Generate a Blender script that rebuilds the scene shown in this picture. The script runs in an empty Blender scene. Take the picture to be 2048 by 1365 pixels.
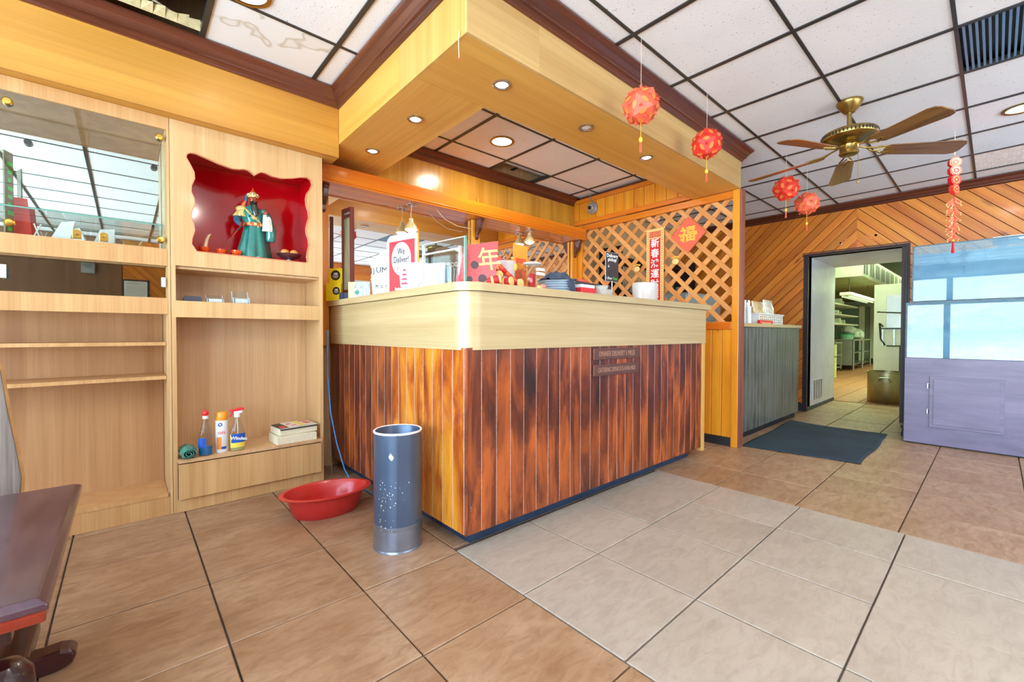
import bpy, bmesh, math, random
from mathutils import Vector, Matrix, Euler

random.seed(7)
SC = bpy.context.scene
COL = SC.collection
PI = math.pi

# ------------------------------------------------------------------ camera
cam_d = bpy.data.cameras.new('camera')
cam_d.sensor_width = 36.0
cam_d.lens = 865.2 / 2048.0 * 36.0
cam_d.clip_start = 0.05
cam_d.clip_end = 200
cam = bpy.data.objects.new('camera', cam_d)
COL.objects.link(cam)
CR = (0.74551321, -0.66648827, 0.00185233)
CU = (0.01027845, 0.01427597, 0.99984526)
CB = (-0.66641159, -0.74537881, 0.01749339)
cam.matrix_world = Matrix(((CR[0], CU[0], CB[0], 0.0),
                           (CR[1], CU[1], CB[1], 0.0),
                           (CR[2], CU[2], CB[2], 0.98),
                           (0, 0, 0, 1)))
SC.camera = cam

# ------------------------------------------------------------------ world, daylight, exposure
SC.view_settings.view_transform = 'Standard'
SC.view_settings.look = 'None'
SC.view_settings.gamma = 1.0
SC.view_settings.use_curve_mapping = False
SC.view_settings.exposure = -0.25
SC.cycles.transparent_max_bounces = 32

world = bpy.data.worlds.new('world')
SC.world = world
world.use_nodes = True
wn = world.node_tree.nodes
wl = world.node_tree.links
wn.clear()
wo = wn.new('ShaderNodeOutputWorld')
wb = wn.new('ShaderNodeBackground')
sky = wn.new('ShaderNodeTexSky')
try:
    sky.sky_type = 'NISHITA'
    sky.sun_disc = False
    sky.sun_elevation = math.radians(48)
    sky.sun_rotation = math.radians(100)
except Exception:
    pass
wtc = wn.new('ShaderNodeTexCoord')
wsep = wn.new('ShaderNodeSeparateXYZ')
wl.new(wtc.outputs['Generated'], wsep.inputs[0])
mixc = wn.new('ShaderNodeMix')
mixc.data_type = 'RGBA'
mixc.inputs[0].default_value = 0.5
wl.new(sky.outputs[0], mixc.inputs[6])
mixc.inputs[7].default_value = (4.9, 5.7, 7.4, 1)      # thin bright cloud
wr = wn.new('ShaderNodeValToRGB')                       # horizon: sky above, brightened ground glow below, added to light the ceiling
wr.color_ramp.elements[0].position = 0.488
wr.color_ramp.elements[1].position = 0.502
wmr = wn.new('ShaderNodeMapRange')
wmr.inputs[1].default_value = -1.0
wmr.inputs[2].default_value = 1.0
wl.new(wsep.outputs[2], wmr.inputs[0])
wl.new(wmr.outputs[0], wr.inputs[0])
gm_ = wn.new('ShaderNodeMix')
gm_.data_type = 'RGBA'
wl.new(wr.outputs[0], gm_.inputs[0])
gm_.inputs[6].default_value = (6.2, 7.1, 8.2, 1)
wl.new(mixc.outputs[2], gm_.inputs[7])
wl.new(gm_.outputs[2], wb.inputs[0])
wb.inputs[1].default_value = 3.0
wl.new(wb.outputs[0], wo.inputs[0])


def area_light(name, loc, direction, sx, sy, power, color=(1, 1, 1), spread=PI):
    d = bpy.data.lights.new(name, 'AREA')
    d.shape = 'RECTANGLE'
    d.size = sx
    d.size_y = sy
    d.energy = power
    d.color = color
    d.spread = spread
    o = bpy.data.objects.new(name, d)
    COL.objects.link(o)
    o.location = loc
    o.rotation_euler = Vector(direction).to_track_quat('-Z', 'Y').to_euler()
    return o


# daylight enters by the two window walls (behind the camera and to its right); portals guide the sampling of the sky
for nm, lo, di, a_, b_ in (('daylight_portal_street', (-2.62, -0.2, 1.265), (1, 0, 0), 5.4, 2.03), ('daylight_portal_side', (3.51, -3.45, 1.365), (0, 1, 0), 5.05, 1.64)):
    po_ = area_light(nm, lo, di, a_, b_, 1.0)
    po_.data.cycles.is_portal = True

# ------------------------------------------------------------------ helpers


def lin(c):
    return tuple(((v / 255.0) / 12.92 if v / 255.0 <= 0.04045 else ((v / 255.0 + 0.055) / 1.055) ** 2.4) for v in c) + (1.0,)


def set_in(b, name, val):
    if name in b.inputs:
        b.inputs[name].default_value = val


def base_mat(name):
    m = bpy.data.materials.new(name)
    m.use_nodes = True
    nt = m.node_tree
    b = nt.nodes.get('Principled BSDF')
    return m, nt, b


def coords(nt, scale, rnd=True, kind='Object'):
    tc = nt.nodes.new('ShaderNodeTexCoord')
    mp = nt.nodes.new('ShaderNodeMapping')
    mp.inputs['Scale'].default_value = scale
    if rnd:
        oi = nt.nodes.new('ShaderNodeObjectInfo')
        mu = nt.nodes.new('ShaderNodeVectorMath')
        mu.operation = 'MULTIPLY'
        cb = nt.nodes.new('ShaderNodeCombineXYZ')
        for i in range(3):
            nt.links.new(oi.outputs['Random'], cb.inputs[i])
        nt.links.new(cb.outputs[0], mu.inputs[0])
        mu.inputs[1].default_value = (37.0, 53.0, 71.0)
        ad = nt.nodes.new('ShaderNodeVectorMath')
        nt.links.new(tc.outputs[kind], ad.inputs[0])
        nt.links.new(mu.outputs[0], ad.inputs[1])
        nt.links.new(ad.outputs[0], mp.inputs[0])
    else:
        nt.links.new(tc.outputs[kind], mp.inputs[0])
    return mp.outputs[0]


def noise(nt, vec, scale=1.0, detail=4.0, rough=0.55, dist=0.0):
    n = nt.nodes.new('ShaderNodeTexNoise')
    n.inputs['Scale'].default_value = scale
    n.inputs['Detail'].default_value = detail
    n.inputs['Roughness'].default_value = rough
    n.inputs['Distortion'].default_value = dist
    nt.links.new(vec, n.inputs['Vector'])
    return n.outputs[0]


def ramp(nt, fac, stops):
    r = nt.nodes.new('ShaderNodeValToRGB')
    el = r.color_ramp.elements
    while len(el) > 1:
        el.remove(el[-1])
    el[0].position = stops[0][0]
    el[0].color = stops[0][1]
    for p, c in stops[1:]:
        e = el.new(p)
        e.color = c
    nt.links.new(fac, r.inputs[0])
    return r.outputs[0]


def mixcol(nt, fac, a, b, mode='MIX'):
    mx = nt.nodes.new('ShaderNodeMix')
    mx.data_type = 'RGBA'
    mx.blend_type = mode
    if isinstance(fac, float):
        mx.inputs[0].default_value = fac
    else:
        nt.links.new(fac, mx.inputs[0])
    for sock, v in ((mx.inputs[6], a), (mx.inputs[7], b)):
        if isinstance(v, tuple):
            sock.default_value = v
        else:
            nt.links.new(v, sock)
    return mx.outputs[2]


def bump(nt, b, h, strength=0.2, dist=0.01):
    bp = nt.nodes.new('ShaderNodeBump')
    bp.inputs['Strength'].default_value = strength
    bp.inputs['Distance'].default_value = dist
    nt.links.new(h, bp.inputs['Height'])
    nt.links.new(bp.outputs[0], b.inputs['Normal'])


BW = ((0, 0, 0, 1), (1, 1, 1, 1))


def plain(name, c, rough=0.5, metal=0.0, spec=0.5, coat=0.0, var=0.06, vscale=14.0, alpha=None, emit=None, trans=0.0):
    """procedural colour: a base colour broken up by a soft noise"""
    m, nt, b = base_mat(name)
    col = lin(c)
    v = noise(nt, coords(nt, (1, 1, 1)), vscale, 3)
    lo = tuple(x * (1 - var) for x in col[:3]) + (1,)
    hi = tuple(min(1, x * (1 + var)) for x in col[:3]) + (1,)
    nt.links.new(ramp(nt, v, [(0.3, lo), (0.7, hi)]), b.inputs['Base Color'])
    b.inputs['Roughness'].default_value = rough
    b.inputs['Metallic'].default_value = metal
    set_in(b, 'Specular IOR Level', spec)
    set_in(b, 'Coat Weight', coat)
    set_in(b, 'Coat Roughness', 0.08)
    if alpha is not None:
        b.inputs['Alpha'].default_value = alpha
    if trans:
        set_in(b, 'Transmission Weight', trans)
    if emit:
        b.inputs['Emission Color'].default_value = lin(emit[0])
        b.inputs['Emission Strength'].default_value = emit[1]
    return m


def wood(name, c1, c2, grain='z', rough=0.4, coat=0.0, knots=None, fine=0.25, big=14.0, longs=0.7, c3=None, varobj=0.12, relief=0.05):
    """wood with grain running along one object axis"""
    m, nt, b = base_mat(name)
    sc = {'x': (longs, big, big), 'y': (big, longs, big), 'z': (big, big, longs), 'xy': (longs, longs, big)}[grain]
    vec = coords(nt, sc)
    n1 = noise(nt, vec, 1.0, 5, 0.6, 0.6)
    stops = [(0.30, lin(c1)), (0.68, lin(c2))]
    if c3:
        stops = [(0.26, lin(c1)), (0.5, lin(c3)), (0.72, lin(c2))]
    col = ramp(nt, n1, stops)
    sc2 = {'x': (longs * 3, 160, 160), 'y': (160, longs * 3, 160), 'z': (160, 160, longs * 3), 'xy': (longs * 3, longs * 3, 160)}[grain]
    n2 = noise(nt, coords(nt, sc2), 1.0, 3, 0.6)
    g = ramp(nt, n2, [(0.35, (1 - fine, 1 - fine, 1 - fine, 1)), (0.6, (1, 1, 1, 1))])
    col = mixcol(nt, 1.0, col, g, 'MULTIPLY')
    # board to board variation
    oi = nt.nodes.new('ShaderNodeObjectInfo')
    v = ramp(nt, oi.outputs['Random'], [(0.0, (1 - varobj, 1 - varobj * 1.2, 1 - varobj * 1.4, 1)), (1.0, (1, 1, 1, 1))])
    col = mixcol(nt, 1.0, col, v, 'MULTIPLY')
    if knots:
        ks = {'x': (2.6, 11, 11), 'y': (11, 2.6, 11), 'z': (11, 11, 2.6)}[grain]
        vo = nt.nodes.new('ShaderNodeTexVoronoi')
        vo.inputs['Scale'].default_value = 1.0
        nt.links.new(coords(nt, ks), vo.inputs['Vector'])
        kf = ramp(nt, vo.outputs['Distance'], [(0.0, (1, 1, 1, 1)), (0.09, (0.8, 0.8, 0.8, 1)), (0.2, (0, 0, 0, 1))])
        sp = nt.nodes.new('ShaderNodeSeparateColor')
        nt.links.new(vo.outputs['Color'], sp.inputs[0])
        sel = ramp(nt, sp.outputs[0], [(0.55, (0, 0, 0, 1)), (0.6, (1, 1, 1, 1))])
        kf = mixcol(nt, 1.0, kf, sel, 'MULTIPLY')
        col = mixcol(nt, kf, col, lin(knots))
    nt.links.new(col, b.inputs['Base Color'])
    b.inputs['Roughness'].default_value = rough
    set_in(b, 'Coat Weight', coat)
    set_in(b, 'Coat Roughness', 0.12)
    bump(nt, b, n2, relief, 0.002)
    return m


def stained(name, lo, mid, hi, wear=(150, 140, 150), dark=0.5, rough=0.32, coat=0.3, wearamt=0.63):
    """old stained boards: dark varnish worn through to orange, with pale scuffs"""
    m, nt, b = base_mat(name)
    n1 = noise(nt, coords(nt, (7, 7, 1.6)), 1.0, 6, 0.65, 0.8)
    n0 = noise(nt, coords(nt, (1.6, 1.6, 1.3), rnd=False, kind='Object'), 1.0, 3, 0.5)
    ad = nt.nodes.new('ShaderNodeMath')
    ad.operation = 'MULTIPLY_ADD'
    nt.links.new(n0, ad.inputs[0])
    ad.inputs[1].default_value = 0.5
    nt.links.new(n1, ad.inputs[2])
    col = ramp(nt, ad.outputs[0], [(dark + 0.1, lin(lo)), (dark + 0.27, lin(mid)), (dark + 0.45, lin(hi))])
    n2 = noise(nt, coords(nt, (170, 170, 3)), 1.0, 3)
    col = mixcol(nt, 1.0, col, ramp(nt, n2, [(0.3, (0.72, 0.72, 0.72, 1)), (0.6, (1, 1, 1, 1))]), 'MULTIPLY')
    n3 = noise(nt, coords(nt, (26, 26, 7)), 1.0, 8, 0.75, 0.5)
    wf = ramp(nt, n3, [(wearamt, (0, 0, 0, 1)), (wearamt + 0.07, (0.75, 0.75, 0.75, 1))])
    col = mixcol(nt, wf, col, lin(wear))
    nt.links.new(col, b.inputs['Base Color'])
    b.inputs['Roughness'].default_value = rough
    set_in(b, 'Coat Weight', coat)
    set_in(b, 'Coat Roughness', 0.2)
    bump(nt, b, n3, 0.12, 0.003)
    return m


def tile_mat(name, c1, c2, c3, rough=0.36, sc=7.0):
    m, nt, b = base_mat(name)
    n1 = noise(nt, coords(nt, (1, 1, 1)), 3.0, 6, 0.6, 0.4)
    n2 = noise(nt, coords(nt, (0.6, 1.6, 1)), sc * 2.2, 8, 0.7, 0.8)
    col = ramp(nt, n1, [(0.3, lin(c1)), (0.7, lin(c2))])
    f = ramp(nt, n2, [(0.42, (0, 0, 0, 1)), (0.72, (0.85, 0.85, 0.85, 1))])
    col = mixcol(nt, f, col, lin(c3))
    oi = nt.nodes.new('ShaderNodeObjectInfo')
    v = ramp(nt, oi.outputs['Random'], [(0.0, (0.88, 0.87, 0.86, 1)), (1.0, (1, 1, 1, 1))])
    col = mixcol(nt, 1.0, col, v, 'MULTIPLY')
    nt.links.new(col, b.inputs['Base Color'])
    rr = nt.nodes.new('ShaderNodeMapRange')
    nt.links.new(n2, rr.inputs[0])
    rr.inputs[3].default_value = rough - 0.08
    rr.inputs[4].default_value = rough + 0.14
    nt.links.new(rr.outputs[0], b.inputs['Roughness'])
    bump(nt, b, n2, 0.06, 0.002)
    return m


def glass(name, tint=(235, 245, 242), refl=0.12, rough=0.0):
    """thin pane: lets light through, mirrors by its angle"""
    m = bpy.data.materials.new(name)
    m.use_nodes = True
    nt = m.node_tree
    nt.nodes.clear()
    out = nt.nodes.new('ShaderNodeOutputMaterial')
    tr = nt.nodes.new('ShaderNodeBsdfTransparent')
    tr.inputs[0].default_value = lin(tint)
    gl = nt.nodes.new('ShaderNodeBsdfGlossy')
    gl.inputs['Roughness'].default_value = rough
    fr = nt.nodes.new('ShaderNodeLayerWeight')
    fr.inputs[0].default_value = 0.5
    pw = nt.nodes.new('ShaderNodeMath')
    pw.operation = 'POWER'
    pw.inputs[1].default_value = 5.0
    nt.links.new(fr.outputs['Facing'], pw.inputs[0])
    ad = nt.nodes.new('ShaderNodeMath')
    ad.operation = 'MULTIPLY_ADD'
    ad.inputs[1].default_value = 0.9
    ad.inputs[2].default_value = refl + 0.04
    nt.links.new(pw.outputs[0], ad.inputs[0])
    mx = nt.nodes.new('ShaderNodeMixShader')
    nt.links.new(ad.outputs[0], mx.inputs[0])
    nt.links.new(tr.outputs[0], mx.inputs[1])
    nt.links.new(gl.outputs[0], mx.inputs[2])
    nt.links.new(mx.outputs[0], out.inputs[0])
    return m


def hazy_glass(name, tint, haze, refl, amount):
    m = glass(name, tint, refl)
    nt = m.node_tree
    out = [n for n in nt.nodes if n.type == 'OUTPUT_MATERIAL'][0]
    src = out.inputs[0].links[0].from_socket
    df = nt.nodes.new('ShaderNodeBsdfDiffuse')
    df.inputs[0].default_value = lin(haze)
    mx = nt.nodes.new('ShaderNodeMixShader')
    nz = noise(nt, coords(nt, (1, 0.6, 2.2), False), 3.0, 7, 0.7, 0.5)
    mr = nt.nodes.new('ShaderNodeMapRange')
    mr.inputs[1].default_value = 0.3
    mr.inputs[2].default_value = 0.75
    mr.inputs[3].default_value = amount * 0.25
    mr.inputs[4].default_value = amount * 1.6
    nt.links.new(nz, mr.inputs[0])
    nt.links.new(mr.outputs[0], mx.inputs[0])
    nt.links.new(src, mx.inputs[1])
    nt.links.new(df.outputs[0], mx.inputs[2])
    nt.links.new(mx.outputs[0], out.inputs[0])
    return m


def emitter(name, c, s):
    m = bpy.data.materials.new(name)
    m.use_nodes = True
    nt = m.node_tree
    nt.nodes.clear()
    out = nt.nodes.new('ShaderNodeOutputMaterial')
    e = nt.nodes.new('ShaderNodeEmission')
    e.inputs[0].default_value = lin(c)
    e.inputs[1].default_value = s
    nt.links.new(e.outputs[0], out.inputs[0])
    return m


# ---- mesh building
class MB:
    def __init__(self):
        self.v = []
        self.f = []

    def add(self, vs, fs):
        n = len(self.v)
        self.v += [tuple(p) for p in vs]
        self.f += [tuple(i + n for i in f) for f in fs]
        return self

    def box(self, x0, x1, y0, y1, z0, z1):
        vs = [(x0, y0, z0), (x1, y0, z0), (x1, y1, z0), (x0, y1, z0), (x0, y0, z1), (x1, y0, z1), (x1, y1, z1), (x0, y1, z1)]
        return self.add(vs, [(3, 2, 1, 0), (4, 5, 6, 7), (0, 1, 5, 4), (1, 2, 6, 5), (2, 3, 7, 6), (3, 0, 4, 7)])

    def prism(self, poly, lo, hi, axis='z'):
        """poly: list of 2D points; axis: extrusion axis. x:(y,z)  y:(x,z)  z:(x,y)"""
        n = len(poly)

        def P(a, b, c):
            return {'z': (a, b, c), 'y': (a, c, b), 'x': (c, a, b)}[axis]
        vs = [P(a, b, lo) for a, b in poly] + [P(a, b, hi) for a, b in poly]
        fs = [tuple(range(n))[::-1], tuple(range(n, 2 * n))] + [(i, (i + 1) % n, n + (i + 1) % n, n + i) for i in range(n)]
        return self.add(vs, fs)

    def loft(self, rings, n=24, cap=True, fn=None):
        """rings: (cx,cy,cz,rx,ry); horizontal ellipses"""
        vs = []
        for k, (cx, cy, cz, rx, ry) in enumerate(rings):
            for i in range(n):
                a = 2 * PI * i / n
                s = fn(a, k) if fn else 1.0
                vs.append((cx + rx * s * math.cos(a), cy + ry * s * math.sin(a), cz))
        fs = []
        for k in range(len(rings) - 1):
            for i in range(n):
                j = (i + 1) % n
                fs.append((k * n + i, k * n + j, (k + 1) * n + j, (k + 1) * n + i))
        if cap:
            fs.append(tuple(range(n))[::-1])
            fs.append(tuple(range((len(rings) - 1) * n, len(rings) * n)))
        return self.add(vs, fs)

    def lathe(self, prof, n=32, c=(0, 0, 0), cap=True):
        return self.loft([(c[0], c[1], c[2] + z, max(r, 1e-4), max(r, 1e-4)) for r, z in prof], n, cap)

    def tube(self, pts, r, n=8, cap=True, flat=1.0):
        pts = [Vector(p) for p in pts]
        rs = r if isinstance(r, (list, tuple)) else [r] * len(pts)
        vs = []
        up = None
        for i, p in enumerate(pts):
            a = pts[max(i - 1, 0)]
            b = pts[min(i + 1, len(pts) - 1)]
            t = (b - a)
            if t.length < 1e-9:
                t = Vector((0, 0, 1))
            t.normalize()
            if up is None:
                up = Vector((0, 0, 1)) if abs(t.z) < 0.9 else Vector((1, 0, 0))
            s = t.cross(up)
            if s.length < 1e-6:
                s = t.cross(Vector((0, 1, 0)))
            s.normalize()
            u = s.cross(t).normalized()
            up = u
            for k in range(n):
                ang = 2 * PI * k / n
                vs.append(p + s * math.cos(ang) * rs[i] + u * math.sin(ang) * rs[i] * flat)
        fs = []
        for i in range(len(pts) - 1):
            for k in range(n):
                j = (k + 1) % n
                fs.append((i * n + k, i * n + j, (i + 1) * n + j, (i + 1) * n + k))
        if cap:
            fs.append(tuple(range(n))[::-1])
            fs.append(tuple(range((len(pts) - 1) * n, len(pts) * n)))
        return self.add(vs, fs)

    def ball(self, c, r, n=16, m=10):
        rx, ry, rz = (r, r, r) if not isinstance(r, (tuple, list)) else r
        rings = []
        for k in range(m + 1):
            a = -PI / 2 + PI * k / m
            rings.append((c[0], c[1], c[2] + rz * math.sin(a), max(rx * math.cos(a), 1e-4), max(ry * math.cos(a), 1e-4)))
        return self.loft(rings, n)

    def xf(self, M, start=0):
        self.v = self.v[:start] + [tuple(M @ Vector(p)) for p in self.v[start:]]
        return self

    def build(self, name, mat, parent=None, smooth=False, bevel=0.0, bseg=2, loc=None, mat_world=None, label=None):
        me = bpy.data.meshes.new(name)
        me.from_pydata(self.v, [], self.f)
        bm = bmesh.new()
        bm.from_mesh(me)
        bmesh.ops.recalc_face_normals(bm, faces=bm.faces)
        bm.to_mesh(me)
        bm.free()
        me.materials.append(mat)
        if smooth:
            me.polygons.foreach_set('use_smooth', [True] * len(me.polygons))
            try:
                me.set_sharp_from_angle(angle=math.radians(40))
            except Exception:
                pass
        o = bpy.data.objects.new(name, me)
        COL.objects.link(o)
        if bevel:
            md = o.modifiers.new('bevel', 'BEVEL')
            md.width = bevel
            md.segments = bseg
            md.limit_method = 'ANGLE'
        if mat_world is not None:
            o.matrix_local = mat_world
        if loc is not None:
            o.location = loc
        if parent is not None:
            o.parent = parent
        if label:
            o['label'] = label
        return o


def bx(name, x0, x1, y0, y1, z0, z1, mat, parent=None, bevel=0.0, label=None):
    """box whose origin sits at its own centre"""
    cx, cy, cz = (x0 + x1) / 2, (y0 + y1) / 2, (z0 + z1) / 2
    return MB().box(x0 - cx, x1 - cx, y0 - cy, y1 - cy, z0 - cz, z1 - cz).build(name, mat, parent, bevel=bevel, loc=(cx, cy, cz), label=label)


def thing(name, label, cat, loc=(0, 0, 0), rotz=0.0, group=None, rot=None):
    o = bpy.data.objects.new(name, None)
    COL.objects.link(o)
    o.empty_display_size = 0.05
    o.location = loc
    o.rotation_euler = rot if rot else (0, 0, rotz)
    o['label'] = label
    o['category'] = cat
    if group:
        o['group'] = group
    return o


def tag(o, label, cat, group=None):
    o['label'] = label
    o['category'] = cat
    if group:
        o['group'] = group
    return o


def struct(o):
    o['kind'] = 'structure'
    return o


def stuff(o):
    o['kind'] = 'stuff'
    return o


def struct_root(name, loc=(0, 0, 0)):
    o = bpy.data.objects.new(name, None)
    COL.objects.link(o)
    o.location = loc
    o['kind'] = 'structure'
    return o


def dup(root, loc, label=None, rot=None, group=None):
    r = root.copy()
    COL.objects.link(r)
    r.location = loc
    if rot:
        r.rotation_euler = rot
    if label:
        r['label'] = label
    if group:
        r['group'] = group
    for ch in list(root.children):
        c = ch.copy()
        COL.objects.link(c)
        c.parent = r
        for g in ch.children:
            d = g.copy()
            COL.objects.link(d)
            d.parent = c
    return r


def text(name, body, size, mat, parent, loc, rot, ext=0.0008, align='CENTER', sx=1.0, shear=0.0, bold=0.0, label=None, space=1.0):
    cu = bpy.data.curves.new(name, 'FONT')
    cu.body = body
    cu.size = size
    cu.extrude = ext
    cu.align_x = align
    cu.align_y = 'CENTER'
    cu.resolution_u = 3
    cu.shear = shear
    cu.offset = bold
    cu.space_line = space
    tmp = bpy.data.objects.new(name + '_tmp', cu)
    COL.objects.link(tmp)
    dg = bpy.context.evaluated_depsgraph_get()
    me = bpy.data.meshes.new_from_object(tmp.evaluated_get(dg))
    bpy.data.objects.remove(tmp)
    me.name = name
    me.materials.clear()
    me.materials.append(mat)
    o = bpy.data.objects.new(name, me)
    COL.objects.link(o)
    o.location = loc
    o.rotation_euler = rot
    o.scale = (sx, 1, 1)
    o.parent = parent
    if label:
        o['label'] = label
    return o


def clip(poly, a, b, c):
    """keep the side a*x+b*y<=c of a convex polygon"""
    out = []
    n = len(poly)
    for i in range(n):
        p, q = poly[i], poly[(i + 1) % n]
        dp = a * p[0] + b * p[1] - c
        dq = a * q[0] + b * q[1] - c
        if dp <= 0:
            out.append(p)
        if (dp < 0 < dq) or (dq < 0 < dp):
            t = dp / (dp - dq)
            out.append((p[0] + t * (q[0] - p[0]), p[1] + t * (q[1] - p[1])))
    return out


def rect_clip(poly, u0, u1, v0, v1):
    for a, b, c in ((1, 0, u1), (-1, 0, -u0), (0, 1, v1), (0, -1, -v0)):
        if len(poly) < 3:
            return []
        poly = clip(poly, a, b, c)
    return poly if len(poly) >= 3 else []


def area(poly):
    return abs(sum(poly[i][0] * poly[(i + 1) % len(poly)][1] - poly[(i + 1) % len(poly)][0] * poly[i][1] for i in range(len(poly)))) / 2


def diagonal_boards(name, regions, ang, pitch, gap, thick, frame, mat, parent, origin=(0, 0), bevel=0.0):
    """boards at an angle on a vertical plane. frame: (O, U, V, N) of the plane. Each board becomes an object whose local x runs along its grain."""
    O, U, V, N = [Vector(t) for t in frame]
    ca, sa = math.cos(ang), math.sin(ang)
    made = []
    us = [r[0] for r in regions] + [r[1] for r in regions]
    vs_ = [r[2] for r in regions] + [r[3] for r in regions]
    cor = [(u, v) for u in (min(us), max(us)) for v in (min(vs_), max(vs_))]
    qs = [-(u - origin[0]) * sa + (v - origin[1]) * ca for u, v in cor]
    k0, k1 = int(math.floor(min(qs) / pitch)), int(math.ceil(max(qs) / pitch))
    L = 8.0
    for k in range(k0, k1 + 1):
        q0, q1 = k * pitch + gap / 2, (k + 1) * pitch - gap / 2
        rc = [(-L, q0), (L, q0), (L, q1), (-L, q1)]
        poly = [(origin[0] + s * ca - q * sa, origin[1] + s * sa + q * ca) for s, q in rc]
        mb = MB()
        ok = False
        qc = (q0 + q1) / 2
        pieces = []
        for r in regions:
            p = rect_clip(poly, *r)
            if p and area(p) > 2e-4:
                pieces.append([((u - origin[0]) * ca + (v - origin[1]) * sa, -(u - origin[0]) * sa + (v - origin[1]) * ca - qc) for u, v in p])
        if not pieces:
            continue
        sc_ = sum(s for p in pieces for s, q in p) / sum(len(p) for p in pieces)
        for p in pieces:
            mb.prism([(s - sc_, q) for s, q in p], 0, thick)
        cu, cv = origin[0] + sc_ * ca - qc * sa, origin[1] + sc_ * sa + qc * ca
        X = U * ca + V * sa
        Y = -U * sa + V * ca
        P = O + U * cu + V * cv
        M = Matrix(((X.x, Y.x, N.x, P.x), (X.y, Y.y, N.y, P.y), (X.z, Y.z, N.z, P.z), (0, 0, 0, 1)))
        made.append(mb.build(name, mat, parent, mat_world=M, bevel=bevel))
    return made


# ------------------------------------------------------------------ materials
M = {}
M['veneer'] = wood('golden_veneer', (214, 148, 58), (236, 180, 88), 'x', 0.42, 0.06, fine=0.10, big=9, longs=0.35, varobj=0.04)
M['soffit'] = wood('amber_soffit_veneer', (188, 124, 42), (216, 156, 64), 'x', 0.45, 0.04, fine=0.10, big=9, longs=0.35, varobj=0.03)
M['veneer_y'] = wood('golden_veneer_cross', (214, 148, 58), (236, 180, 88), 'y', 0.42, 0.06, fine=0.10, big=9, longs=0.35, varobj=0.04)
M['veneer_z'] = wood('golden_veneer_upright', (204, 146, 66), (228, 180, 100), 'z', 0.36, 0.12, fine=0.10, big=9, longs=0.35, varobj=0.03)
M['veneer_pale'] = wood('pale_gold_veneer', (200, 156, 92), (222, 182, 118), 'x', 0.4, 0.08, fine=0.10, big=9, longs=0.35, varobj=0.03)
M['cab'] = wood('oak_laminate', (206, 160, 106), (224, 184, 132), 'z', 0.42, 0.1, fine=0.13, big=14, longs=0.6, varobj=0.04)
M['cab_in'] = wood('oak_laminate_inner', (208, 162, 112), (228, 188, 140), 'z', 0.42, 0.1, fine=0.13, big=14, longs=0.6, varobj=0.04)
M['cab_in_left'] = wood('oak_laminate_left_inner', (178, 126, 80), (200, 150, 102), 'z', 0.42, 0.1, fine=0.13, big=14, longs=0.6, varobj=0.04)  # browner tone for the left unit's inner panels
M['cab_x_left'] = wood('oak_laminate_left_rail', (196, 144, 88), (216, 168, 112), 'z', 0.42, 0.1, fine=0.13, big=14, longs=0.6, varobj=0.04)  # browner tone for the left unit's rails and shelves
M['cab_x'] = wood('oak_laminate_rail', (204, 156, 100), (224, 182, 126), 'z', 0.42, 0.1, fine=0.13, big=14, longs=0.6, varobj=0.04)
M['fascia'] = wood('pale_oak_laminate', (190, 162, 114), (208, 184, 138), 'xy', 0.28, 0.10, fine=0.10, big=22, longs=0.6, varobj=0.0)
M['pine'] = wood('orange_pine', (204, 102, 22), (240, 156, 50), 'x', 0.38, 0.08, knots=(120, 50, 14), fine=0.16, big=9, longs=0.6, c3=(226, 128, 34), varobj=0.30)
M['pine_z'] = wood('orange_pine_upright', (222, 130, 24), (250, 176, 52), 'z', 0.3, 0.3, knots=(140, 60, 14), fine=0.12, big=9, longs=0.6, c3=(236, 150, 34), varobj=0.16)
M['pine_rail'] = wood('orange_pine_rail', (206, 96, 14), (238, 140, 34), 'y', 0.3, 0.3, knots=(130, 50, 10), fine=0.12, big=10, longs=0.6, varobj=0.12)
M['pine_rail_x'] = wood('orange_pine_header', (214, 104, 14), (244, 150, 36), 'x', 0.28, 0.35, knots=(130, 50, 10), fine=0.12, big=10, longs=0.5, varobj=0.05)
M['k_blind'] = plain('vertical_blind', (206, 208, 204), 0.6)
M['walnut'] = wood('brown_veneer', (112, 74, 50), (138, 96, 66), 'z', 0.4, 0.1, fine=0.1)
M['lattice'] = wood('lattice_pine', (222, 140, 62), (244, 176, 102), 'x', 0.5, 0.05, fine=0.15, big=16, longs=1.0, varobj=0.2)
M['stain'] = stained('stained_boards', (50, 24, 20), (112, 48, 24), (196, 96, 34), dark=0.45)
M['stain_bright'] = stained('stained_boards_bright', (84, 34, 18), (180, 84, 24), (240, 156, 46), dark=0.40)
M['stain_grey'] = stained('blackened_boards', (46, 46, 42), (78, 78, 70), (108, 108, 100), wear=(150, 156, 166), dark=0.40, rough=0.35, wearamt=0.60)
M['crown'] = wood('dark_mahogany', (72, 30, 18), (116, 60, 38), 'x', 0.3, 0.45, fine=0.15, big=20, longs=0.6, varobj=0.04)
M['crown_y'] = wood('dark_mahogany_cross', (72, 30, 18), (116, 60, 38), 'y', 0.3, 0.45, fine=0.15, big=20, longs=0.6, varobj=0.04)
M['frame_dark'] = wood('dark_door_frame', (34, 20, 24), (66, 42, 46), 'z', 0.45, 0.05, fine=0.2, big=26, longs=0.8, varobj=0.05)
M['frame_dark_y'] = wood('dark_door_frame_head', (34, 20, 24), (66, 42, 46), 'y', 0.45, 0.05, fine=0.2, big=26, longs=0.8, varobj=0.05)
M['post_side'] = wood('reddish_post', (120, 64, 50), (160, 96, 76), 'z', 0.45, 0.1, fine=0.15)
M['kick'] = plain('blue_black_kick', (38, 58, 84), 0.45, var=0.3, vscale=9)
M['black_kick'] = plain('black_rubber_base', (30, 34, 42), 0.5, var=0.3, vscale=9)
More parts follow.
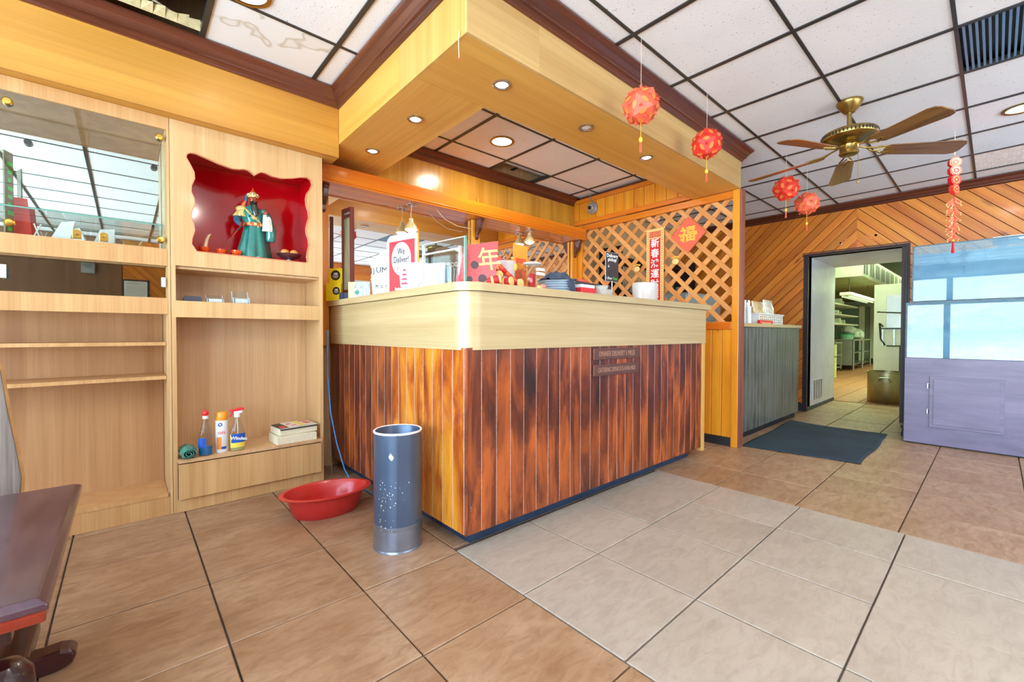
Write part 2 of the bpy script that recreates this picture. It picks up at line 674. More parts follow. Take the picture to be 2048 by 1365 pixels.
M['bead'] = plain('scuffed_white_edge', (196, 178, 170), 0.5, var=0.3, vscale=30)
M['groove'] = plain('groove_pale', (196, 168, 158), 0.6, var=0.3, vscale=60)
M['backing'] = plain('dark_backing', (34, 16, 10), 0.8)
M['white_paint'] = plain('white_jamb_paint', (240, 238, 246), 0.45, var=0.05, vscale=6)
M['grout'] = plain('grout', (98, 84, 74), 0.85, var=0.2, vscale=5)
M['tile_light'] = tile_mat('light_floor_tile', (188, 174, 158), (174, 160, 144), (160, 144, 128))
M['tile_dark'] = tile_mat('dark_floor_tile', (184, 152, 122), (160, 122, 90), (136, 96, 66))
M['tile_kitchen'] = tile_mat('kitchen_tile', (170, 112, 74), (150, 96, 62), (190, 130, 88), rough=0.45)


def ceil_mat():
    m, nt, b = base_mat('acoustic_ceiling_tile')
    n1 = noise(nt, coords(nt, (1, 1, 1)), 2.0, 3)
    col = ramp(nt, n1, [(0.3, lin((238, 236, 240))), (0.7, lin((246, 244, 246)))])
    n2 = noise(nt, coords(nt, (1, 1.0, 1)), 95.0, 2, 0.5)
    f = ramp(nt, n2, [(0.27, (1, 1, 1, 1)), (0.31, (0, 0, 0, 1))])
    col = mixcol(nt, f, col, lin((150, 148, 148)))
    nt.links.new(col, b.inputs['Base Color'])
    b.inputs['Roughness'].default_value = 0.9
    bump(nt, b, n2, 0.25, 0.003)
    return m


M['ceil'] = ceil_mat()


def stained_ceil():
    m, nt, b = base_mat('water_stained_ceiling_tile')
    v = noise(nt, coords(nt, (1, 1, 1)), 2.6, 3, 0.5, 0.3)
    col = ramp(nt, v, [(0.40, lin((240, 238, 240))), (0.60, lin((238, 236, 236))), (0.615, lin((206, 194, 178))), (0.63, lin((234, 230, 228))), (0.8, lin((240, 238, 238)))])
    nt.links.new(col, b.inputs['Base Color'])
    b.inputs['Roughness'].default_value = 0.9
    return m


M['ceil_stain'] = stained_ceil()
M['tbar'] = plain('dark_ceiling_grid', (52, 50, 50), 0.4)
M['deck'] = plain('dark_void', (18, 20, 16), 0.9)
M['duct_insul'] = plain('duct_insulation', (92, 108, 92), 0.6, var=0.3, vscale=4)
M['brass'] = plain('antique_brass', (166, 138, 76), 0.28, 1.0, var=0.15)
M['brass_bright'] = plain('polished_brass', (224, 188, 90), 0.2, 1.0)
M['chrome'] = plain('brushed_chrome', (200, 200, 200), 0.22, 1.0)
M['steel'] = plain('stainless_steel', (176, 180, 172), 0.32, 1.0, var=0.1, vscale=5)
M['fanblade'] = wood('oak_fan_blade', (96, 58, 24), (162, 108, 52), 'x', 0.32, 0.3, fine=0.3, big=26, longs=2.0, varobj=0.06)
M['mirror'] = plain('mirror_silver', (242, 243, 242), 0.015, 1.0, var=0.0)
M['mirror_dim'] = plain('smoked_mirror', (150, 138, 126), 0.02, 1.0, var=0.0)
M['glass'] = glass('clear_glass', (246, 251, 249), 0.0)
M['glass_edge'] = plain('green_glass_edge', (120, 176, 160), 0.1, coat=0.5, var=0.05)
M['red_lac'] = plain('red_lacquer', (196, 6, 20), 0.12, coat=0.6, var=0.02)
M['red_paper'] = plain('red_paper', (226, 52, 34), 0.55, var=0.1)
M['red_paper2'] = plain('coral_paper', (238, 98, 70), 0.5, var=0.1)
M['red_deep'] = plain('deep_red', (212, 22, 30), 0.5, var=0.08)
M['gold'] = plain('gold_print', (240, 184, 60), 0.4, var=0.1)
M['gold_paper'] = plain('gold_paper', (244, 206, 130), 0.5, var=0.12, vscale=50)
M['gold_oval'] = plain('orange_gold_print', (248, 128, 62), 0.45, var=0.2, vscale=60)
M['string'] = plain('pale_string', (226, 206, 180), 0.7)
M['white'] = plain('white_plastic', (236, 238, 240), 0.4)
M['paper'] = plain('white_paper', (240, 240, 242), 0.7)
M['black'] = plain('black_plastic', (28, 30, 34), 0.4)
M['dark_print'] = plain('dark_ink', (40, 44, 60), 0.6)
M['basin'] = plain('red_plastic_basin', (196, 44, 40), 0.28, coat=0.2)
M['bluewire'] = plain('blue_cable', (40, 130, 200), 0.4)
M['greywire'] = plain('grey_cable', (130, 126, 128), 0.5)


# ==================================================================== STRUCTURE
HC = 2.535      # ceiling height
XW = 6.42       # far wall
YB = 3.28       # back wall behind the counter

# ---- floor
floor = struct(bx('floor', -2.6, 7.80, -3.4, 3.5, -0.20, -0.012, M['grout']))
fl_root = floor
xl = [-0.196 - 0.43 * k for k in range(5, 0, -1)] + [-0.196, 0.236, 0.667, 1.103, 1.560, 2.010, 2.440, 2.838]
xl += [2.838 + 0.41 * k for k in range(1, 13)]
yl = [0.283 + 0.4425 * k for k in range(-8, 8)]
FLOORC = Vector(floor.location)


def flat_tile(name, x0, x1, y0, y1, mat, parent, pc, z=0.0, g=0.003):
    cx, cy = (x0 + x1) / 2, (y0 + y1) / 2
    hx, hy = (x1 - x0) / 2 - g, (y1 - y0) / 2 - g
    mb = MB()
    b_ = 0.0025
    mb.add([(-hx, -hy, -0.012), (hx, -hy, -0.012), (hx, hy, -0.012), (-hx, hy, -0.012),
            (-hx, -hy, -b_), (hx, -hy, -b_), (hx, hy, -b_), (-hx, hy, -b_),
            (-hx + b_, -hy + b_, 0), (hx - b_, -hy + b_, 0), (hx - b_, hy - b_, 0), (-hx + b_, hy - b_, 0)],
           [(0, 1, 5, 4), (1, 2, 6, 5), (2, 3, 7, 6), (3, 0, 4, 7), (4, 5, 9, 8), (5, 6, 10, 9), (6, 7, 11, 10), (7, 4, 8, 11), (8, 9, 10, 11), (3, 2, 1, 0)])
    return mb.build(name, mat, parent, loc=(cx - pc.x, cy - pc.y, z - pc.z))


far_mb = MB()
rt = random.Random(3)
for i in range(len(xl) - 1):
    for j in range(len(yl) - 1):
        x0, x1, y0, y1 = xl[i], xl[i + 1], yl[j], yl[j + 1]
        if y0 > 3.3 or y1 < -3.3:
            continue
        light = 1.10 <= x0 < 2.80 and y0 < 1.55
        if not light:
            off = -0.020 if x0 < 1.1 else 0.026
            y0 += off
            y1 += off
        cx, cy = (x0 + x1) / 2, (y0 + y1) / 2
        # in or near the photographed view?
        fwd = 0.666 * cx + 0.745 * cy
        side = 0.7455 * cx - 0.6665 * cy
        vis = fwd > 0.35 and abs(side) < 1.35 * fwd + 0.5
        hidden = (1.6 < cx < 3.6 and cy > 2.0)
        if vis and not hidden:
            dz = rt.uniform(-0.0012, 0.0012)
            flat_tile('floor_tile', x0, x1, y0, y1, M['tile_light'] if light else M['tile_dark'], floor, FLOORC, dz)
        else:
            far_mb.box(x0 + 0.003, x1 - 0.003, y0 + 0.003, y1 - 0.003, -0.012, 0.0)
far_mb.xf(Matrix.Translation(-FLOORC))
stuff(far_mb.build('distant_floor_tiles', M['tile_dark'], floor))
# ---- kitchen floor: small quarry tiles
kfloor = struct(bx('floor_kitchen', 7.80, 19.0, -1.5, 4.6, -0.20, -0.012, M['grout']))
KC = Vector(kfloor.location)
kt = MB()
x = 7.82
while x < 18.9:
    y = 0.4
    while y < 4.2:
        kt.box(x + 0.004, x + 0.146, y + 0.004, y + 0.296, -0.012, 0.0)
        y += 0.30
    x += 0.15
kt.xf(Matrix.Translation(-KC))
stuff(kt.build('quarry_tiles', M['tile_kitchen'], kfloor))

# ---- ceiling: dark void above, hung grid and lay-in tiles
ceiling = struct(bx('ceiling', -2.6, 6.6, -3.4, 3.5, 3.05, 3.12, M['deck']))
CC = Vector(ceiling.location)
cx_l = [1.990 - 0.5575 * k for k in range(8, 0, -1)] + [1.990, 2.578, 3.162, 3.745, 4.330, 4.915, 5.50, 6.085, 6.67]
cy_l = [0.158 + 0.5607 * k for k in range(-7, 7)]
WB = 0.024
bars = MB()
for xx in cx_l:
    if xx < 6.4:
        bars.box(xx - WB / 2, xx + WB / 2, -3.2, 3.26, HC, HC + 0.03)
for yy in cy_l:
    if yy < 3.26:
        bars.box(-2.4, XW, yy - WB / 2 * 0.7, yy + WB / 2 * 0.7, HC + 0.001, HC + 0.028)
bars.xf(Matrix.Translation(-CC))
bars.build('grid_bars', M['tbar'], ceiling)
for i in range(len(cx_l) - 1):
    for j in range(len(cy_l) - 1):
        x0, x1, y0, y1 = cx_l[i], cx_l[i + 1], cy_l[j], cy_l[j + 1]
        x1 = min(x1, XW)
        y1c = min(y1, 3.26)
        if x1 - x0 < 0.05 or y1c - y0 < 0.05 or y0 < -3.8:
            continue
        # the open cell by the left soffit and the open cell over the counter
        if abs(x0 - (-0.24)) < 0.06 and 2.3 < y0 < 2.5:
            continue
        if abs(x0 - 2.578) < 0.02 and y0 > 2.9:
            continue
        # the return-air grille and the lit panel
        if abs(x0 - 3.162) < 0.02 and -0.5 < y0 < 0:
            continue
        if abs(x0 - 5.50) < 0.02 and -0.5 < y0 < 0:
            continue
        mat = M['ceil']
        if abs(x0 - 0.3175) < 0.06 and y0 > 2.3 or abs(x0 - 2.578) < 0.02 and 2.3 < y0 < 2.5:
            mat = M['ceil_stain']
        z = HC + 0.006
        o = bx('ceiling_tile', x0 + 0.008, x1 - 0.008, y0 + 0.006, y1c - 0.006, z, z + 0.015, mat, None)
        o.location = Vector(o.location) - CC
        o.parent = ceiling

# ---- walls
wall_back = struct(bx('wall_back', -2.6, XW, YB + 0.004, YB + 0.12, -0.2, 3.05, M['cab_in']))
wall_left = struct_root('wall_left')
wl_ = M['white_paint']
bx('wall_panel', -2.62, -2.45, -3.4, 3.4, 0, 0.25, wl_, wall_left)
bx('wall_panel', -2.62, -2.45, -3.4, 3.4, 2.28, 3.05, wl_, wall_left)
for y0, y1 in ((-3.4, -2.9), (2.5, 3.4)):
    bx('wall_panel', -2.62, -2.45, y0, y1, 0.25, 2.28, wl_, wall_left)
wall_right = struct_root('wall_right')
bx('wall_panel', 1.0, XW + 0.1, -3.42, -3.25, 0, 0.55, M['pine_rail_x'], wall_right)
bx('wall_panel', 1.0, XW + 0.1, -3.42, -3.25, 2.18, 3.05, M['pine_rail_x'], wall_right)
bx('wall_panel', 6.02, 6.52, -3.42, -3.25, 0.55, 2.18, M['pine_rail_x'], wall_right)
bx('wall_panel', -2.6, 0.999, -3.42, -3.265, 0, 3.05, M['backing'], wall_right)
diagonal_boards('pine_board', [(-0.02, 0.998, 0.0, HC)], -PI / 4, 0.0885, 0.006, 0.014, ((0, -3.265, 0), (1, 0, 0), (0, 0, 1), (0, 1, 0)), M['pine'], wall_right, (0, 1.0))
bx('veneer_panel', -2.44, -0.03, -3.264, -3.25, 0.0, HC, M['walnut'], wall_right)
# windows in both
for k, (y0, y1) in enumerate(((-2.9, -1.1), (-1.1, 0.7), (0.7, 2.5))):
    w = struct_root('window_%d' % (k + 1))
    fr = MB()
    fr.box(-2.56, -2.48, y0, y0 + 0.05, 0.25, 2.28).box(-2.56, -2.48, y1 - 0.05, y1, 0.25, 2.28)
    fr.box(-2.56, -2.48, y0, y1, 0.25, 0.30).box(-2.56, -2.48, y0, y1, 2.23, 2.28).box(-2.56, -2.48, y0, y1, 1.62, 1.67)
    fr.build('window_frame', M['chrome'], w)
    MB().box(-2.525, -2.515, y0 + 0.05, y1 - 0.05, 0.30, 2.23).build('window_pane', M['glass'], w)
for k in range(3):
    x0 = 1.0 + 1.674 * k
    w = struct_root('window_%d' % (k + 4))
    fr = MB()
    fr.box(x0, x0 + 0.05, -3.37, -3.29, 0.55, 2.18).box(x0 + 1.622, x0 + 1.672, -3.37, -3.29, 0.55, 2.18)
    fr.box(x0, x0 + 1.672, -3.37, -3.29, 0.55, 0.60).box(x0, x0 + 1.672, -3.37, -3.29, 2.13, 2.18)
    fr.build('window_frame', M['chrome'], w)
    MB().box(x0 + 0.05, x0 + 1.622, -3.335, -3.325, 0.60, 2.13).build('window_pane', M['glass'], w)
    MB().box(x0 + 0.04, x0 + 1.63, -3.275, -3.225, 2.14, 2.19).build('blind_rail', M['k_blind'], w)
    for q in range(19):
        sl = MB().box(-0.042, 0.042, -0.001, 0.001, -0.76, 0.76).build('blind_slat', M['k_blind'], w, loc=(x0 + 0.09 + q * 0.083, -3.25, 1.375))
        sl.rotation_euler = (0, 0, math.radians(52))

# far wall with the kitchen doorway: chevron of diagonal pine boards
wall_far = struct_root('wall_far')
DY0, DY1, DZ = 0.70, 1.585, 1.955     # clear opening
mb = MB()
mb.box(XW + 0.016, XW + 0.14, DY1, YB, 0, 3.05).box(XW + 0.016, XW + 0.14, -3.25, DY0, 0, 3.05).box(XW + 0.016, XW + 0.14, DY0, DY1, DZ, 3.05)
mb.build('backing_wall', M['backing'], wall_far)
FR = ((XW, 0, 0), (0, 1, 0), (0, 0, 1), (-1, 0, 0))
ch = 1.103
diagonal_boards('pine_board', [(1.63, YB, 0.10, 2.46), (ch, 1.63, 1.98, 2.46)], -PI / 4, 0.0885, 0.006, 0.014, FR, M['pine'], wall_far, (ch, 2.46))
diagonal_boards('pine_board', [(0.64, ch, 1.98, 2.46), (-3.2, 0.64, 0.10, 2.46)], PI / 4, 0.0885, 0.006, 0.014, FR, M['pine'], wall_far, (ch, 2.46))


# ---- crown mouldings: one profile, swept
def crown(name, pts, inward, mat, ztop=HC, w=0.078, h=0.095, mitre=None):
    """straight crown from pts[0] to pts[1]; inward: unit 2D vector from the wall into the room"""
    prof = [(0, 0), (w, 0), (w, 0.010), (w - 0.006, 0.016), (w - 0.022, 0.030), (w - 0.038, 0.052), (w - 0.046, 0.060), (w - 0.046, 0.068),
            (w - 0.056, 0.074), (w - 0.066, 0.084), (w - 0.066, h - 0.004), (w - 0.070, h), (0, h)]
    (xa, ya), (xb, yb) = pts
    dx, dy = xb - xa, yb - ya
    L = math.hypot(dx, dy)
    ux, uy = dx / L, dy / L
    m0, m1 = mitre or (0, 0)
    vs = []
    for s, mm in ((0, m0), (L, m1)):
        for p, q in prof:
            e = s + mm * p * (-1 if s == 0 else 1)
            vs.append((xa + ux * e + inward[0] * p, ya + uy * e + inward[1] * p, ztop - q))
    n = len(prof)
    fs = [(i, (i + 1) % n, n + (i + 1) % n, n + i) for i in range(n)] + [tuple(range(n)), tuple(range(n, 2 * n))]
    return struct(MB().add(vs, fs).build(name, mat))


YS = 2.88     # soffit face over the cabinets
BX, BY = 1.055, 1.46   # outer faces of the dropped beam
BI = 0.42     # beam width
BZ = 2.215    # beam underside
crown('trim_1', ((-2.45, YS), (BX, YS)), (0, -1), M['crown'], mitre=(0, -1))
crown('trim_2', ((BX, YS), (BX, BY)), (-1, 0), M['crown_y'], mitre=(-1, 1))
crown('trim_3', ((BX, BY), (3.905, BY)), (0, -1), M['crown'], mitre=(1, 1))
crown('trim_4', ((3.905, BY), (3.905, YB)), (1, 0), M['crown_y'], mitre=(1, 0))
crown('trim_5', ((XW, -3.2), (XW, YB)), (-1, 0), M['crown_y'])
crown('trim_6', ((BX + BI, YB), (3.90, YB)), (0, -1), M['crown'])

# ---- soffit over the cabinets and the L-shaped dropped beam
sof = struct_root('trim_7')
bx('soffit_face', -2.45, BX - 0.002, YS, YS + 0.02, 2.127, HC - 0.09, M['soffit'], sof)
bx('soffit_top', -2.45, BX - 0.002, YS, YS + 0.02, HC - 0.09, HC + 0.02, M['soffit'], sof)
bx('soffit_underside', -2.45, BX - 0.002, YS + 0.02, 3.02, 2.127, 2.142, M['soffit'], sof)
bx('soffit_end', BX - 0.02, BX - 0.002, YS + 0.02, 3.02, 2.142, 2.5, M['veneer_y'], sof)
beam = struct_root('trim_8')
JX = 1.20
bx('beam_face', BX + BI + 0.0, 3.905, BY, BY + 0.015, BZ, HC, M['veneer_pale'], beam)
bx('beam_face', BX, BX + BI, BY, BY + 0.015, BZ, HC, M['veneer_pale'], beam)
bx('beam_side', BX, BX + 0.015, 2.05 - 0.001 + 0.001, YB, BZ, HC, M['veneer_y'], beam)
bx('beam_side', BX, BX + 0.015, BY + 0.015, 2.049, BZ, HC, M['veneer_z'], beam)
bx('beam_underside', BX + 0.015, 3.905, BY + 0.015, BY + BI, BZ, BZ + 0.012, M['veneer'], beam)
bx('beam_underside', BX + 0.015, BX + BI, BY + BI + 0.002, YB, BZ, BZ + 0.012, M['veneer_y'], beam)
bx('beam_inner_side', BX + BI - 0.015, 3.905, BY + BI - 0.015, BY + BI, BZ + 0.012, HC, M['veneer'], beam)
bx('beam_inner_side', BX + BI - 0.015, BX + BI, BY + BI, YB, BZ + 0.012, HC, M['veneer_y'], beam)
bx('beam_end', 3.890, 3.905, BY + 0.015, BY + BI - 0.015, BZ + 0.012, HC, M['post_side'], beam)

# wall over the mirror
bx('trim_9', BX + 0.0, 3.90, YB - 0.012, YB, 2.12, HC - 0.09, wood('amber_gloss_veneer', (184, 122, 30), (224, 168, 62), 'z', 0.22, 0.35, fine=0.12, big=9, longs=0.35))['kind'] = 'structure'

# ---- doorway to the kitchen: deep white jambs, dark moulded frame
door1 = struct_root('door_1')
XJ = 7.78
bx('jamb_panel', XW - 0.01, XJ, DY1, DY1 + 0.03, 0.0, DZ, M['white_paint'], door1)
bx('jamb_panel', XW - 0.01, XJ, DY0 - 0.03, DY0, 0.0, DZ, M['white_paint'], door1)
bx('head_panel', XW - 0.01, XJ, DY0 - 0.03, DY1 + 0.03, DZ, DZ + 0.03, M['white_paint'], door1)
bx('jamb_base', XW + 0.02, XJ, DY1 - 0.006, DY1, 0.0, 0.05, plain('scuffed_base', (92, 88, 90), 0.7, var=0.5, vscale=20), door1)


def moulded(name, y0, y1, z0, z1, mat, parent, vertical):
    """frame board of three stepped beads standing proud of the wall face"""
    mb = MB()
    mb.box(XW - 0.012, XW + 0.016, y0, y1, z0, z1)
    for a, b_, d in ((0.0, 0.22, 0.026), (0.30, 0.52, 0.020), (0.62, 0.80, 0.016)):
        if vertical:
            w = y1 - y0
            mb.box(XW - d, XW - 0.011, y0 + a * w, y0 + b_ * w, z0, z1)
        else:
            h = z1 - z0
            mb.box(XW - d, XW - 0.011, y0, y1, z0 + a * h, z0 + b_ * h)
    return mb.build(name, mat, parent, bevel=0.003)


moulded('frame_board', DY1 - 0.005, DY1 + 0.062, 0, DZ, M['frame_dark'], door1, True)
moulded('frame_board', DY0 - 0.065, DY0 + 0.005, 0, DZ, M['frame_dark'], door1, True)
moulded('frame_board', DY0 - 0.065, DY1 + 0.062, DZ - 0.005, DZ + 0.055, M['frame_dark_y'], door1, False)
# the vent grille low in the left jamb
v = thing('wall_vent', 'slotted metal vent low in the white door jamb', 'vent', (6.80, DY1 - 0.001, 0.19))
bx('grille_plate', -0.13, 0.35, -0.006, -0.001, -0.075, 0.19, M['white_paint'], v)
for r in range(4):
    for c in range(14):
        bx('slot', -0.10 + r * 0.112, -0.03 + r * 0.112, -0.0075, -0.006, -0.065 + c * 0.0178, -0.056 + c * 0.0178, M['black'], v)

# baseboards and corner posts
struct(bx('baseboard_far', XW - 0.016, XW + 0.016, DY1 + 0.062, YB, 0, 0.11, M['black_kick']))
struct(bx('baseboard_far', XW - 0.016, XW + 0.016, -3.2, DY0 - 0.065, 0, 0.11, M['black_kick']))

# ==================================================================== LATTICE PARTITION
PX = 3.93
part = thing('lattice_partition', 'orange pine partition with diagonal lattice above upright boards, right of the counter', 'partition', (PX, 2.35, 0))


def pb(name, x0, x1, y0, y1, z0, z1, mat, bevel=0.0, label=None):
    return bx(name, x0 - PX, x1 - PX, y0 - 2.35, y1 - 2.35, z0, z1, mat, part, bevel, label)


pb('post', 3.895, 3.965, 1.462, 1.520, 0, BZ - 0.002, M['pine_z'], 0.004)
pb('post_side', 3.895, 3.985, 1.450, 1.4615, 0, BZ - 0.002, M['post_side'], 0.002, 'reddish brown side board of the post')
pb('post', 3.895, 3.965, 3.17, 3.262, 0, BZ - 0.002, M['pine_z'], 0.004)
pb('top_rail', 3.90, 3.96, 1.521, 3.169, 2.150, BZ - 0.003, M['pine_rail'], 0.004)
pb('middle_rail', 3.90, 3.96, 1.521, 3.169, 1.020, 1.085, M['pine_rail'], 0.004)
pb('bottom_rail', 3.905, 3.955, 1.521, 3.169, 0.0, 0.075, M['black_kick'], 0.003)
y = 1.521
while y < 3.15:
    y2 = min(y + 0.088, 3.168)
    pb('board', 3.915, 3.945, y, y2 - 0.004, 0.076, 1.019, M['pine_z'], 0.003)
    y += 0.088
# boards between the top rail and the ceiling, seen beyond the beam
y = BY + BI + 0.01
pb('upper_rail', 3.87, 3.893, BY + BI + 0.002, 3.262, 2.455, 2.50, M['pine_rail'], 0.003)
pb('lower_rail', 3.87, 3.893, BY + BI + 0.002, 3.262, BZ + 0.0, 2.26, M['pine_rail'], 0.003)
pb('upright', 3.87, 3.893, 3.19, 3.262, 2.262, 2.453, M['pine_z'], 0.003)
while y < 3.18:
    y2 = min(y + 0.118, 3.188)
    pb('board', 3.875, 3.892, y, y2 - 0.004, 2.261, 2.454, M['pine_z'], 0.003)
    y += 0.118
ofs = Vector((PX, 2.35, 0))
n0 = diagonal_boards('lattice_slat', [(1.521 - 2.35, 3.169 - 2.35, 1.087, 2.149)], -PI / 4, 0.1160, 0.074, 0.009, ((0.012, 0, 0), (0, 1, 0), (0, 0, 1), (-1, 0, 0)), M['lattice'], part, (0.02, 1.6))
n1 = diagonal_boards('lattice_slat', [(1.521 - 2.35, 3.169 - 2.35, 1.087, 2.149)], PI / 4, 0.1160, 0.074, 0.009, ((0.002, 0, 0), (0, 1, 0), (0, 0, 1), (-1, 0, 0)), M['lattice'], part, (0.02, 1.6))

# ==================================================================== SERVICE COUNTER
ctr = thing('service_counter', 'L-shaped counter of worn stained boards under a pale laminate band', 'counter', (2.3, 2.2, 0))
CO = Vector((2.3, 2.2, 0))


def cb(name, x0, x1, y0, y1, z0, z1, mat, bevel=0.0, label=None):
    return bx(name, x0 - CO.x, x1 - CO.x, y0 - CO.y, y1 - CO.y, z0, z1, mat, ctr, bevel, label)


CX0, CY0 = 1.125, 1.565       # board faces
CX1 = 3.43
pitch = (CX1 - CX0) / 26.0
k = 0
rb = random.Random(5)
for k in range(26):
    x0 = CX0 + k * pitch
    cb('board', x0 + 0.002, x0 + pitch - 0.002, CY0, CY0 + 0.0035, 0.070, 0.915, M['stain'], 0.001)
nb = 19
pt = (3.26 - CY0 - 0.017) / nb
for k in range(nb):
    y0 = CY0 + 0.017 + k * pt
    cb('board', CX0, CX0 + 0.0035, y0 + 0.002, y0 + pt - 0.002, 0.070, 0.915, M['stain_bright'] if k < 8 else M['stain'], 0.003)
cb('groove_backing', CX0 + 0.0012, CX1, CY0 + 0.0012, CY0 + 0.03, 0.073, 0.915, M['groove'])
cb('groove_backing', CX0 + 0.0012, CX0 + 0.03, CY0 + 0.03, 3.26, 0.073, 0.915, M['groove'])
cb('corner_bead', CX0 - 0.004, CX0 + 0.010, CY0 - 0.004, CY0 + 0.008, 0.072, 0.912, M['stain'], 0.002)
cb('toe_kick', CX0 + 0.062, 3.34, CY0 + 0.062, CY0 + 0.08, 0, 0.073, M['kick'])
cb('toe_kick', CX0 + 0.062, CX0 + 0.08, CY0 + 0.08, 3.26, 0, 0.073, M['kick'])
cb('end_strip', CX1 + 0.001, CX1 + 0.045, CY0 - 0.008, CY0 + 0.035, 0.04, 0.915, M['veneer_z'], 0.002)
cb('end_panel', CX1 + 0.005, CX1 + 0.025, CY0 + 0.036, 1.93, 0.06, 1.16, M['cab'])
cb('inner_panel', CX0 + 0.40, CX1, 1.93, 1.95, 0.0, 1.168, M['cab_x'])
cb('inner_panel', CX0 + 0.38, CX0 + 0.40, 1.95, 3.26, 0.0, 1.168, M['cab'])


def rounded_L(off, r, inner=None, x_end=3.49, y_end=3.262):
    """outline of the band round the outer corner; off = distance outside the board faces"""
    ox, oy = CX0 - off, CY0 - off
    pts = [(ox, y_end)]
    for i in range(13):
        a = PI + (PI / 2) * i / 12
        pts.append((ox + r + r * math.cos(a), oy + r + r * math.sin(a)))
    pts.append((x_end, oy))
    return pts


def band(name, off, r, th, z0, z1, mat, x_end):
    out = rounded_L(off, r, x_end=x_end)
    inn = rounded_L(off - th, max(r - th, 0.005), x_end=x_end)
    n = len(out)
    vs = [(x - CO.x, y - CO.y, z) for z in (z0, z1) for x, y in out + inn]
    m = 2 * n
    fs = []
    for i in range(n - 1):
        fs.append((i, i + 1, m + i + 1, m + i))
        fs.append((n + i, m + n + i, m + n + i + 1, n + i + 1))
        fs.append((i, n + i, n + i + 1, i + 1))
        fs.append((m + i, m + i + 1, m + n + i + 1, m + n + i))
    fs += [(0, m, m + n, n), (n - 1, 2 * n - 1, m + 2 * n - 1, m + n - 1)]
    return MB().add(vs, fs).build(name, mat, ctr, smooth=True)


band('laminate_band', 0.012, 0.095, 0.012, 0.905, 1.170, M['fascia'], 3.475)
band('band_backing', 0.0, 0.083, 0.020, 0.916, 1.170, M['backing'], 3.475)
# worktop slab
oo = rounded_L(0.032, 0.115, x_end=3.525, y_end=3.262)
slab = [(x - CO.x, y - CO.y) for x, y in oo] + [(3.525 - CO.x, 1.97 - CO.y), (1.56 - CO.x, 1.97 - CO.y), (1.56 - CO.x, 3.262 - CO.y)]
mbs = MB()
nn = len(slab)
# L outline is concave: build as strips outer->inner
inner_pts = []
for (x, y) in oo:
    inner_pts.append((min(max(x, 1.56), 3.525), min(max(y, 1.97), 3.262)))
inner_pts[0] = (1.56, 3.262)
inner_pts[-1] = (3.525, 1.97)
vs = [(x - CO.x, y - CO.y, z) for z in (1.172, 1.210) for x, y in oo + inner_pts]
n = len(oo)
m = 2 * n
fs = []
for i in range(n - 1):
    fs += [(i, i + 1, m + i + 1, m + i), (n + i, m + n + i, m + n + i + 1, n + i + 1), (i, n + i, n + i + 1, i + 1), (m + i, m + i + 1, m + n + i + 1, m + n + i)]
fs += [(0, m, m + n, n), (n - 1, 2 * n - 1, m + 2 * n - 1, m + n - 1)]
MB().add(vs, fs).build('worktop', M['fascia'], ctr, smooth=True, bevel=0.0)

# engraved plaques on the board front
pl_m = plain('bronze_plaque', (112, 74, 66), 0.4, 0.3, var=0.1)
pl_t = plain('plaque_lettering', (176, 132, 112), 0.5)
for nm, z, body in (('upper', 0.858, 'DINNER DELIVERY 5 MILES'), ('lower', 0.762, 'CATERING SERVICE IS AVAILABLE')):
    p = thing('brown_plaque', 'narrow brown engraved strip on the counter boards, the %s of the two' % nm, 'plaque', (2.265, CY0 - 0.001, z), group='engraved strips on the counter')
    bx('plate', -0.236, 0.236, -0.010, 0.0, -0.034, 0.034, pl_m, p, 0.003)
    text('lettering', body, 0.046 if nm == 'upper' else 0.040, pl_t, p, (0, -0.011, 0), (PI / 2, 0, 0), 0.0006, sx=0.70 if nm == 'upper' else 0.66)

# ==================================================================== CABINETS (left wall)
YC = 2.975      # cabinet front plane
YD = 3.276      # back
# ---- right unit: niche, small shelf, tall open bay with ledge
cr = thing('shrine_cabinet', 'oak laminate wall cabinet with a wavy red niche, shelf and open lower bay', 'cabinet', (0.57, YC, 0))
RO = Vector((0.57, YC, 0))


def rbx(name, x0, x1, y0, y1, z0, z1, mat, bevel=0.0, label=None):
    return bx(name, x0 - RO.x, x1 - RO.x, y0 - RO.y, y1 - RO.y, z0, z1, mat, cr, bevel, label)


X0, X1 = 0.186, 0.972
rbx('side_panel', X0, X0 + 0.019, YC, YD, 0, 2.126, M['cab'])
rbx('side_panel', X1 - 0.019, X1, YC, YD, 0, 2.126, M['cab'])
rbx('back_panel', X0 + 0.02, X1 - 0.02, YD - 0.012, YD - 0.002, 0.0, 1.36, M['cab_in'])
# face with the wavy opening
wav = [(0.300, 1.432), (0.278, 1.470), (0.281, 1.500), (0.293, 1.545), (0.289, 1.580), (0.277, 1.612), (0.281, 1.650), (0.295, 1.690), (0.292, 1.722), (0.279, 1.755),
       (0.281, 1.790), (0.295, 1.830), (0.293, 1.865), (0.275, 1.905), (0.258, 1.938), (0.262, 1.956), (0.276, 1.966), (0.300, 1.968), (0.350, 1.957), (0.410, 1.940), (0.470, 1.930),
       (0.505, 1.934), (0.530, 1.942), (0.552, 1.940), (0.570, 1.930), (0.584, 1.918), (0.598, 1.932), (0.618, 1.946), (0.645, 1.946), (0.680, 1.936), (0.730, 1.935),
       (0.790, 1.950), (0.840, 1.968), (0.880, 1.976), (0.902, 1.966), (0.908, 1.940), (0.895, 1.905), (0.876, 1.875), (0.869, 1.840), (0.872, 1.800), (0.884, 1.765),
       (0.888, 1.725), (0.878, 1.690), (0.870, 1.655), (0.872, 1.620), (0.884, 1.585), (0.887, 1.545), (0.880, 1.510), (0.874, 1.470), (0.878, 1.445), (0.872, 1.432)]
bmw = bmesh.new()
fx0, fx1, fz0, fz1 = X0 + 0.0, X1, 1.345, 2.126
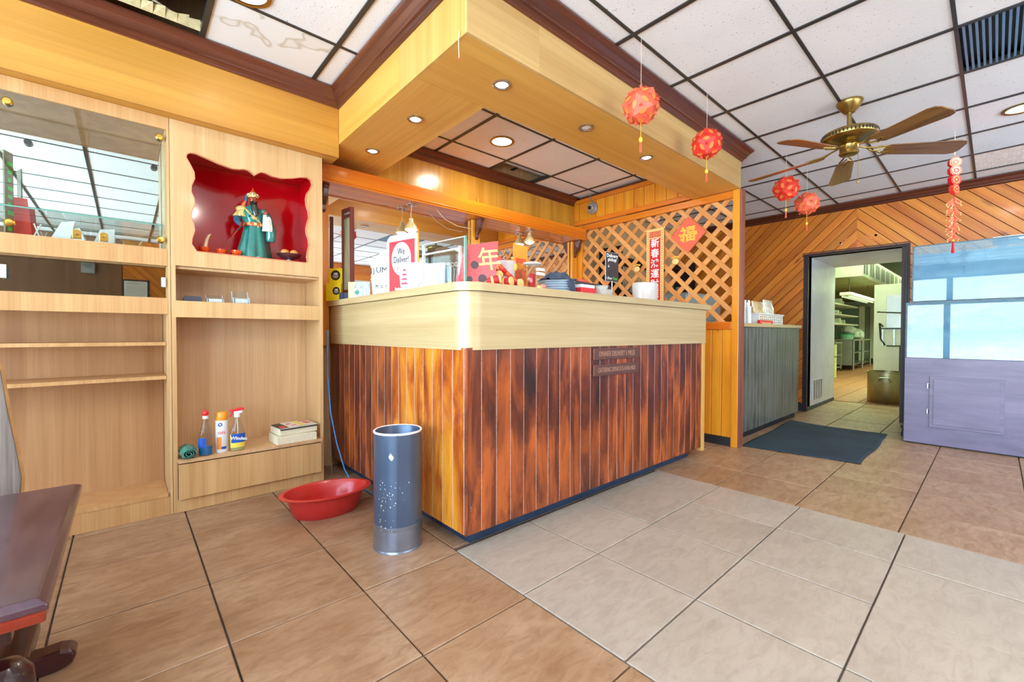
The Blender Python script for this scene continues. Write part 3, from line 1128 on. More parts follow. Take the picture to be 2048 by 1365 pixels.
outer = [(fx0, fz0), (fx0, fz1), (fx1, fz1), (fx1, fz0)]


def ring_verts(bm, pts, y):
    return [bm.verts.new((x - RO.x, y, z)) for x, z in pts]


ed = []
for y in (0.0,):
    ov = ring_verts(bmw, outer, y)
    iv = ring_verts(bmw, wav, y)
    for L_ in (ov, iv):
        for i in range(len(L_)):
            ed.append(bmw.edges.new((L_[i], L_[(i + 1) % len(L_)])))
bmesh.ops.triangle_fill(bmw, use_beauty=True, use_dissolve=False, edges=ed)
ext = bmesh.ops.extrude_face_region(bmw, geom=list(bmw.faces))
for g_ in ext['geom']:
    if isinstance(g_, bmesh.types.BMVert):
        g_.co.y += 0.018
bmesh.ops.recalc_face_normals(bmw, faces=bmw.faces)
mew = bpy.data.meshes.new('niche_face')
bmw.to_mesh(mew)
bmw.free()
mew.materials.append(M['cab'])
fo = bpy.data.objects.new('niche_face', mew)
COL.objects.link(fo)
fo.location = (0, -0.019, 0)
fo.parent = cr
# thin pale lip round the opening
lip = MB()
pts3 = [(x - RO.x, -0.0195, z) for x, z in wav]
lip.tube(pts3 + [pts3[0]], 0.0025, 6)
lip.build('niche_lip', plain('red_edge_band', (214, 120, 90), 0.4), cr, smooth=True)
# niche box, red lacquer
rbx('niche_back', X0 + 0.03, X1 - 0.03, YD - 0.025, YD - 0.015, 1.42, 2.0, M['red_lac'])
rbx('niche_side', X0 + 0.055, X0 + 0.065, YC + 0.001, YD - 0.026, 1.432, 2.0, M['red_lac'])
rbx('niche_side', X1 - 0.062, X1 - 0.052, YC + 0.001, YD - 0.026, 1.432, 2.0, M['red_lac'])
rbx('niche_floor', X0 + 0.03, X1 - 0.03, YC + 0.001, YD - 0.026, 1.420, 1.431, M['red_lac'])
rbx('niche_top', X0 + 0.03, X1 - 0.03, YC + 0.001, YD - 0.026, 2.001, 2.012, M['red_lac'])
# shelf opening between z 1.155 and 1.345
rbx('shelf', X0 + 0.02, X1 - 0.02, YC + 0.002, YD - 0.013, 1.330, 1.344, M['cab_in'])
rbx('shelf_front', X0 + 0.0, X1, YC - 0.019, YC - 0.001, 1.065, 1.155, M['cab_x'])
rbx('shelf', X0 + 0.02, X1 - 0.02, YC + 0.000, YD - 0.013, 1.141, 1.155, M['cab_in'])
rbx('stile', X0, X0 + 0.020, YC - 0.019, YC - 0.001, 0.0, 1.065, M['cab'])
rbx('stile', X1 - 0.020, X1, YC - 0.019, YC - 0.001, 0.0, 1.065, M['cab'])
rbx('stile', X0, X0 + 0.020, YC - 0.019, YC - 0.001, 1.155, 1.345, M['cab'])
rbx('stile', X1 - 0.020, X1, YC - 0.019, YC - 0.001, 1.155, 1.345, M['cab'])
rbx('ledge', X0 + 0.02, X1 - 0.02, YC - 0.052, YD - 0.013, 0.272, 0.291, M['cab_in'])
dr = rbx('drawer_front', X0 + 0.022, X1 - 0.022, YC - 0.045, YC - 0.026, 0.072, 0.264, M['cab_x'], 0.002)
rbx('plinth', X0 + 0.02, X1 - 0.02, YC - 0.022, YC - 0.004, 0.0, 0.071, M['cab_x'])

# ---- left unit: glass display case over a glass-fronted strip, two shelves
cl = thing('display_cabinet', 'oak laminate wall cabinet with mirrored glass display case and open shelves', 'cabinet', (-0.62, YC, 0))
LO = Vector((-0.62, YC, 0))


def lbx(name, x0, x1, y0, y1, z0, z1, mat, bevel=0.0, label=None):
    return bx(name, x0 - LO.x, x1 - LO.x, y0 - LO.y, y1 - LO.y, z0, z1, mat, cl, bevel, label)


A0, A1 = -1.42, 0.184
IX = 0.172           # right edge of the openings
lbx('side_panel', A1 - 0.018, A1, YC, YD, 0, 2.126, M['cab'])
lbx('side_panel', A0, A0 + 0.018, YC, YD, 0, 2.126, M['cab'])
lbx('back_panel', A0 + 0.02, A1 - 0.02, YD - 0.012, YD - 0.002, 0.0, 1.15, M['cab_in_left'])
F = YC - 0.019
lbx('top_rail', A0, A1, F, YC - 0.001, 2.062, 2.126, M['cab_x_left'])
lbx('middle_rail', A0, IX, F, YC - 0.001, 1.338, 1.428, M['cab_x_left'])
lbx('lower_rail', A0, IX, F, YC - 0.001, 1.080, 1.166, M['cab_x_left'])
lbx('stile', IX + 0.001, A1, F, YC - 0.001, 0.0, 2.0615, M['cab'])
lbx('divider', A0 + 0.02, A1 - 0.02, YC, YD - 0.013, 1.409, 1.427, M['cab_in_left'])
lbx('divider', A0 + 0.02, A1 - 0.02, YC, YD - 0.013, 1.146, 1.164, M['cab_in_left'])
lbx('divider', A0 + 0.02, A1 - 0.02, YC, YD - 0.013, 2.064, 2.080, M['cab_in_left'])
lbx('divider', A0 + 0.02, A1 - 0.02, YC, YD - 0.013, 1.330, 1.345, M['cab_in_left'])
# display: mirror back, glass shelf, two hinged glass leaves
lbx('mirror_back', A0 + 0.02, A1 - 0.02, YD - 0.024, YD - 0.014, 1.43, 2.062, M['mirror'])
lbx('glass_shelf', A0 + 0.02, A1 - 0.02, YC + 0.05, YD - 0.03, 1.560, 1.566, M['glass'])
lbx('glass_shelf_edge', A0 + 0.02, A1 - 0.02, YC + 0.047, YC + 0.050, 1.560, 1.566, M['glass_edge'])
for nm, g0, g1 in (('left', -0.405, -0.124), ('right', -0.119, IX - 0.004)):
    gd = lbx('glass_door', g0, g1, YC - 0.012, YC - 0.007, 1.431, 2.060, M['glass'])
    gx, gy, gz = (g0 + g1) / 2, YC - 0.0095, (1.431 + 2.060) / 2
    for zz in (1.475, 2.015):
        xx = g1 - 0.022 if nm == 'right' else g0 + 0.022
        MB().lathe([(0.0, 0), (0.018, 0), (0.018, 0.004), (0.013, 0.009), (0.0, 0.010)], 20).xf(Matrix.Translation((xx - gx, -0.003, zz - gz)) @ Matrix.Rotation(PI / 2, 4, 'X')).build('hinge_disc', M['brass_bright'], gd, smooth=True)
        MB().lathe([(0.0, 0), (0.016, 0), (0.016, 0.02), (0.0, 0.02)], 16).xf(Matrix.Translation((xx - gx, 0.024, zz - gz)) @ Matrix.Rotation(PI / 2, 4, 'X')).build('hinge_block', M['black'], gd, smooth=True)
    xx = g0 + 0.045 if nm == 'right' else g1 - 0.045
    lk = MB()
    lk.prism([(-0.016, -0.022), (0.016, -0.022), (0.016, 0.012), (0.010, 0.020), (0, 0.023), (-0.010, 0.020), (-0.016, 0.012)], -0.012, -0.003, 'y')
    lk.xf(Matrix.Translation((xx - gx, 0, 1.455 - gz)))
    lo_ = lk.build('lock_plate', M['brass_bright'], gd, bevel=0.002)
    MB().lathe([(0, 0), (0.008, 0), (0.008, 0.004), (0, 0.005)], 14).xf(Matrix.Translation((xx - gx, -0.012, 1.457 - gz)) @ Matrix.Rotation(PI / 2, 4, 'X')).build('lock_cylinder', M['brass'], gd, smooth=True)
lbx('glass_leaf_fixed', A0 + 0.02, -0.411, YC - 0.012, YC - 0.007, 1.431, 2.060, M['glass'])
# narrow strip with smoked glass in front of brown wood, mirror-dark
lbx('strip_back', A0 + 0.02, A1 - 0.02, YC + 0.03, YC + 0.04, 1.165, 1.330, M['mirror_dim'])
lbx('strip_glass', -0.110, IX - 0.002, YC - 0.010, YC - 0.006, 1.167, 1.337, M['glass'])
lbx('strip_glass', A0 + 0.02, -0.106, YC - 0.004, YC + 0.000, 1.167, 1.337, M['glass'])
lbx('finger_pull', IX - 0.026, IX - 0.008, YC - 0.014, YC - 0.010, 1.225, 1.275, M['white'])
lbx('finger_pull', -0.420, -0.395, YC - 0.014, YC - 0.010, 1.225, 1.285, M['white'])
# shelves of the open bay
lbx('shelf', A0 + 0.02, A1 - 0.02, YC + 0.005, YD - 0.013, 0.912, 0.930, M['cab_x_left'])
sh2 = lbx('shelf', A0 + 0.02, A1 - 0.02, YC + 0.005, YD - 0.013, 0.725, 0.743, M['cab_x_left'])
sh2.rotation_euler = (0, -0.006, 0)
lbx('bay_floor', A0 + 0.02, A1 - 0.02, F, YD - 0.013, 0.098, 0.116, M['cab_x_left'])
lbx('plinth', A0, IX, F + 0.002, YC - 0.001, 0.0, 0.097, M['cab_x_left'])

# ==================================================================== BACK OF THE COUNTER: mirror, header, pilasters
mw = thing('long_mirror', 'long wall mirror behind the counter, under the pine header', 'mirror', (2.4, YB, 1.5))
MB().box(-1.36, 1.40, -0.018, -0.013, -0.56, 0.55).build('mirror_plate', M['mirror'], mw)
MB().box(-1.36, 1.40, -0.012, -0.001, -0.58, 0.56).build('mirror_backing', M['backing'], mw)
hd = thing('pine_header', 'orange pine header box with beaded lower edge above the mirror', 'header', (2.4, 3.10, 2.03))
H0, H1 = 0.985 - 2.4, 3.892 - 2.4
hz = 2.03
bx('front_board', H0, H1, 0.0, 0.022, 0.030, 0.125, M['pine_rail_x'], hd, 0.003)
bd = MB()
bd.box(H0, H1, -0.010, 0.018, 0.0, 0.014).box(H0, H1, -0.016, 0.018, 0.014, 0.022).box(H0, H1, -0.008, 0.018, 0.022, 0.030)
bd.build('bead', M['pine_rail_x'], hd, bevel=0.003)
bx('underside', H0, H1, 0.018, 0.166, 0.004, 0.020, M['pine_rail_x'], hd)
bx('top_board', H0, H1, 0.022, 0.166, 0.105, 0.120, M['pine_rail_x'], hd)
for xx in (1.02, 2.395, 3.80):
    b_ = bx('pilaster_board', xx - 2.4 - 0.0, xx - 2.4 + 0.085, 0.125, 0.155, -1.14, -0.001, M['pine_z'], hd, 0.003)
    br = MB()
    pr = [(0.0, 0.0), (0.095, 0.0), (0.098, -0.022), (0.080, -0.030), (0.074, -0.055), (0.066, -0.085), (0.045, -0.115), (0.022, -0.135), (0.018, -0.165), (0.0, -0.185)]
    br.prism([(-0.0 + 0.125 - a, b2) for a, b2 in pr], -0.018, 0.018, 'x')
    br.xf(Matrix.Translation((xx - 2.4 + 0.042, 0, 0)))
    br.build('scroll_bracket', M['crown'], hd, bevel=0.003)
for xx in (2.47, 3.76):
    bx('peg', xx - 2.4, xx - 2.4 + 0.02, 0.148, 0.166, 0.10, 0.22, M['pine_z'], hd, 0.003)
bc = thing('back_counter', 'low laminate counter along the mirror, mostly hidden behind the front counter', 'counter', (2.7, 3.05, 0))
bx('top', -1.1, 1.16, -0.22, 0.2, 0.90, 0.93, M['fascia'], bc, 0.003)
bx('body', -1.09, 1.15, -0.20, 0.2, 0.0, 0.899, M['cab_x'], bc)

# ==================================================================== SIDE COUNTER by the kitchen door
sc_ = thing('side_counter', 'small counter of blackened grey boards between the partition and the kitchen doorway', 'counter', (4.95, 1.55, 0))
SX0, SX1, SY = 4.0, 5.86, 1.530
k = 0
nbd = 21
pt = (SX1 - SX0) / nbd
for k in range(nbd):
    bx('board', SX0 + k * pt + 0.0015 - 4.95, SX0 + (k + 1) * pt - 0.0015 - 4.95, SY - 1.55, SY - 1.55 + 0.016, 0.075, 1.045, M['stain_grey'], sc_, 0.003)
bx('groove_backing', SX0 - 4.95, SX1 - 4.95, SY - 1.55 + 0.010, SY - 1.55 + 0.03, 0.076, 1.045, M['black_kick'], sc_)
bx('worktop', SX0 - 4.95, SX1 + 0.03 - 4.95, SY - 1.55 - 0.015, 2.0 - 1.55, 1.046, 1.080, M['fascia'], sc_, 0.002)
bx('toe_kick', SX0 - 4.95, SX1 - 0.06 - 4.95, SY - 1.55 + 0.05, SY - 1.55 + 0.07, 0.0, 0.076, M['black_kick'], sc_)
bx('end_panel', SX1 - 0.016 - 4.95, SX1 - 4.95, SY - 1.55 + 0.032, 2.0 - 1.56, 0.0, 1.045, M['stain_grey'], sc_)

# ==================================================================== LIGHT FITTINGS
M['lamp_glow'] = emitter('lamp_glow', (255, 236, 190), 14.0)
M['lamp_soft'] = emitter('lamp_soft', (255, 240, 214), 3.0)
M['lamp_dim'] = plain('lamp_glass', (226, 220, 210), 0.15, coat=0.5, var=0.15, vscale=90)
spots = [(1.405, 1.650, 'first halogen downlight in the beam, nearest its outer corner', 1),
         (2.070, 1.653, 'unlit looking halogen downlight midway along the long beam', 0),
         (2.733, 1.648, 'halogen downlight in the beam, nearest the lattice partition', 1),
         (1.259, 2.246, 'lit halogen downlight in the middle of the short beam', 1),
         (1.261, 2.830, 'lit halogen downlight at the cabinet end of the short beam', 1)]
for x, y, lab, on in spots:
    t = thing('recessed_downlight', lab, 'ceiling light', (x, y, BZ), group='halogen downlights in the dropped beam')
    MB().lathe([(0.030, -0.001), (0.046, -0.001), (0.048, -0.004), (0.042, -0.008), (0.033, -0.007), (0.030, -0.003)], 28, cap=False).build('trim_ring', M['chrome'], t, smooth=True)
    MB().lathe([(0.0, -0.006), (0.012, -0.006), (0.026, -0.004), (0.031, -0.001), (0.0, -0.001)], 24).build('lens', M['lamp_glow'] if on else M['lamp_dim'], t, smooth=True)
    if on:
        d = bpy.data.lights.new('downlight_beam', 'SPOT')
        d.energy = 8
        d.color = (1.0, 0.90, 0.76)
        d.spot_size = 1.9
        d.spot_blend = 0.8
        d.shadow_soft_size = 0.04
        o = bpy.data.objects.new('downlight_beam', d)
        COL.objects.link(o)
        o.location = (x, y, BZ - 0.02)
rounds = [(2.295, 2.694, 'round recessed lamp glowing in the ceiling over the counter', 14),
          (4.62, -0.10, 'round recessed lamp in the ceiling right of the fan', 22),
          (0.43, 2.30, 'round recessed lamp in the ceiling above the cabinets', 2),
          (0.6, -0.3, 'added round fill lamp, out of view above the middle of the dining floor', 26),
          (2.2, -1.3, 'added round fill lamp, out of view nearer the side windows', 26)]  # last two lie out of view, added to fill the room with light
for x, y, lab, e in rounds:
    t = thing('round_ceiling_lamp', lab, 'ceiling light', (x, y, HC + 0.006), group='round recessed lamps in the ceiling tiles')
    MB().lathe([(0.078, -0.001), (0.098, -0.001), (0.100, -0.006), (0.092, -0.010), (0.080, -0.008)], 36, cap=False).build('trim_ring', M['brass'], t, smooth=True)
    MB().lathe([(0.0, -0.012), (0.03, -0.011), (0.06, -0.008), (0.082, -0.002), (0.0, -0.001)], 32).build('lens', M['lamp_glow'] if e == 14 else M['lamp_soft'], t, smooth=True)
    d = bpy.data.lights.new('lamp_light', 'AREA')
    d.shape = 'DISK'
    d.size = 0.16
    d.energy = e
    d.color = (1.0, 0.94, 0.84)
    o = bpy.data.objects.new('lamp_light', d)
    COL.objects.link(o)
    o.location = (x, y, HC - 0.02)

# hanging lamp bulbs under the pine header
M['bulb_cone'] = plain('reflector_lamp_shell', (222, 204, 150), 0.3, 0.2, coat=0.4)
for x, drop, lab in ((1.745, 0.112, 'reflector lamp dangling on its wire from the header, left'), (3.085, 0.022, 'reflector lamp close under the header, right')):
    t = thing('hanging_lamp', lab, 'lamp', (x, 3.185, hz - 0.002), group='reflector lamps under the pine header')
    MB().lathe([(0.030, 0), (0.044, 0), (0.044, -0.004), (0.030, -0.004)], 24, cap=False).build('ceiling_ring', M['chrome'], t, smooth=True)
    MB().tube([(0, 0, 0), (0.004, 0.002, -drop * 0.4), (-0.003, 0, -drop * 0.7), (0, 0, -drop)], 0.0022, 6).build('wire', M['string'], t)
    MB().lathe([(0.012, -drop), (0.018, -drop - 0.004), (0.020, -drop - 0.028), (0.026, -drop - 0.038), (0.042, -drop - 0.060), (0.054, -drop - 0.085), (0.056, -drop - 0.094), (0.048, -drop - 0.0945)], 28, cap=False).build('reflector', M['bulb_cone'], t, smooth=True)
    MB().lathe([(0.0, -drop - 0.116), (0.022, -drop - 0.112), (0.040, -drop - 0.102), (0.048, -drop - 0.093), (0.0, -drop - 0.092)], 28).build('lamp_face', M['lamp_glow'], t, smooth=True)
    d = bpy.data.lights.new('lamp_light', 'SPOT')
    d.energy = 7
    d.color = (1.0, 0.88, 0.66)
    d.spot_size = 2.4
    d.spot_blend = 0.9
    d.shadow_soft_size = 0.035
    o = bpy.data.objects.new('lamp_light', d)
    COL.objects.link(o)
    o.location = (x, 3.185, hz - drop - 0.125)
tag(MB().tube([(2.0, 3.20, hz + 0.0), (2.08, 3.20, hz - 0.06), (2.2, 3.19, hz - 0.10), (2.36, 3.19, hz - 0.10)], 0.003, 6).build('loose_wire', M['string']), 'thin loose wire drooping under the pine header', 'wire')

# return-air grille and lit diffuser panel at the right
g = thing('ceiling_grille', 'blue-grey slatted air grille in the ceiling, upper right', 'vent', (3.4535, -0.1225, HC))
M['grille'] = plain('grille_metal', (120, 148, 176), 0.4, 0.3)
for k in range(24):
    bx('slat', -0.285, 0.285, -0.272 + k * 0.0227, -0.262 + k * 0.0227, 0.004, 0.012, M['grille'], g)
bx('duct_mouth', -0.285, 0.285, -0.275, 0.275, 0.05, 0.055, M['black'], g)
bx('frame', -0.287, -0.280, -0.275, 0.275, 0.002, 0.03, M['grille'], g)
g = thing('ceiling_light_panel', 'rectangular ceiling light panel with ribbed diffuser, near the chevron wall', 'ceiling light', (5.7925, -0.1225, HC))
M['diffuser'] = plain('ribbed_diffuser', (206, 210, 214), 0.25, coat=0.3, var=0.25, vscale=22, emit=((235, 238, 240), 0.25))
for k in range(22):
    bx('rib', -0.28, 0.28, -0.272 + k * 0.0248, -0.250 + k * 0.0248, 0.006, 0.012, M['diffuser'], g)
bx('panel', -0.283, 0.283, -0.275, 0.275, 0.013, 0.016, M['diffuser'], g)
# inside of the two open ceiling cells
d1 = thing('ceiling_duct', 'dark duct and torn insulation seen through the missing ceiling tile', 'duct', (0.05, 2.6, 2.75))
MB().prism([(-0.35, 0.0), (0.12, 0.0), (0.20, 0.10), (0.20, 0.25), (-0.35, 0.25)], -0.5, 0.24, 'y').build('duct_shell', M['duct_insul'], d1)
MB().tube([(-0.5, -0.1, -0.12), (-0.15, 0.05, -0.14), (0.25, 0.22, -0.17)], 0.006, 6).build('cable', M['string'], d1)
tb = MB()
for k in range(16):
    xx = -0.45 + k * 0.047
    tb.add([(xx, 0.175, -0.205), (xx + 0.047, 0.175, -0.205), (xx + 0.047, 0.15 - 0.02 * random.random(), -0.175 + 0.02 * random.random()), (xx, 0.15, -0.17), (xx, 0.20, -0.17)], [(0, 1, 2, 3), (0, 3, 4)])
tb.build('torn_tile_edge', plain('torn_fibre', (206, 186, 140), 0.9, var=0.25, vscale=30), d1)
d2 = thing('round_duct', 'grey-blue round duct seen through the open ceiling cell over the counter', 'duct', (2.85, 3.0, 2.72))
MB().tube([(-0.5, 0.02, 0), (0, 0.02, 0), (0.5, 0.02, 0)], 0.16, 24).build('duct_shell', plain('duct_foil', (176, 200, 240), 0.4, 0.0, var=0.25, vscale=6), d2, smooth=True)
bx('hanger_strap', -0.02, 0.02, -0.14, 0.2, -0.135, -0.13, M['black'], d2)

# ==================================================================== CEILING FAN
fan = thing('ceiling_fan', 'antique brass ceiling fan with five oak blades', 'fan', (3.63, 0.675, HC), rotz=0)
MB().lathe([(0.0, 0.0), (0.072, 0.0), (0.074, -0.006), (0.068, -0.022), (0.050, -0.050), (0.036, -0.066), (0.030, -0.074), (0.0, -0.076)], 40).build('canopy', M['brass'], fan, smooth=True)
MB().lathe([(0.0, -0.07), (0.0135, -0.07), (0.0135, -0.185), (0.0, -0.185)], 20).build('down_rod', M['brass'], fan, smooth=True)
MB().lathe([(0.0, -0.170), (0.024, -0.172), (0.034, -0.184), (0.060, -0.190), (0.100, -0.196), (0.138, -0.204), (0.152, -0.212), (0.156, -0.222), (0.156, -0.244), (0.150, -0.252),
            (0.120, -0.266), (0.085, -0.276), (0.070, -0.284), (0.0, -0.286)], 56).build('motor_housing', M['brass'], fan, smooth=True)
for k in range(48):
    a = 2 * PI * k / 48
    bb = MB().prism([(-0.0035, -0.010), (0.0035, -0.010), (0.005, 0), (0.0035, 0.010), (-0.0035, 0.010), (-0.005, 0)], -0.0015, 0.0015, 'y')
    bb.xf(Matrix.Rotation(a, 4, 'Z') @ Matrix.Translation((0, -0.1562, -0.233)))
    bb.build('band_slot', M['black'], fan)
MB().lathe([(0.0, -0.284), (0.050, -0.284), (0.055, -0.292), (0.052, -0.300), (0.052, -0.335), (0.056, -0.342), (0.050, -0.352), (0.030, -0.358), (0.0, -0.360)], 36).build('switch_cap', M['brass'], fan, smooth=True)
MB().tube([(0.02, -0.045, -0.35), (0.022, -0.047, -0.42), (0.022, -0.047, -0.53)], 0.0015, 5).build('pull_chain', M['brass_bright'], fan)
MB().ball((0.022, -0.047, -0.54), 0.008, 10, 6).build('pull_knob', M['brass_bright'], fan, smooth=True)
blade = MB()
outl = []
L0, L1 = 0.20, 0.625
w0, w1 = 0.052, 0.072
pts_up = [(L0, w0 * 0.75), (L0 + 0.02, w0), (L0 + 0.2, w0 * 1.18), (L1 - 0.05, w1), (L1 - 0.015, w1 * 0.85), (L1, w1 * 0.5)]
poly = pts_up + [(x, -y) for x, y in reversed(pts_up)]
blade.prism(poly, -0.003, 0.003, 'z')
for k in range(5):
    a = math.radians(16 + 72 * k)
    R_ = Matrix.Rotation(a, 4, 'Z') @ Matrix.Translation((0, 0, -0.325)) @ Matrix.Rotation(math.radians(3.5), 4, 'Y') @ Matrix.Rotation(math.radians(-12), 4, 'X')
    bmb = MB()
    bmb.v, bmb.f = list(blade.v), list(blade.f)
    b_ = bmb.build('blade', M['fanblade'], fan, bevel=0.0015, mat_world=R_)
    ir = MB()
    ir.tube([(0.055, 0, 0.030), (0.10, 0.0, 0.020), (0.14, 0.018, 0.006), (0.19, 0.034, 0.0045), (0.24, 0.024, 0.0045), (0.262, 0.0, 0.0045)], 0.0055, 8)
    ir.tube([(0.055, 0, 0.030), (0.10, 0.0, 0.020), (0.14, -0.018, 0.006), (0.19, -0.034, 0.0045), (0.24, -0.024, 0.0045), (0.262, 0.0, 0.0045)], 0.0055, 8)
    ir.tube([(0.14, 0, -0.0045), (0.19, 0.03, -0.0045), (0.25, 0.0, -0.0045), (0.19, -0.03, -0.0045), (0.14, 0, -0.0045)], 0.0045, 8)
    i_ = ir.build('blade_iron', M['brass'], b_, smooth=True)

# ==================================================================== PAPER LANTERNS
def icosphere_dirs():
    p = (1 + 5 ** 0.5) / 2
    v = []
    for a in (-1, 1):
        for b in (-p, p):
            v += [(0, a, b), (a, b, 0), (b, 0, a)]
    return [Vector(q).normalized() for q in v]


def lantern(x, y, zc, r, lab, seed, string_z=None):
    rr = random.Random(seed)
    t = thing('paper_lantern', lab, 'lantern', (x, y, zc), group='red paper lanterns of folded envelopes')
    base_rot = Euler((rr.uniform(0, 3), rr.uniform(0, 3), rr.uniform(0, 3))).to_matrix()
    dirs = [base_rot @ d for d in icosphere_dirs()]
    ed = []
    for i in range(12):
        for j in range(i + 1, 12):
            if dirs[i].dot(dirs[j]) > 0.3:
                ed.append((dirs[i], dirs[j]))
    # thirty folded envelopes: one per edge of an icosahedron, with pointed tips standing out
    pm, om = {}, {}
    for a, b in ed:
        m_ = (a + b).normalized()
        s = (b - a).normalized()
        w = m_.cross(s)
        F_ = Matrix(((s.x, w.x, m_.x, 0), (s.y, w.y, m_.y, 0), (s.z, w.z, m_.z, 0), (0, 0, 0, 1)))
        if not pm:
            h_ = r * 1.14 * a.dot(s)
            k_ = r * 1.14 * a.dot(m_)
            q = MB()
            top_ = [(h_, 0, k_), (0, r * 0.40, r * 0.84), (-h_, 0, k_), (0, -r * 0.40, r * 0.84), (0, 0, r * 0.98)]
            q.add(top_, [(0, 1, 4), (1, 2, 4), (2, 3, 4), (3, 0, 4)])
            q.add([(0, r * 0.40, r * 0.84), (r * 0.10, r * 0.46, r * 1.06), (-r * 0.16, r * 0.30, r * 0.92)], [(0, 1, 2)])
            q.add([(0, -r * 0.40, r * 0.84), (-r * 0.10, -r * 0.46, r * 1.06), (r * 0.16, -r * 0.30, r * 0.92)], [(0, 1, 2)])
            pet = q.build('folded_envelope', M['red_paper'] if seed % 2 else M['red_paper2'], t, mat_world=F_)
            pet.modifiers.new('thick', 'SOLIDIFY').thickness = 0.001
            e = MB()
            e.add([(r * 0.24 * math.cos(2 * PI * k / 12), r * 0.13 * math.sin(2 * PI * k / 12), r * 0.992) for k in range(12)], [tuple(range(12))])
            ovl = e.build('printed_oval', M['gold_oval'], pet)
            ovl.modifiers.new('thick', 'SOLIDIFY').thickness = 0.001
            pm['p'], om['o'] = pet, ovl
        else:
            pet = pm['p'].copy()
            COL.objects.link(pet)
            pet.matrix_local = F_
            ovl = om['o'].copy()
            COL.objects.link(ovl)
            ovl.parent = pet
    MB().ball((0, 0, 0), r * 0.72, 14, 10).build('inner_fold', M['red_deep'], t)
    MB().tube([(0, 0, HC - zc), (0, 0, r * 1.0)], 0.0012, 5).build('hanging_string', M['string'], t)
    MB().tube([(0, 0, -r * 0.9), (0, 0, -r * 1.0 - 0.075)], 0.0015, 5).build('tassel_cord', M['gold'], t)
    MB().ball((0, 0, -r * 1.0 - 0.088), (0.011, 0.011, 0.016), 12, 8).build('tassel_knot', M['gold'], t, smooth=True)
    tz = -r * 1.0 - 0.10
    ts = MB()
    for k in range(9):
        a = 2 * PI * k / 9
        ts.tube([(0.003 * math.cos(a), 0.003 * math.sin(a), tz), (0.006 * math.cos(a), 0.006 * math.sin(a), tz - 0.055)], 0.0013, 4)
    ts.build('tassel', M['red_paper2'], t)
    return t


lantern(2.035, 1.262, 2.178, 0.088, 'biggest red paper lantern, hanging before the long beam on the left', 2)
lantern(2.825, 1.268, 2.212, 0.088, 'red paper lantern hanging before the far end of the long beam', 3)
lantern(4.30, 1.235, 2.245, 0.098, 'red paper lantern beyond the partition, the left one of the pair', 5)
lantern(4.72, 1.185, 2.188, 0.096, 'red paper lantern beyond the partition, the right one of the pair', 8)
# stray string and hook on the beam
t = thing('hanging_string', 'short pale string looped on a hook at the corner of the beam', 'string', (BX - 0.006, 1.506, 2.24))
MB().tube([(0, 0, 0), (-0.004, 0, -0.05), (0, 0.002, -0.11)], 0.0018, 5).build('cord', M['string'], t)
MB().ball((0, 0.002, -0.115), 0.005, 8, 6).build('knot', M['red_paper2'], t)

# ==================================================================== FIRECRACKER HANGING (right)
t = thing('firecracker_hanging', 'long hanging of red discs above a string of paper firecrackers, by the glass tank', 'decoration', (4.75, 0.23, 2.25))
MB().tube([(0, 0, HC - 2.25), (0, 0, 0.10)], 0.0015, 5).build('hanging_string', M['string'], t)
MB().tube([(0, 0, 0.10), (0, 0, -0.60)], 0.0015, 5).build('cord', M['red_deep'], t)
for i, (z, r, mt) in enumerate(((0.045, 0.040, 'red_paper'), (-0.018, 0.042, 'paper'), (-0.088, 0.044, 'red_deep'), (-0.158, 0.040, 'red_paper'))):
    dr_ = MB().lathe([(0.0, -0.014), (r, -0.014), (r, 0.014), (0.0, 0.014)], 8)
    dr_.xf(Matrix.Translation((0, 0, z)) @ Matrix.Rotation(math.radians(-60 + 12 * i), 4, 'Z') @ Matrix.Rotation(PI / 2, 4, 'X') @ Matrix.Rotation(PI / 8, 4, 'Z'))
    dd = dr_.build('drum_disc', M['red_paper'] if mt != 'red_deep' else M['red_deep'], t)
    for s_ in (-1, 1):
        f_ = MB().lathe([(0.0, 0), (r * 0.68, 0), (r * 0.68, 0.002), (0, 0.002)], 8)
        f_.xf(Matrix.Translation((0, 0, z)) @ Matrix.Rotation(math.radians(-60 + 12 * i), 4, 'Z') @ Matrix.Rotation(s_ * PI / 2, 4, 'X') @ Matrix.Translation((0, 0, 0.0142)))
        f_.build('disc_print', M['gold_oval'] if i != 1 else M['gold_paper'], dd)
        f2 = MB().lathe([(r * 0.22, 0), (r * 0.5, 0), (r * 0.5, 0.0015), (r * 0.22, 0.0015)], 20, cap=False)
        f2.xf(Matrix.Translation((0, 0, z)) @ Matrix.Rotation(math.radians(-60 + 12 * i), 4, 'Z') @ Matrix.Rotation(s_ * PI / 2, 4, 'X') @ Matrix.Translation((0, 0, 0.0165)))
        f2.build('disc_symbol', M['red_deep'], dd)
rr = random.Random(4)
for k in range(44):
    z = -0.225 - 0.30 * k / 43
    a = math.radians(-42 + (180 if k % 2 else 0)) + rr.uniform(-0.7, 0.7)
    p0 = Vector((0.004 * math.cos(a), 0.004 * math.sin(a), z))
    L = 0.050
    p1 = p0 + Vector((math.cos(a) * L * 0.75, math.sin(a) * L * 0.75, -L * 0.7))
    c_ = MB().tube([p0, p1], 0.0042, 7).build('firecracker', M['red_paper2'], t)
    pe = p0 + (p1 - p0) * 1.02
    MB().tube([p0 + (p1 - p0) * 0.93, pe], 0.0046, 7).build('cap', M['gold_paper'], c_)
ts = MB()
for k in range(9):
    a = 2 * PI * k / 9
    ts.tube([(0.003 * math.cos(a), 0.003 * math.sin(a), -0.555), (0.008 * math.cos(a), 0.008 * math.sin(a), -0.645)], 0.0022, 4)
ts.build('tassel', M['red_deep'], t)
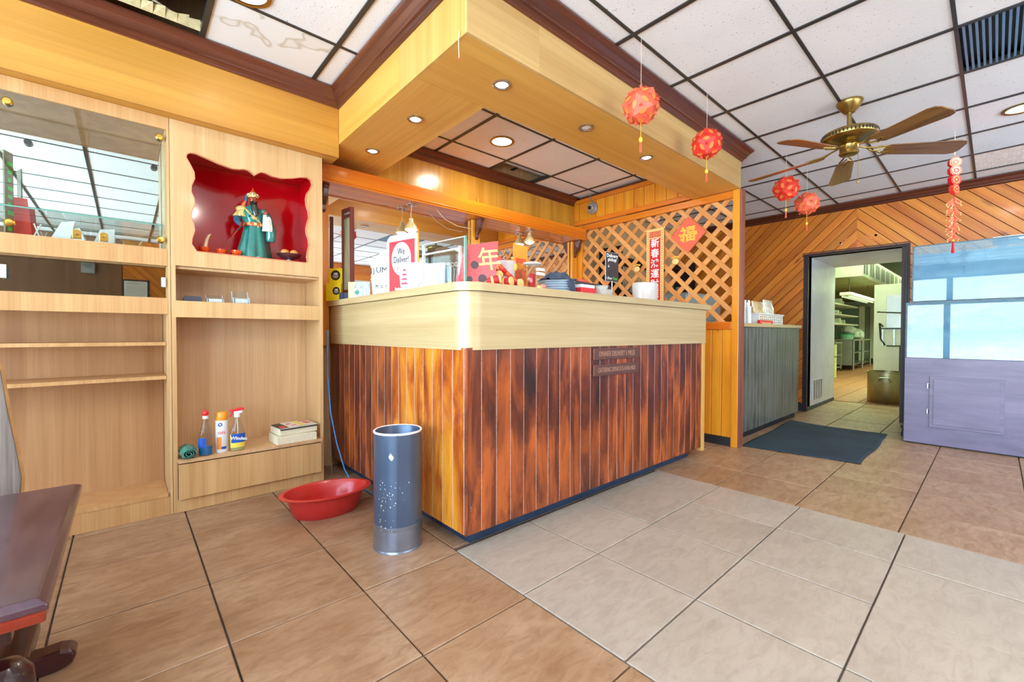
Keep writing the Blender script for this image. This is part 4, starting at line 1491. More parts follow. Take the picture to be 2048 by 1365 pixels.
MB().ball((0, 0, -0.55), 0.009, 10, 6).build('tassel_knot', M['gold'], t)

# ==================================================================== SIGNS ON WALLS AND LATTICE
t = thing('red_banner', 'small red banner with four gold characters above the kitchen doorway', 'sign', (XW - 0.008, 1.093, 2.075))
MB().box(-0.004, 0.0, -0.178, 0.178, -0.054, 0.054).build('paper', M['red_deep'], t)
text('gold_characters', '安平入出', 0.078, M['gold'], t, (-0.005, 0, -0.004), (PI / 2, 0, -PI / 2), 0.0006, sx=0.98)
for s in (-1, 1):
    MB().lathe([(0, 0), (0.013, 0), (0.013, 0.001), (0, 0.001)], 12).xf(Matrix.Translation((-0.005, s * 0.162, 0.024 + (0.012 if s < 0 else -0.03))) @ Matrix.Rotation(-PI / 2, 4, 'Y')).build('printed_flower', M['paper'], t)

XL = 3.893
t = thing('couplet_scroll', 'tall red scroll with white Chinese characters hanging on the lattice', 'scroll', (XL, 2.245, 2.005))
MB().box(-0.003, 0.0, -0.092, 0.092, -0.80, 0.0).build('border_paper', M['gold_paper'], t)
bp = MB()
for k in range(36):
    for s in (-1, 1):
        bp.box(-0.0038, -0.003, s * 0.076 - 0.007, s * 0.076 + 0.007, -0.79 + k * 0.0218, -0.79 + k * 0.0218 + 0.008)
stuff(bp.build('border_pattern', plain('ornament_red', (206, 96, 60), 0.6), t))
MB().box(-0.0045, -0.003, -0.058, 0.058, -0.785, -0.090).build('red_field', M['red_deep'], t)
MB().box(-0.0045, -0.003, -0.062, 0.062, -0.080, -0.018).build('floral_heading', plain('floral_print', (222, 110, 70), 0.6, var=0.5, vscale=80), t)
for k, chx in enumerate('新春鴻運財源廣進'):
    if k < 7:
        text('white_character', chx, 0.092, M['paper'], t, (-0.0052, 0, -0.140 - k * 0.100), (PI / 2, 0, -PI / 2), 0.0005, bold=0.0015)
MB().tube([(-0.004, -0.106, 0), (-0.004, 0.106, 0)], 0.007, 10).build('top_rod', M['gold_paper'], t, smooth=True)
MB().tube([(-0.003, -0.08, 0.003), (-0.002, 0.03, 0.115), (-0.003, 0.08, 0.003)], 0.0015, 5).build('hanging_cord', M['string'], t)
t = thing('pink_bow', 'pale pink ribbon bow on the lattice above the tall scroll', 'bow', (XL - 0.004, 2.235, 2.082))
for s in (-1, 1):
    MB().loft([(0, s * 0.004, -0.004, 0.004, 0.004), (0, s * 0.02, 0.0, 0.010, 0.006), (0, s * 0.03, 0.01, 0.012, 0.012), (0, s * 0.034, 0.02, 0.008, 0.010)], 10).build('loop', plain('pink_ribbon', (236, 160, 150), 0.5), t, smooth=True)
MB().ball((-0.002, 0, 0), (0.008, 0.009, 0.008), 10, 6).build('knot', plain('pink_ribbon_knot', (232, 150, 138), 0.5), t, smooth=True)
t = thing('diamond_paper', 'red diamond-shaped paper with gold ornament on the lattice', 'decoration', (XL - 0.002, 1.912, 1.898))
MB().prism([(0.0, -0.170), (0.168, 0.0), (0.0, 0.170), (-0.168, 0.0)], -0.003, 0.0, 'x').build('paper', M['red_paper2'], t)
text('gold_character', '福', 0.15, M['gold'], t, (-0.0042, 0, -0.005), (PI / 2, 0, -PI / 2), 0.0008, bold=0.003)
rr = random.Random(9)
for k in range(7):
    a = rr.uniform(0, 2 * PI)
    MB().ball((-0.004, 0.075 * math.cos(a), 0.065 * math.sin(a)), (0.002, 0.014, 0.010), 8, 5).build('gold_petal', M['gold'], t)
for y, z, lab in ((2.445, 1.645, 'gold paper blossom on the lattice left of the tall scroll'), (2.032, 1.672, 'gold paper blossom on the lattice right of the tall scroll')):
    t = thing('gold_blossom', lab, 'decoration', (XL - 0.006, y, z), group='gold blossoms on the lattice')
    MB().ball((0, 0, -0.008), (0.010, 0.034, 0.030), 16, 8).build('bloom', M['gold_paper'], t, smooth=True)
    for a in (0.5, 1.57, 2.6):
        MB().ball((0.002, 0.030 * math.cos(a), 0.024 + 0.012 * math.sin(a)), (0.004, 0.016, 0.009), 10, 6).build('leaf', M['gold'], t, smooth=True)
# dome security camera on the boards above the lattice
t = thing('security_camera', 'grey dome security camera on the boards above the lattice', 'camera', (3.868, 2.99, 2.365))
t.scale = (1.25, 1.25, 1.25)
MB().lathe([(0, 0), (0.052, 0), (0.054, 0.01), (0.046, 0.020), (0.0, 0.022)], 28).xf(Matrix.Rotation(-PI / 2, 4, 'Y')).build('base', plain('camera_grey', (150, 148, 146), 0.35, 0.3), t, smooth=True)
MB().ball((-0.028, 0, 0), 0.036, 20, 12).build('dome', plain('camera_ball', (170, 168, 166), 0.3, 0.4), t, smooth=True)
MB().lathe([(0, 0), (0.016, 0), (0.016, 0.01), (0, 0.012)], 18).xf(Matrix.Translation((-0.056, -0.012, -0.008)) @ Matrix.Rotation(-PI / 2, 4, 'Y')).build('lens', M['black'], t, smooth=True)
MB().tube([(0.0, 0.0, 0.05), (-0.01, 0.03, 0.10), (0.0, 0.02, 0.125)], 0.004, 6).build('cable', M['greywire'], t)

# ==================================================================== THINGS ON THE FLOOR, LEFT
# metal bin
M['bin'] = plain('grey_blue_painted_metal', (84, 100, 124), 0.34, 0.5, coat=0.15, var=0.12, vscale=4)
M['bin_base'] = plain('ribbed_aluminium', (150, 160, 178), 0.3, 0.8, var=0.1)
t = thing('cylindrical_bin', 'tall open grey-blue metal cylinder bin in front of the counter corner', 'bin', (0.938, 1.842, 0))
R = 0.108
MB().lathe([(R, 0.118), (R, 0.53), (R - 0.004, 0.533), (R - 0.006, 0.53), (R - 0.006, 0.02), (0, 0.02)], 56, cap=False).build('body', M['bin'], t, smooth=True)
MB().lathe([(R - 0.003, 0.0), (R + 0.003, 0.0), (R + 0.003, 0.006), (R, 0.010)] + [(R + (0.0012 if k % 2 else 0.0), 0.012 + k * 0.006) for k in range(16)] + [(R + 0.003, 0.112), (R + 0.003, 0.118), (R - 0.002, 0.119), (R - 0.002, 0.0)], 56, cap=False).build('ribbed_base', M['bin_base'], t, smooth=True)
MB().lathe([(R - 0.006, 0.528), (R + 0.001, 0.528), (R + 0.002, 0.534), (R - 0.002, 0.537), (R - 0.007, 0.534)], 56, cap=False).build('rim', M['white'], t, smooth=True)
a0 = math.radians(-118)
sm = MB().box(-0.0015, 0.0015, -0.003, 0.003, 0.12, 0.53)
sm.xf(Matrix.Rotation(a0, 4, 'Z') @ Matrix.Translation((R, 0, 0)))
sm.build('seam', M['bin'], t)
st = []
for i in range(7):
    for j in (0, 1):
        aa = math.radians(-141) + (i - 3) * 0.040
        st.append((aa, 0.425 + j * 0.02))
lab_ = MB()
pts = []
for aa, zz in [(-0.10, 0.435), (-0.02, 0.452), (0.07, 0.440), (0.12, 0.432), (0.04, 0.418), (-0.03, 0.424)]:
    th = math.radians(-133) + aa
    pts.append(((R + 0.001) * math.cos(th), (R + 0.001) * math.sin(th), zz))
lab_.add(pts, [tuple(range(6))])
lab_.build('torn_label', M['paper'], t)
sp = MB()
rr = random.Random(2)
for k in range(60):
    th = math.radians(-165) + abs(rr.gauss(0, 0.45))
    zz = rr.uniform(0.10, 0.33)
    s = rr.uniform(0.001, 0.003)
    rr_ = R + 0.0018
    c = Vector((rr_ * math.cos(th), rr_ * math.sin(th), zz))
    tx = Vector((-math.sin(th), math.cos(th), 0))
    sp.add([c - tx * s, c - Vector((0, 0, s)), c + tx * s, c + Vector((0, 0, s * 1.6))], [(0, 1, 2, 3)])
stuff(sp.build('paint_spatter', M['white'], t))

# red basin (oval, with pouring lips)
t = thing('red_basin', 'oval red plastic basin on the floor between cabinet and bin', 'basin', (0.815, 2.44, 0.0), rotz=math.radians(-8))


def basin_fn(a, k):
    if k in (5, 6, 7, 8):
        return 1 + 0.045 * max(0, math.cos(a)) ** 6 + 0.03 * max(0, -math.cos(a)) ** 6
    return 1


rg = [(0, 0, 0.0, 0.150, 0.098), (0, 0, 0.0, 0.158, 0.106), (0, 0, 0.012, 0.168, 0.115), (0, 0, 0.060, 0.184, 0.128), (0, 0, 0.108, 0.198, 0.140), (0, 0, 0.112, 0.210, 0.150), (0, 0, 0.118, 0.226, 0.163), (0, 0, 0.122, 0.228, 0.165),
      (0, 0, 0.124, 0.205, 0.146), (0, 0, 0.110, 0.195, 0.137), (0, 0, 0.06, 0.180, 0.125), (0, 0, 0.014, 0.160, 0.109), (0, 0, 0.006, 0.14, 0.09), (0, 0, 0.005, 0.01, 0.01)]
MB().loft(rg, 64, True, basin_fn).build('basin_body', M['basin'], t, smooth=True)

# cables along the gap between cabinet and counter
t = thing('blue_cable', 'bright blue cable hanging beside the cabinet and lying on the floor behind the bin', 'cable', (1.02, 2.98, 0))
MB().tube([(0.0, 0.04, 1.0), (-0.005, 0.02, 0.7), (0.0, -0.02, 0.45), (0.02, -0.07, 0.25), (0.05, -0.13, 0.08), (0.07, -0.2, 0.006), (0.09, -0.5, 0.005), (0.07, -0.75, 0.005), (0.0, -0.98, 0.005), (-0.02, -1.05, 0.005)], 0.004, 8).build('cable_run', M['bluewire'], t, smooth=True)
MB().tube([(0.012, 0.05, 1.0), (0.0, 0.03, 0.7), (-0.006, 0.02, 0.45), (0.015, 0.03, 0.25), (0.03, 0.05, 0.01)], 0.003, 8).build('grey_strand', M['greywire'], t, smooth=True, label='thin grey strand beside the blue one')

# ---- things on the ledge
zt = 0.291
M['clear'] = glass('clear_bottle_plastic', (244, 248, 250), 0.0, 0.05)
M['blue_liquid'] = plain('blue_liquid', (20, 110, 170), 0.12, coat=0.4, var=0.05)
M['amber'] = plain('pale_yellow_liquid', (226, 220, 150), 0.1, coat=0.4, alpha=0.55)
M['orange_cap'] = plain('orange_cap', (246, 160, 30), 0.35, coat=0.3)
M['red_cap'] = plain('red_cap', (222, 40, 44), 0.35, coat=0.3)
M['label_blue'] = plain('label_blue', (30, 90, 190), 0.4)
M['label_yellow'] = plain('label_yellow', (240, 224, 90), 0.4)
t = thing('dish_soap_bottle', 'clear squeeze bottle with red cap and a little blue liquid, on the ledge', 'bottle', (0.332, 2.962, zt))
MB().loft([(0, 0, 0, 0.030, 0.022), (0, 0, 0.004, 0.034, 0.026), (0, 0, 0.06, 0.034, 0.026), (0, 0, 0.085, 0.031, 0.023), (0, 0, 0.105, 0.033, 0.025), (0, 0, 0.13, 0.028, 0.022), (0, 0, 0.17, 0.019, 0.017), (0, 0, 0.205, 0.012, 0.012), (0, 0, 0.21, 0.012, 0.012)], 28).build('bottle_body', M['clear'], t, smooth=True)
MB().loft([(0, 0, 0.003, 0.030, 0.022), (0, 0, 0.048, 0.0325, 0.0245), (0, 0, 0.050, 0.032, 0.024)], 28).build('liquid', M['blue_liquid'], t, smooth=True)
MB().lathe([(0.0, 0.205), (0.014, 0.205), (0.014, 0.222), (0.010, 0.226), (0.0, 0.226)], 20).build('collar', M['white'], t, smooth=True)
MB().lathe([(0.0, 0.222), (0.013, 0.222), (0.016, 0.232), (0.016, 0.244), (0.010, 0.252), (0.0, 0.254)], 20).build('red_cap', M['red_cap'], t, smooth=True)
lb = MB().loft([(0, 0, 0.045, 0.0350, 0.0270), (0, 0, 0.10, 0.0345, 0.0265)], 28, False)
lb.f = [f for i, f in enumerate(lb.f) if 12 <= i % 28 <= 20]
lb.build('label', M['label_blue'], t)
for zz in (0.085, 0.105, 0.125, 0.145):
    MB().loft([(0, 0, zz, 0.034 - (zz - 0.085) * 0.12, 0.026), (0, 0, zz + 0.003, 0.035 - (zz - 0.085) * 0.12, 0.027), (0, 0, zz + 0.006, 0.0335 - (zz - 0.085) * 0.12, 0.0255)], 24, False).build('grip_rib', M['clear'], t, smooth=True)
t = thing('spray_can', 'white aerosol can with orange cap on the ledge between two clear bottles', 'can', (0.412, 2.985, zt))
MB().lathe([(0.0, 0.0), (0.029, 0.0), (0.031, 0.003), (0.031, 0.182), (0.028, 0.190), (0, 0.190)], 32).build('can_body', M['white'], t, smooth=True)
MB().lathe([(0.0, 0.184), (0.030, 0.184), (0.0305, 0.190), (0.0295, 0.225), (0.026, 0.232), (0.0, 0.232)], 32).build('orange_cap', M['orange_cap'], t, smooth=True)
lb = MB().lathe([(0.0315, 0.02), (0.0315, 0.09)], 32, cap=False)
lb.f = [f for i, f in enumerate(lb.f) if 19 <= i % 32 <= 22]
lb.build('label_patch', plain('orange_label', (246, 150, 60), 0.4), t)
lb = MB().lathe([(0.0316, 0.02), (0.0316, 0.035)], 32, cap=False)
lb.f = [f for i, f in enumerate(lb.f) if 23 <= i % 32 <= 26]
lb.build('blue_patch', M['label_blue'], t)
text('brand_lettering', 'on', 0.034, plain('orange_ink', (240, 90, 50), 0.5), t, (-0.006, -0.0325, 0.118), (PI / 2, 0, math.radians(-8)), 0.0004)
MB().lathe([(0.006, 0), (0.011, 0), (0.011, 0.001), (0.006, 0.001)], 18, cap=False).xf(Matrix.Translation((-0.012, -0.030, 0.162)) @ Matrix.Rotation(PI / 2, 4, 'X')).build('round_mark', M['label_blue'], t)
t = thing('window_spray_bottle', 'clear trigger spray bottle with red trigger and blue and yellow label, on the ledge', 'bottle', (0.486, 2.968, zt))
MB().loft([(0, 0, 0, 0.034, 0.020), (0, 0, 0.004, 0.039, 0.024), (0, 0, 0.10, 0.041, 0.025), (0, 0, 0.13, 0.032, 0.022), (0, 0, 0.155, 0.020, 0.017), (0, 0, 0.185, 0.013, 0.013), (0, 0, 0.20, 0.013, 0.013)], 32).build('bottle_body', M['clear'], t, smooth=True)
MB().loft([(0, 0, 0.003, 0.034, 0.020), (0, 0, 0.045, 0.037, 0.022), (0, 0, 0.047, 0.037, 0.022)], 24).build('liquid', M['amber'], t, smooth=True)
MB().lathe([(0.0, 0.195), (0.0155, 0.195), (0.0155, 0.218), (0.0, 0.219)], 20).build('collar', M['white'], t, smooth=True)
MB().box(-0.018, 0.026, -0.011, 0.011, 0.216, 0.232).build('spray_head', M['white'], t, bevel=0.004)
MB().prism([(-0.040, 0.230), (-0.036, 0.241), (0.010, 0.250), (0.034, 0.246), (0.037, 0.236), (0.0, 0.231)], -0.012, 0.012, 'y').build('hood', M['red_cap'], t, bevel=0.003)
MB().prism([(-0.018, 0.232), (-0.026, 0.232), (-0.040, 0.200), (-0.034, 0.196), (-0.024, 0.214)], -0.006, 0.006, 'y').build('trigger', M['red_cap'], t, bevel=0.002)
MB().tube([(0, 0, 0.20), (0.003, 0, 0.10), (-0.008, 0.004, 0.01)], 0.0022, 6).build('dip_tube', M['white'], t)
lb = MB().loft([(0, 0, 0.020, 0.0405, 0.0255), (0, 0, 0.098, 0.0425, 0.0265)], 40, False)
lb.f = [f for i, f in enumerate(lb.f) if 23 <= i % 40 <= 36]
lb.build('label', M['label_yellow'], t)
lb = MB().loft([(0, 0, 0.048, 0.0413, 0.0262), (0, 0, 0.100, 0.0430, 0.0270)], 40, False)
lb.f = [f for i, f in enumerate(lb.f) if 24 <= i % 40 <= 36]
lb.build('label_blue_field', M['label_blue'], t)
text('label_lettering', 'Windex', 0.026, M['white'], t, (0.003, -0.0285, 0.073), (PI / 2, 0.15, 0), 0.0006, bold=0.001)
# rolled green cloth
t = thing('rolled_green_cloth', 'rolled sea-green plastic cloth at the left end of the ledge', 'cloth', (0.252, 2.975, zt + 0.033))
gm = plain('sea_green_film', (74, 150, 136), 0.35, var=0.3, vscale=30, coat=0.2)
rl = MB()
rr = random.Random(1)
pr_ = []
rings = []
for k in range(15):
    yy = -0.075 + k * 0.0115
    s_ = 1 - 0.25 * (abs(k - 7) / 7) ** 3
    rings.append((yy, s_))
vs = []
n = 28
for k, (yy, s_) in enumerate(rings):
    for i in range(n):
        a = 2 * PI * i / n
        q = 0.0325 * s_ * (1 + 0.07 * math.sin(5 * a + k) + 0.05 * math.sin(9 * a - 0.7 * k))
        vs.append((q * math.cos(a) * 1.15, yy, q * math.sin(a)))
fs = [(k * n + i, k * n + (i + 1) % n, (k + 1) * n + (i + 1) % n, (k + 1) * n + i) for k in range(14) for i in range(n)]
fs.append(tuple(range(14 * n, 15 * n)))
rl.add(vs, fs)
rl.build('roll', gm, t, smooth=True)
spi = []
for k in range(40):
    a = k * 0.42
    q = 0.027 - 0.00062 * k
    spi.append((q * math.cos(a) * 1.15, -0.077 - 0.006 * math.sin(a * 0.7), q * math.sin(a)))
MB().tube(spi, 0.0022, 6).build('spiral_fold', gm, t, smooth=True)
# two phone books
def book(name, lab, x, y, z, w, d, h, rz, pages, cover, extra=None):
    t = thing(name, lab, 'book', (x, y, z), rotz=rz, group='thick directories stacked on the ledge')
    nseg = 8
    prof = [(-w / 2, 0.0), (w / 2, 0.0), (w / 2, h)]
    prof += [(w / 2 - w * k / nseg, h + 0.004 * math.sin(PI * k / nseg)) for k in range(1, nseg)]
    prof += [(-w / 2, h)]
    MB().prism(prof, -d / 2, d / 2, 'y').build('page_block', pages, t, bevel=0.002)
    return t


pg = plain('cream_page_edges', (236, 228, 196), 0.8, var=0.08, vscale=200)
t = book('directory', 'lower cream-edged directory under the other book on the ledge', 0.800, 3.012, zt, 0.235, 0.17, 0.048, math.radians(3), pg, None)
t = book('directory', 'upper directory with red, black and yellow cover, topmost on the ledge', 0.808, 3.018, zt + 0.053, 0.225, 0.165, 0.040, math.radians(6), pg, None)
cv = MB()
nseg = 10
topz = 0.042
vs = []
for k in range(nseg + 1):
    xx = -0.114 + 0.228 * k / nseg
    zz = topz + 0.005 * math.sin(PI * k / nseg)
    vs += [(xx, -0.086, zz), (xx, 0.086, zz), (xx, -0.086, zz + 0.0025), (xx, 0.086, zz + 0.0025)]
fs = []
for k in range(nseg):
    a, b = k * 4, k * 4 + 4
    fs += [(a, b, b + 1, a + 1), (a + 2, a + 3, b + 3, b + 2), (a, a + 2, b + 2, b), (a + 1, b + 1, b + 3, a + 3)]
cv.add(vs, fs)
cv.build('cover', plain('cover_white', (238, 232, 228), 0.3, coat=0.4), t, smooth=True)


def cover_patch(name, xa, xb, ya, yb, mat):
    v_ = []
    for k in range(5):
        xx = xa + (xb - xa) * k / 4
        zz = topz + 0.0029 + 0.005 * math.sin(PI * (xx + 0.114) / 0.228)
        v_ += [(xx, ya, zz), (xx, yb, zz)]
    MB().add(v_, [(2 * k, 2 * k + 2, 2 * k + 3, 2 * k + 1) for k in range(4)]).build(name, mat, t)


cover_patch('black_band', -0.113, -0.060, -0.085, 0.085, M['black'])
cover_patch('red_patch', -0.105, -0.068, -0.07, -0.01, M['red_cap'])
cover_patch('yellow_band', 0.012, 0.040, -0.085, 0.085, M['label_yellow'])
for a, b, c, d in ((-0.045, -0.02, 0.0, 0.03), (0.06, 0.095, -0.03, 0.03), (-0.03, 0.0, -0.05, -0.03), (0.05, 0.10, 0.05, 0.075)):
    cover_patch('red_print', a, b, c, d, M['red_cap'])
MB().box(-0.113, 0.112, -0.088, -0.083, 0.034, 0.040).build('black_cover_edge', M['black'], t)

# ---- things on the small shelf
zs = 1.156
t = thing('black_card_case', 'low black plastic holder on the small shelf', 'holder', (0.285, 3.035, zs))
MB().prism([(-0.042, 0), (0.042, 0), (0.042, 0.012), (0.036, 0.030), (-0.036, 0.030), (-0.042, 0.020)], -0.03, 0.03, 'y').build('case', plain('slate_plastic', (52, 64, 84), 0.3, coat=0.4), t, bevel=0.003)
MB().box(-0.034, 0.034, -0.032, -0.029, 0.008, 0.024).build('front_window', M['clear'], t)
cardm = plain('card_stock', (232, 230, 228), 0.6)
for x, h, w, lab in ((0.392, 0.045, 0.080, 'clear card holder in the middle of the small shelf'), (0.522, 0.075, 0.082, 'taller clear card holder with white cards on the small shelf')):
    t = thing('clear_card_holder', lab, 'holder', (x, 3.04, zs), group='acrylic card holders')
    mb_ = MB()
    mb_.box(-w / 2, w / 2, -0.028, 0.03, 0, 0.003).box(-w / 2, w / 2, -0.030, -0.027, 0, h * 0.45)
    mb_.add([(-w / 2, 0.02, 0.0), (w / 2, 0.02, 0.0), (w / 2, 0.04, h), (-w / 2, 0.04, h), (-w / 2, 0.023, 0.0), (w / 2, 0.023, 0.0), (w / 2, 0.043, h), (-w / 2, 0.043, h)], [(0, 1, 2, 3), (4, 7, 6, 5), (0, 4, 5, 1), (3, 2, 6, 7)])
    mb_.build('acrylic_body', M['clear'], t)
    for s in (-1, 1):
        MB().prism([(-0.028, 0), (0.03, 0), (0.042, h), (0.034, h), (0.018, h * 0.5), (-0.028, h * 0.45)], s * w / 2 - 0.0015, s * w / 2 + 0.0015, 'x').build('side', plain('frosted_edge', (220, 226, 230), 0.3, alpha=0.7), t)
    bx('card_stack', -w / 2 + 0.008, w / 2 - 0.008, -0.022, 0.010, 0.004, 0.012 + h * 0.2, cardm, t)

# ---- niche contents
zn = 1.432
M['cup'] = plain('orange_glass', (238, 86, 24), 0.18, coat=0.5)
for x, y, lab in ((0.345, 3.06, 'orange cup with a long pale tusk-like spoon, left in the niche'), (0.432, 3.08, 'orange footed cup, the middle of three in the niche'), (0.505, 3.06, 'orange footed cup nearest the figurine in the niche')):
    t = thing('orange_cup', lab, 'cup', (x, y, zn), group='orange offering cups in the niche')
    MB().lathe([(0.0, 0), (0.014, 0), (0.014, 0.003), (0.006, 0.007), (0.008, 0.012), (0.022, 0.020), (0.027, 0.036), (0.028, 0.044), (0.026, 0.044), (0.022, 0.024), (0.0, 0.016)], 28, cap=False).build('bowl', M['cup'], t, smooth=True)
    if x < 0.4:
        MB().tube([(0.004, 0, 0.02), (0.008, 0, 0.06), (0.014, 0.0, 0.09), (0.024, 0, 0.115), (0.034, 0, 0.125)], [0.011, 0.0095, 0.008, 0.006, 0.002], 10).build('tusk', plain('ivory', (236, 208, 160), 0.4), t, smooth=True)
t = thing('offering_dish', 'silver pedestal dish at the right of the niche', 'dish', (0.800, 3.07, zn))
MB().lathe([(0.0, 0), (0.030, 0), (0.030, 0.004), (0.019, 0.008), (0.018, 0.022), (0.026, 0.028), (0.050, 0.036), (0.068, 0.050), (0.074, 0.056), (0.076, 0.058), (0.070, 0.058), (0.045, 0.044), (0.0, 0.038)], 40, cap=False).build('pedestal_dish', plain('aged_silver', (156, 150, 152), 0.3, 0.9, var=0.2), t, smooth=True)
for dx, dy, lab in ((-0.024, 0.0, 'left of the two brown eggs on the silver dish'), (0.028, -0.006, 'right of the two brown eggs on the silver dish')):
    tag(MB().ball((0, 0, 0), (0.026, 0.024, 0.021), 20, 12).build('brown_egg', plain('orange_fruit', (222, 150, 78), 0.45, var=0.1, vscale=60), smooth=True, loc=(0.800 + dx, 3.07 + dy, zn + 0.069)), lab, 'egg', 'two eggs on the silver dish')

# ---- porcelain figurine: bearded warrior in a green robe
fig = thing('porcelain_figurine', 'glazed figurine of a red-faced bearded warrior in a green robe', 'figurine', (0.600, 3.10, zn), rotz=math.radians(-14))
gl = dict(coat=0.8)
M['robe'] = plain('green_glaze', (34, 122, 112), 0.14, coat=0.8, var=0.22, vscale=14)
M['fig_skin'] = plain('red_brown_glaze', (168, 62, 34), 0.25, coat=0.6)
M['fig_gold'] = plain('cream_gold_glaze', (222, 196, 120), 0.25, coat=0.6, var=0.3, vscale=90)
M['fig_white'] = plain('white_glaze', (232, 230, 226), 0.2, coat=0.7)
M['fig_red'] = plain('orange_red_glaze', (206, 84, 40), 0.25, coat=0.6)
M['fig_beard'] = plain('black_green_glaze', (34, 42, 36), 0.25, coat=0.6)
M['fig_blue'] = plain('blue_glaze', (60, 104, 130), 0.2, coat=0.7, var=0.3, vscale=60)


def robe_fn(a, k):
    amp = max(0.0, 0.075 - 0.0075 * k)
    return 1 + amp * math.sin(7 * a + 0.25 * k) + amp * 0.5 * math.sin(13 * a + 1.3)


MB().loft([(0.00, 0, 0.012, 0.082, 0.058), (0.0, 0, 0.016, 0.090, 0.064), (0.0, 0, 0.05, 0.085, 0.060), (0.002, 0, 0.10, 0.074, 0.053), (0.004, 0, 0.15, 0.064, 0.046), (0.006, 0, 0.19, 0.057, 0.041),
           (0.006, 0, 0.215, 0.055, 0.039), (0.004, 0, 0.24, 0.058, 0.041), (0.0, 0.0, 0.275, 0.064, 0.043), (-0.002, 0, 0.305, 0.062, 0.040), (-0.002, 0, 0.325, 0.044, 0.032), (0.0, 0, 0.34, 0.022, 0.020)], 56, True, robe_fn).build('robe', M['robe'], fig, smooth=True)
MB().loft([(0.03, 0.02, 0.0, 0.075, 0.05), (0.03, 0.02, 0.02, 0.072, 0.05), (0.05, 0.022, 0.12, 0.040, 0.03), (0.045, 0.02, 0.20, 0.028, 0.024)], 28, True, robe_fn).build('rear_cloak', plain('dark_green_glaze', (44, 84, 70), 0.2, coat=0.7), fig, smooth=True)
MB().loft([(0.006, 0, 0.208, 0.060, 0.044), (0.006, 0, 0.212, 0.062, 0.046), (0.006, 0, 0.226, 0.061, 0.045), (0.006, 0, 0.230, 0.058, 0.043)], 40).build('belt', M['fig_red'], fig, smooth=True)
for a in (-2.6, -2.0, -1.4, -0.8):
    MB().box(-0.008, 0.008, -0.003, 0.003, -0.008, 0.008).xf(Matrix.Translation((0.006 + 0.062 * math.cos(a), 0.046 * math.sin(a), 0.219)) @ Matrix.Rotation(a + PI / 2, 4, 'Z')).build('belt_plaque', M['fig_gold'], fig, bevel=0.002)
# crossed collar, chest ornament, shoulder armour
MB().tube([(-0.040, -0.030, 0.318), (-0.020, -0.044, 0.290), (0.020, -0.045, 0.250), (0.045, -0.034, 0.232)], [0.008, 0.009, 0.008, 0.006], 8, flat=0.5).build('collar_fold', M['fig_gold'], fig, smooth=True)
MB().tube([(0.038, -0.026, 0.322), (0.010, -0.044, 0.290), (-0.02, -0.045, 0.262)], [0.007, 0.008, 0.006], 8, flat=0.5).build('collar_fold', M['fig_blue'], fig, smooth=True)
MB().ball((0.012, -0.042, 0.262), (0.016, 0.006, 0.016), 14, 8).build('chest_medallion', M['fig_gold'], fig, smooth=True)
MB().ball((-0.058, -0.010, 0.310), (0.032, 0.026, 0.022), 18, 10).build('shoulder_guard', M['fig_gold'], fig, smooth=True)
MB().loft([(-0.062, -0.012, 0.262, 0.046, 0.032), (-0.060, -0.010, 0.280, 0.038, 0.028), (-0.056, -0.008, 0.300, 0.026, 0.022)], 20, True, lambda a, k: 1 + 0.08 * math.sin(9 * a)).build('shoulder_skirt', M['fig_gold'], fig, smooth=True)
MB().tube([(-0.052, 0, 0.318), (-0.045, -0.01, 0.345), (-0.036, -0.012, 0.362)], [0.016, 0.013, 0.008], 10).build('red_scarf', M['fig_red'], fig, smooth=True)
MB().ball((0.058, -0.004, 0.306), (0.026, 0.022, 0.020), 18, 10).build('shoulder_guard', M['robe'], fig, smooth=True)
# arms: one continuous tapering sleeve each
MB().tube([(-0.062, -0.004, 0.298), (-0.080, -0.012, 0.262), (-0.082, -0.026, 0.232), (-0.066, -0.048, 0.212), (-0.054, -0.060, 0.204)], [0.022, 0.020, 0.019, 0.014, 0.011], 14).build('sleeve', M['fig_blue'], fig, smooth=True)
MB().tube([(0.062, -0.004, 0.300), (0.082, -0.014, 0.282), (0.086, -0.034, 0.272), (0.076, -0.052, 0.280)], [0.022, 0.021, 0.018, 0.012], 14).build('sleeve', M['robe'], fig, smooth=True)


def small_hand(cx, cy, cz, dirx, mat, ang):
    mb = MB()
    mb.ball((0, 0, 0), (0.011, 0.008, 0.010), 12, 8)
    for i in range(4):
        oz = 0.007 - i * 0.0046
        L = (0.013, 0.015, 0.014, 0.011)[i]
        mb.tube([(0.006, -0.002, oz), (0.006 + L * 0.6, -0.006, oz), (0.006 + L * 0.8, -0.011, oz - 0.001), (0.004 + L * 0.5, -0.014, oz - 0.001)], [0.0026, 0.0025, 0.0023, 0.0018], 6)
    mb.tube([(-0.002, -0.006, 0.006), (0.004, -0.011, 0.010), (0.010, -0.013, 0.009)], [0.003, 0.0028, 0.002], 6)
    mb.xf(Matrix.Translation((cx, cy, cz)) @ Matrix.Rotation(ang, 4, 'Z') @ Matrix.Scale(dirx, 4, (1, 0, 0)))
    return mb.build('hand', mat, fig, smooth=True)


small_hand(-0.048, -0.066, 0.202, -1, M['fig_skin'], 0.3)
small_hand(0.070, -0.058, 0.288, 1, M['fig_skin'], -0.5)
MB().tube([(-0.040, -0.070, 0.222), (-0.060, -0.072, 0.188), (-0.080, -0.070, 0.160)], [0.004, 0.0045, 0.003], 8).build('sword_hilt', plain('blackened_bronze', (70, 76, 66), 0.3, 0.6), fig, smooth=True)
MB().tube([(-0.080, -0.070, 0.160), (-0.105, -0.068, 0.120)], [0.0025, 0.0012], 6).build('sword_blade', M['fig_red'], fig)
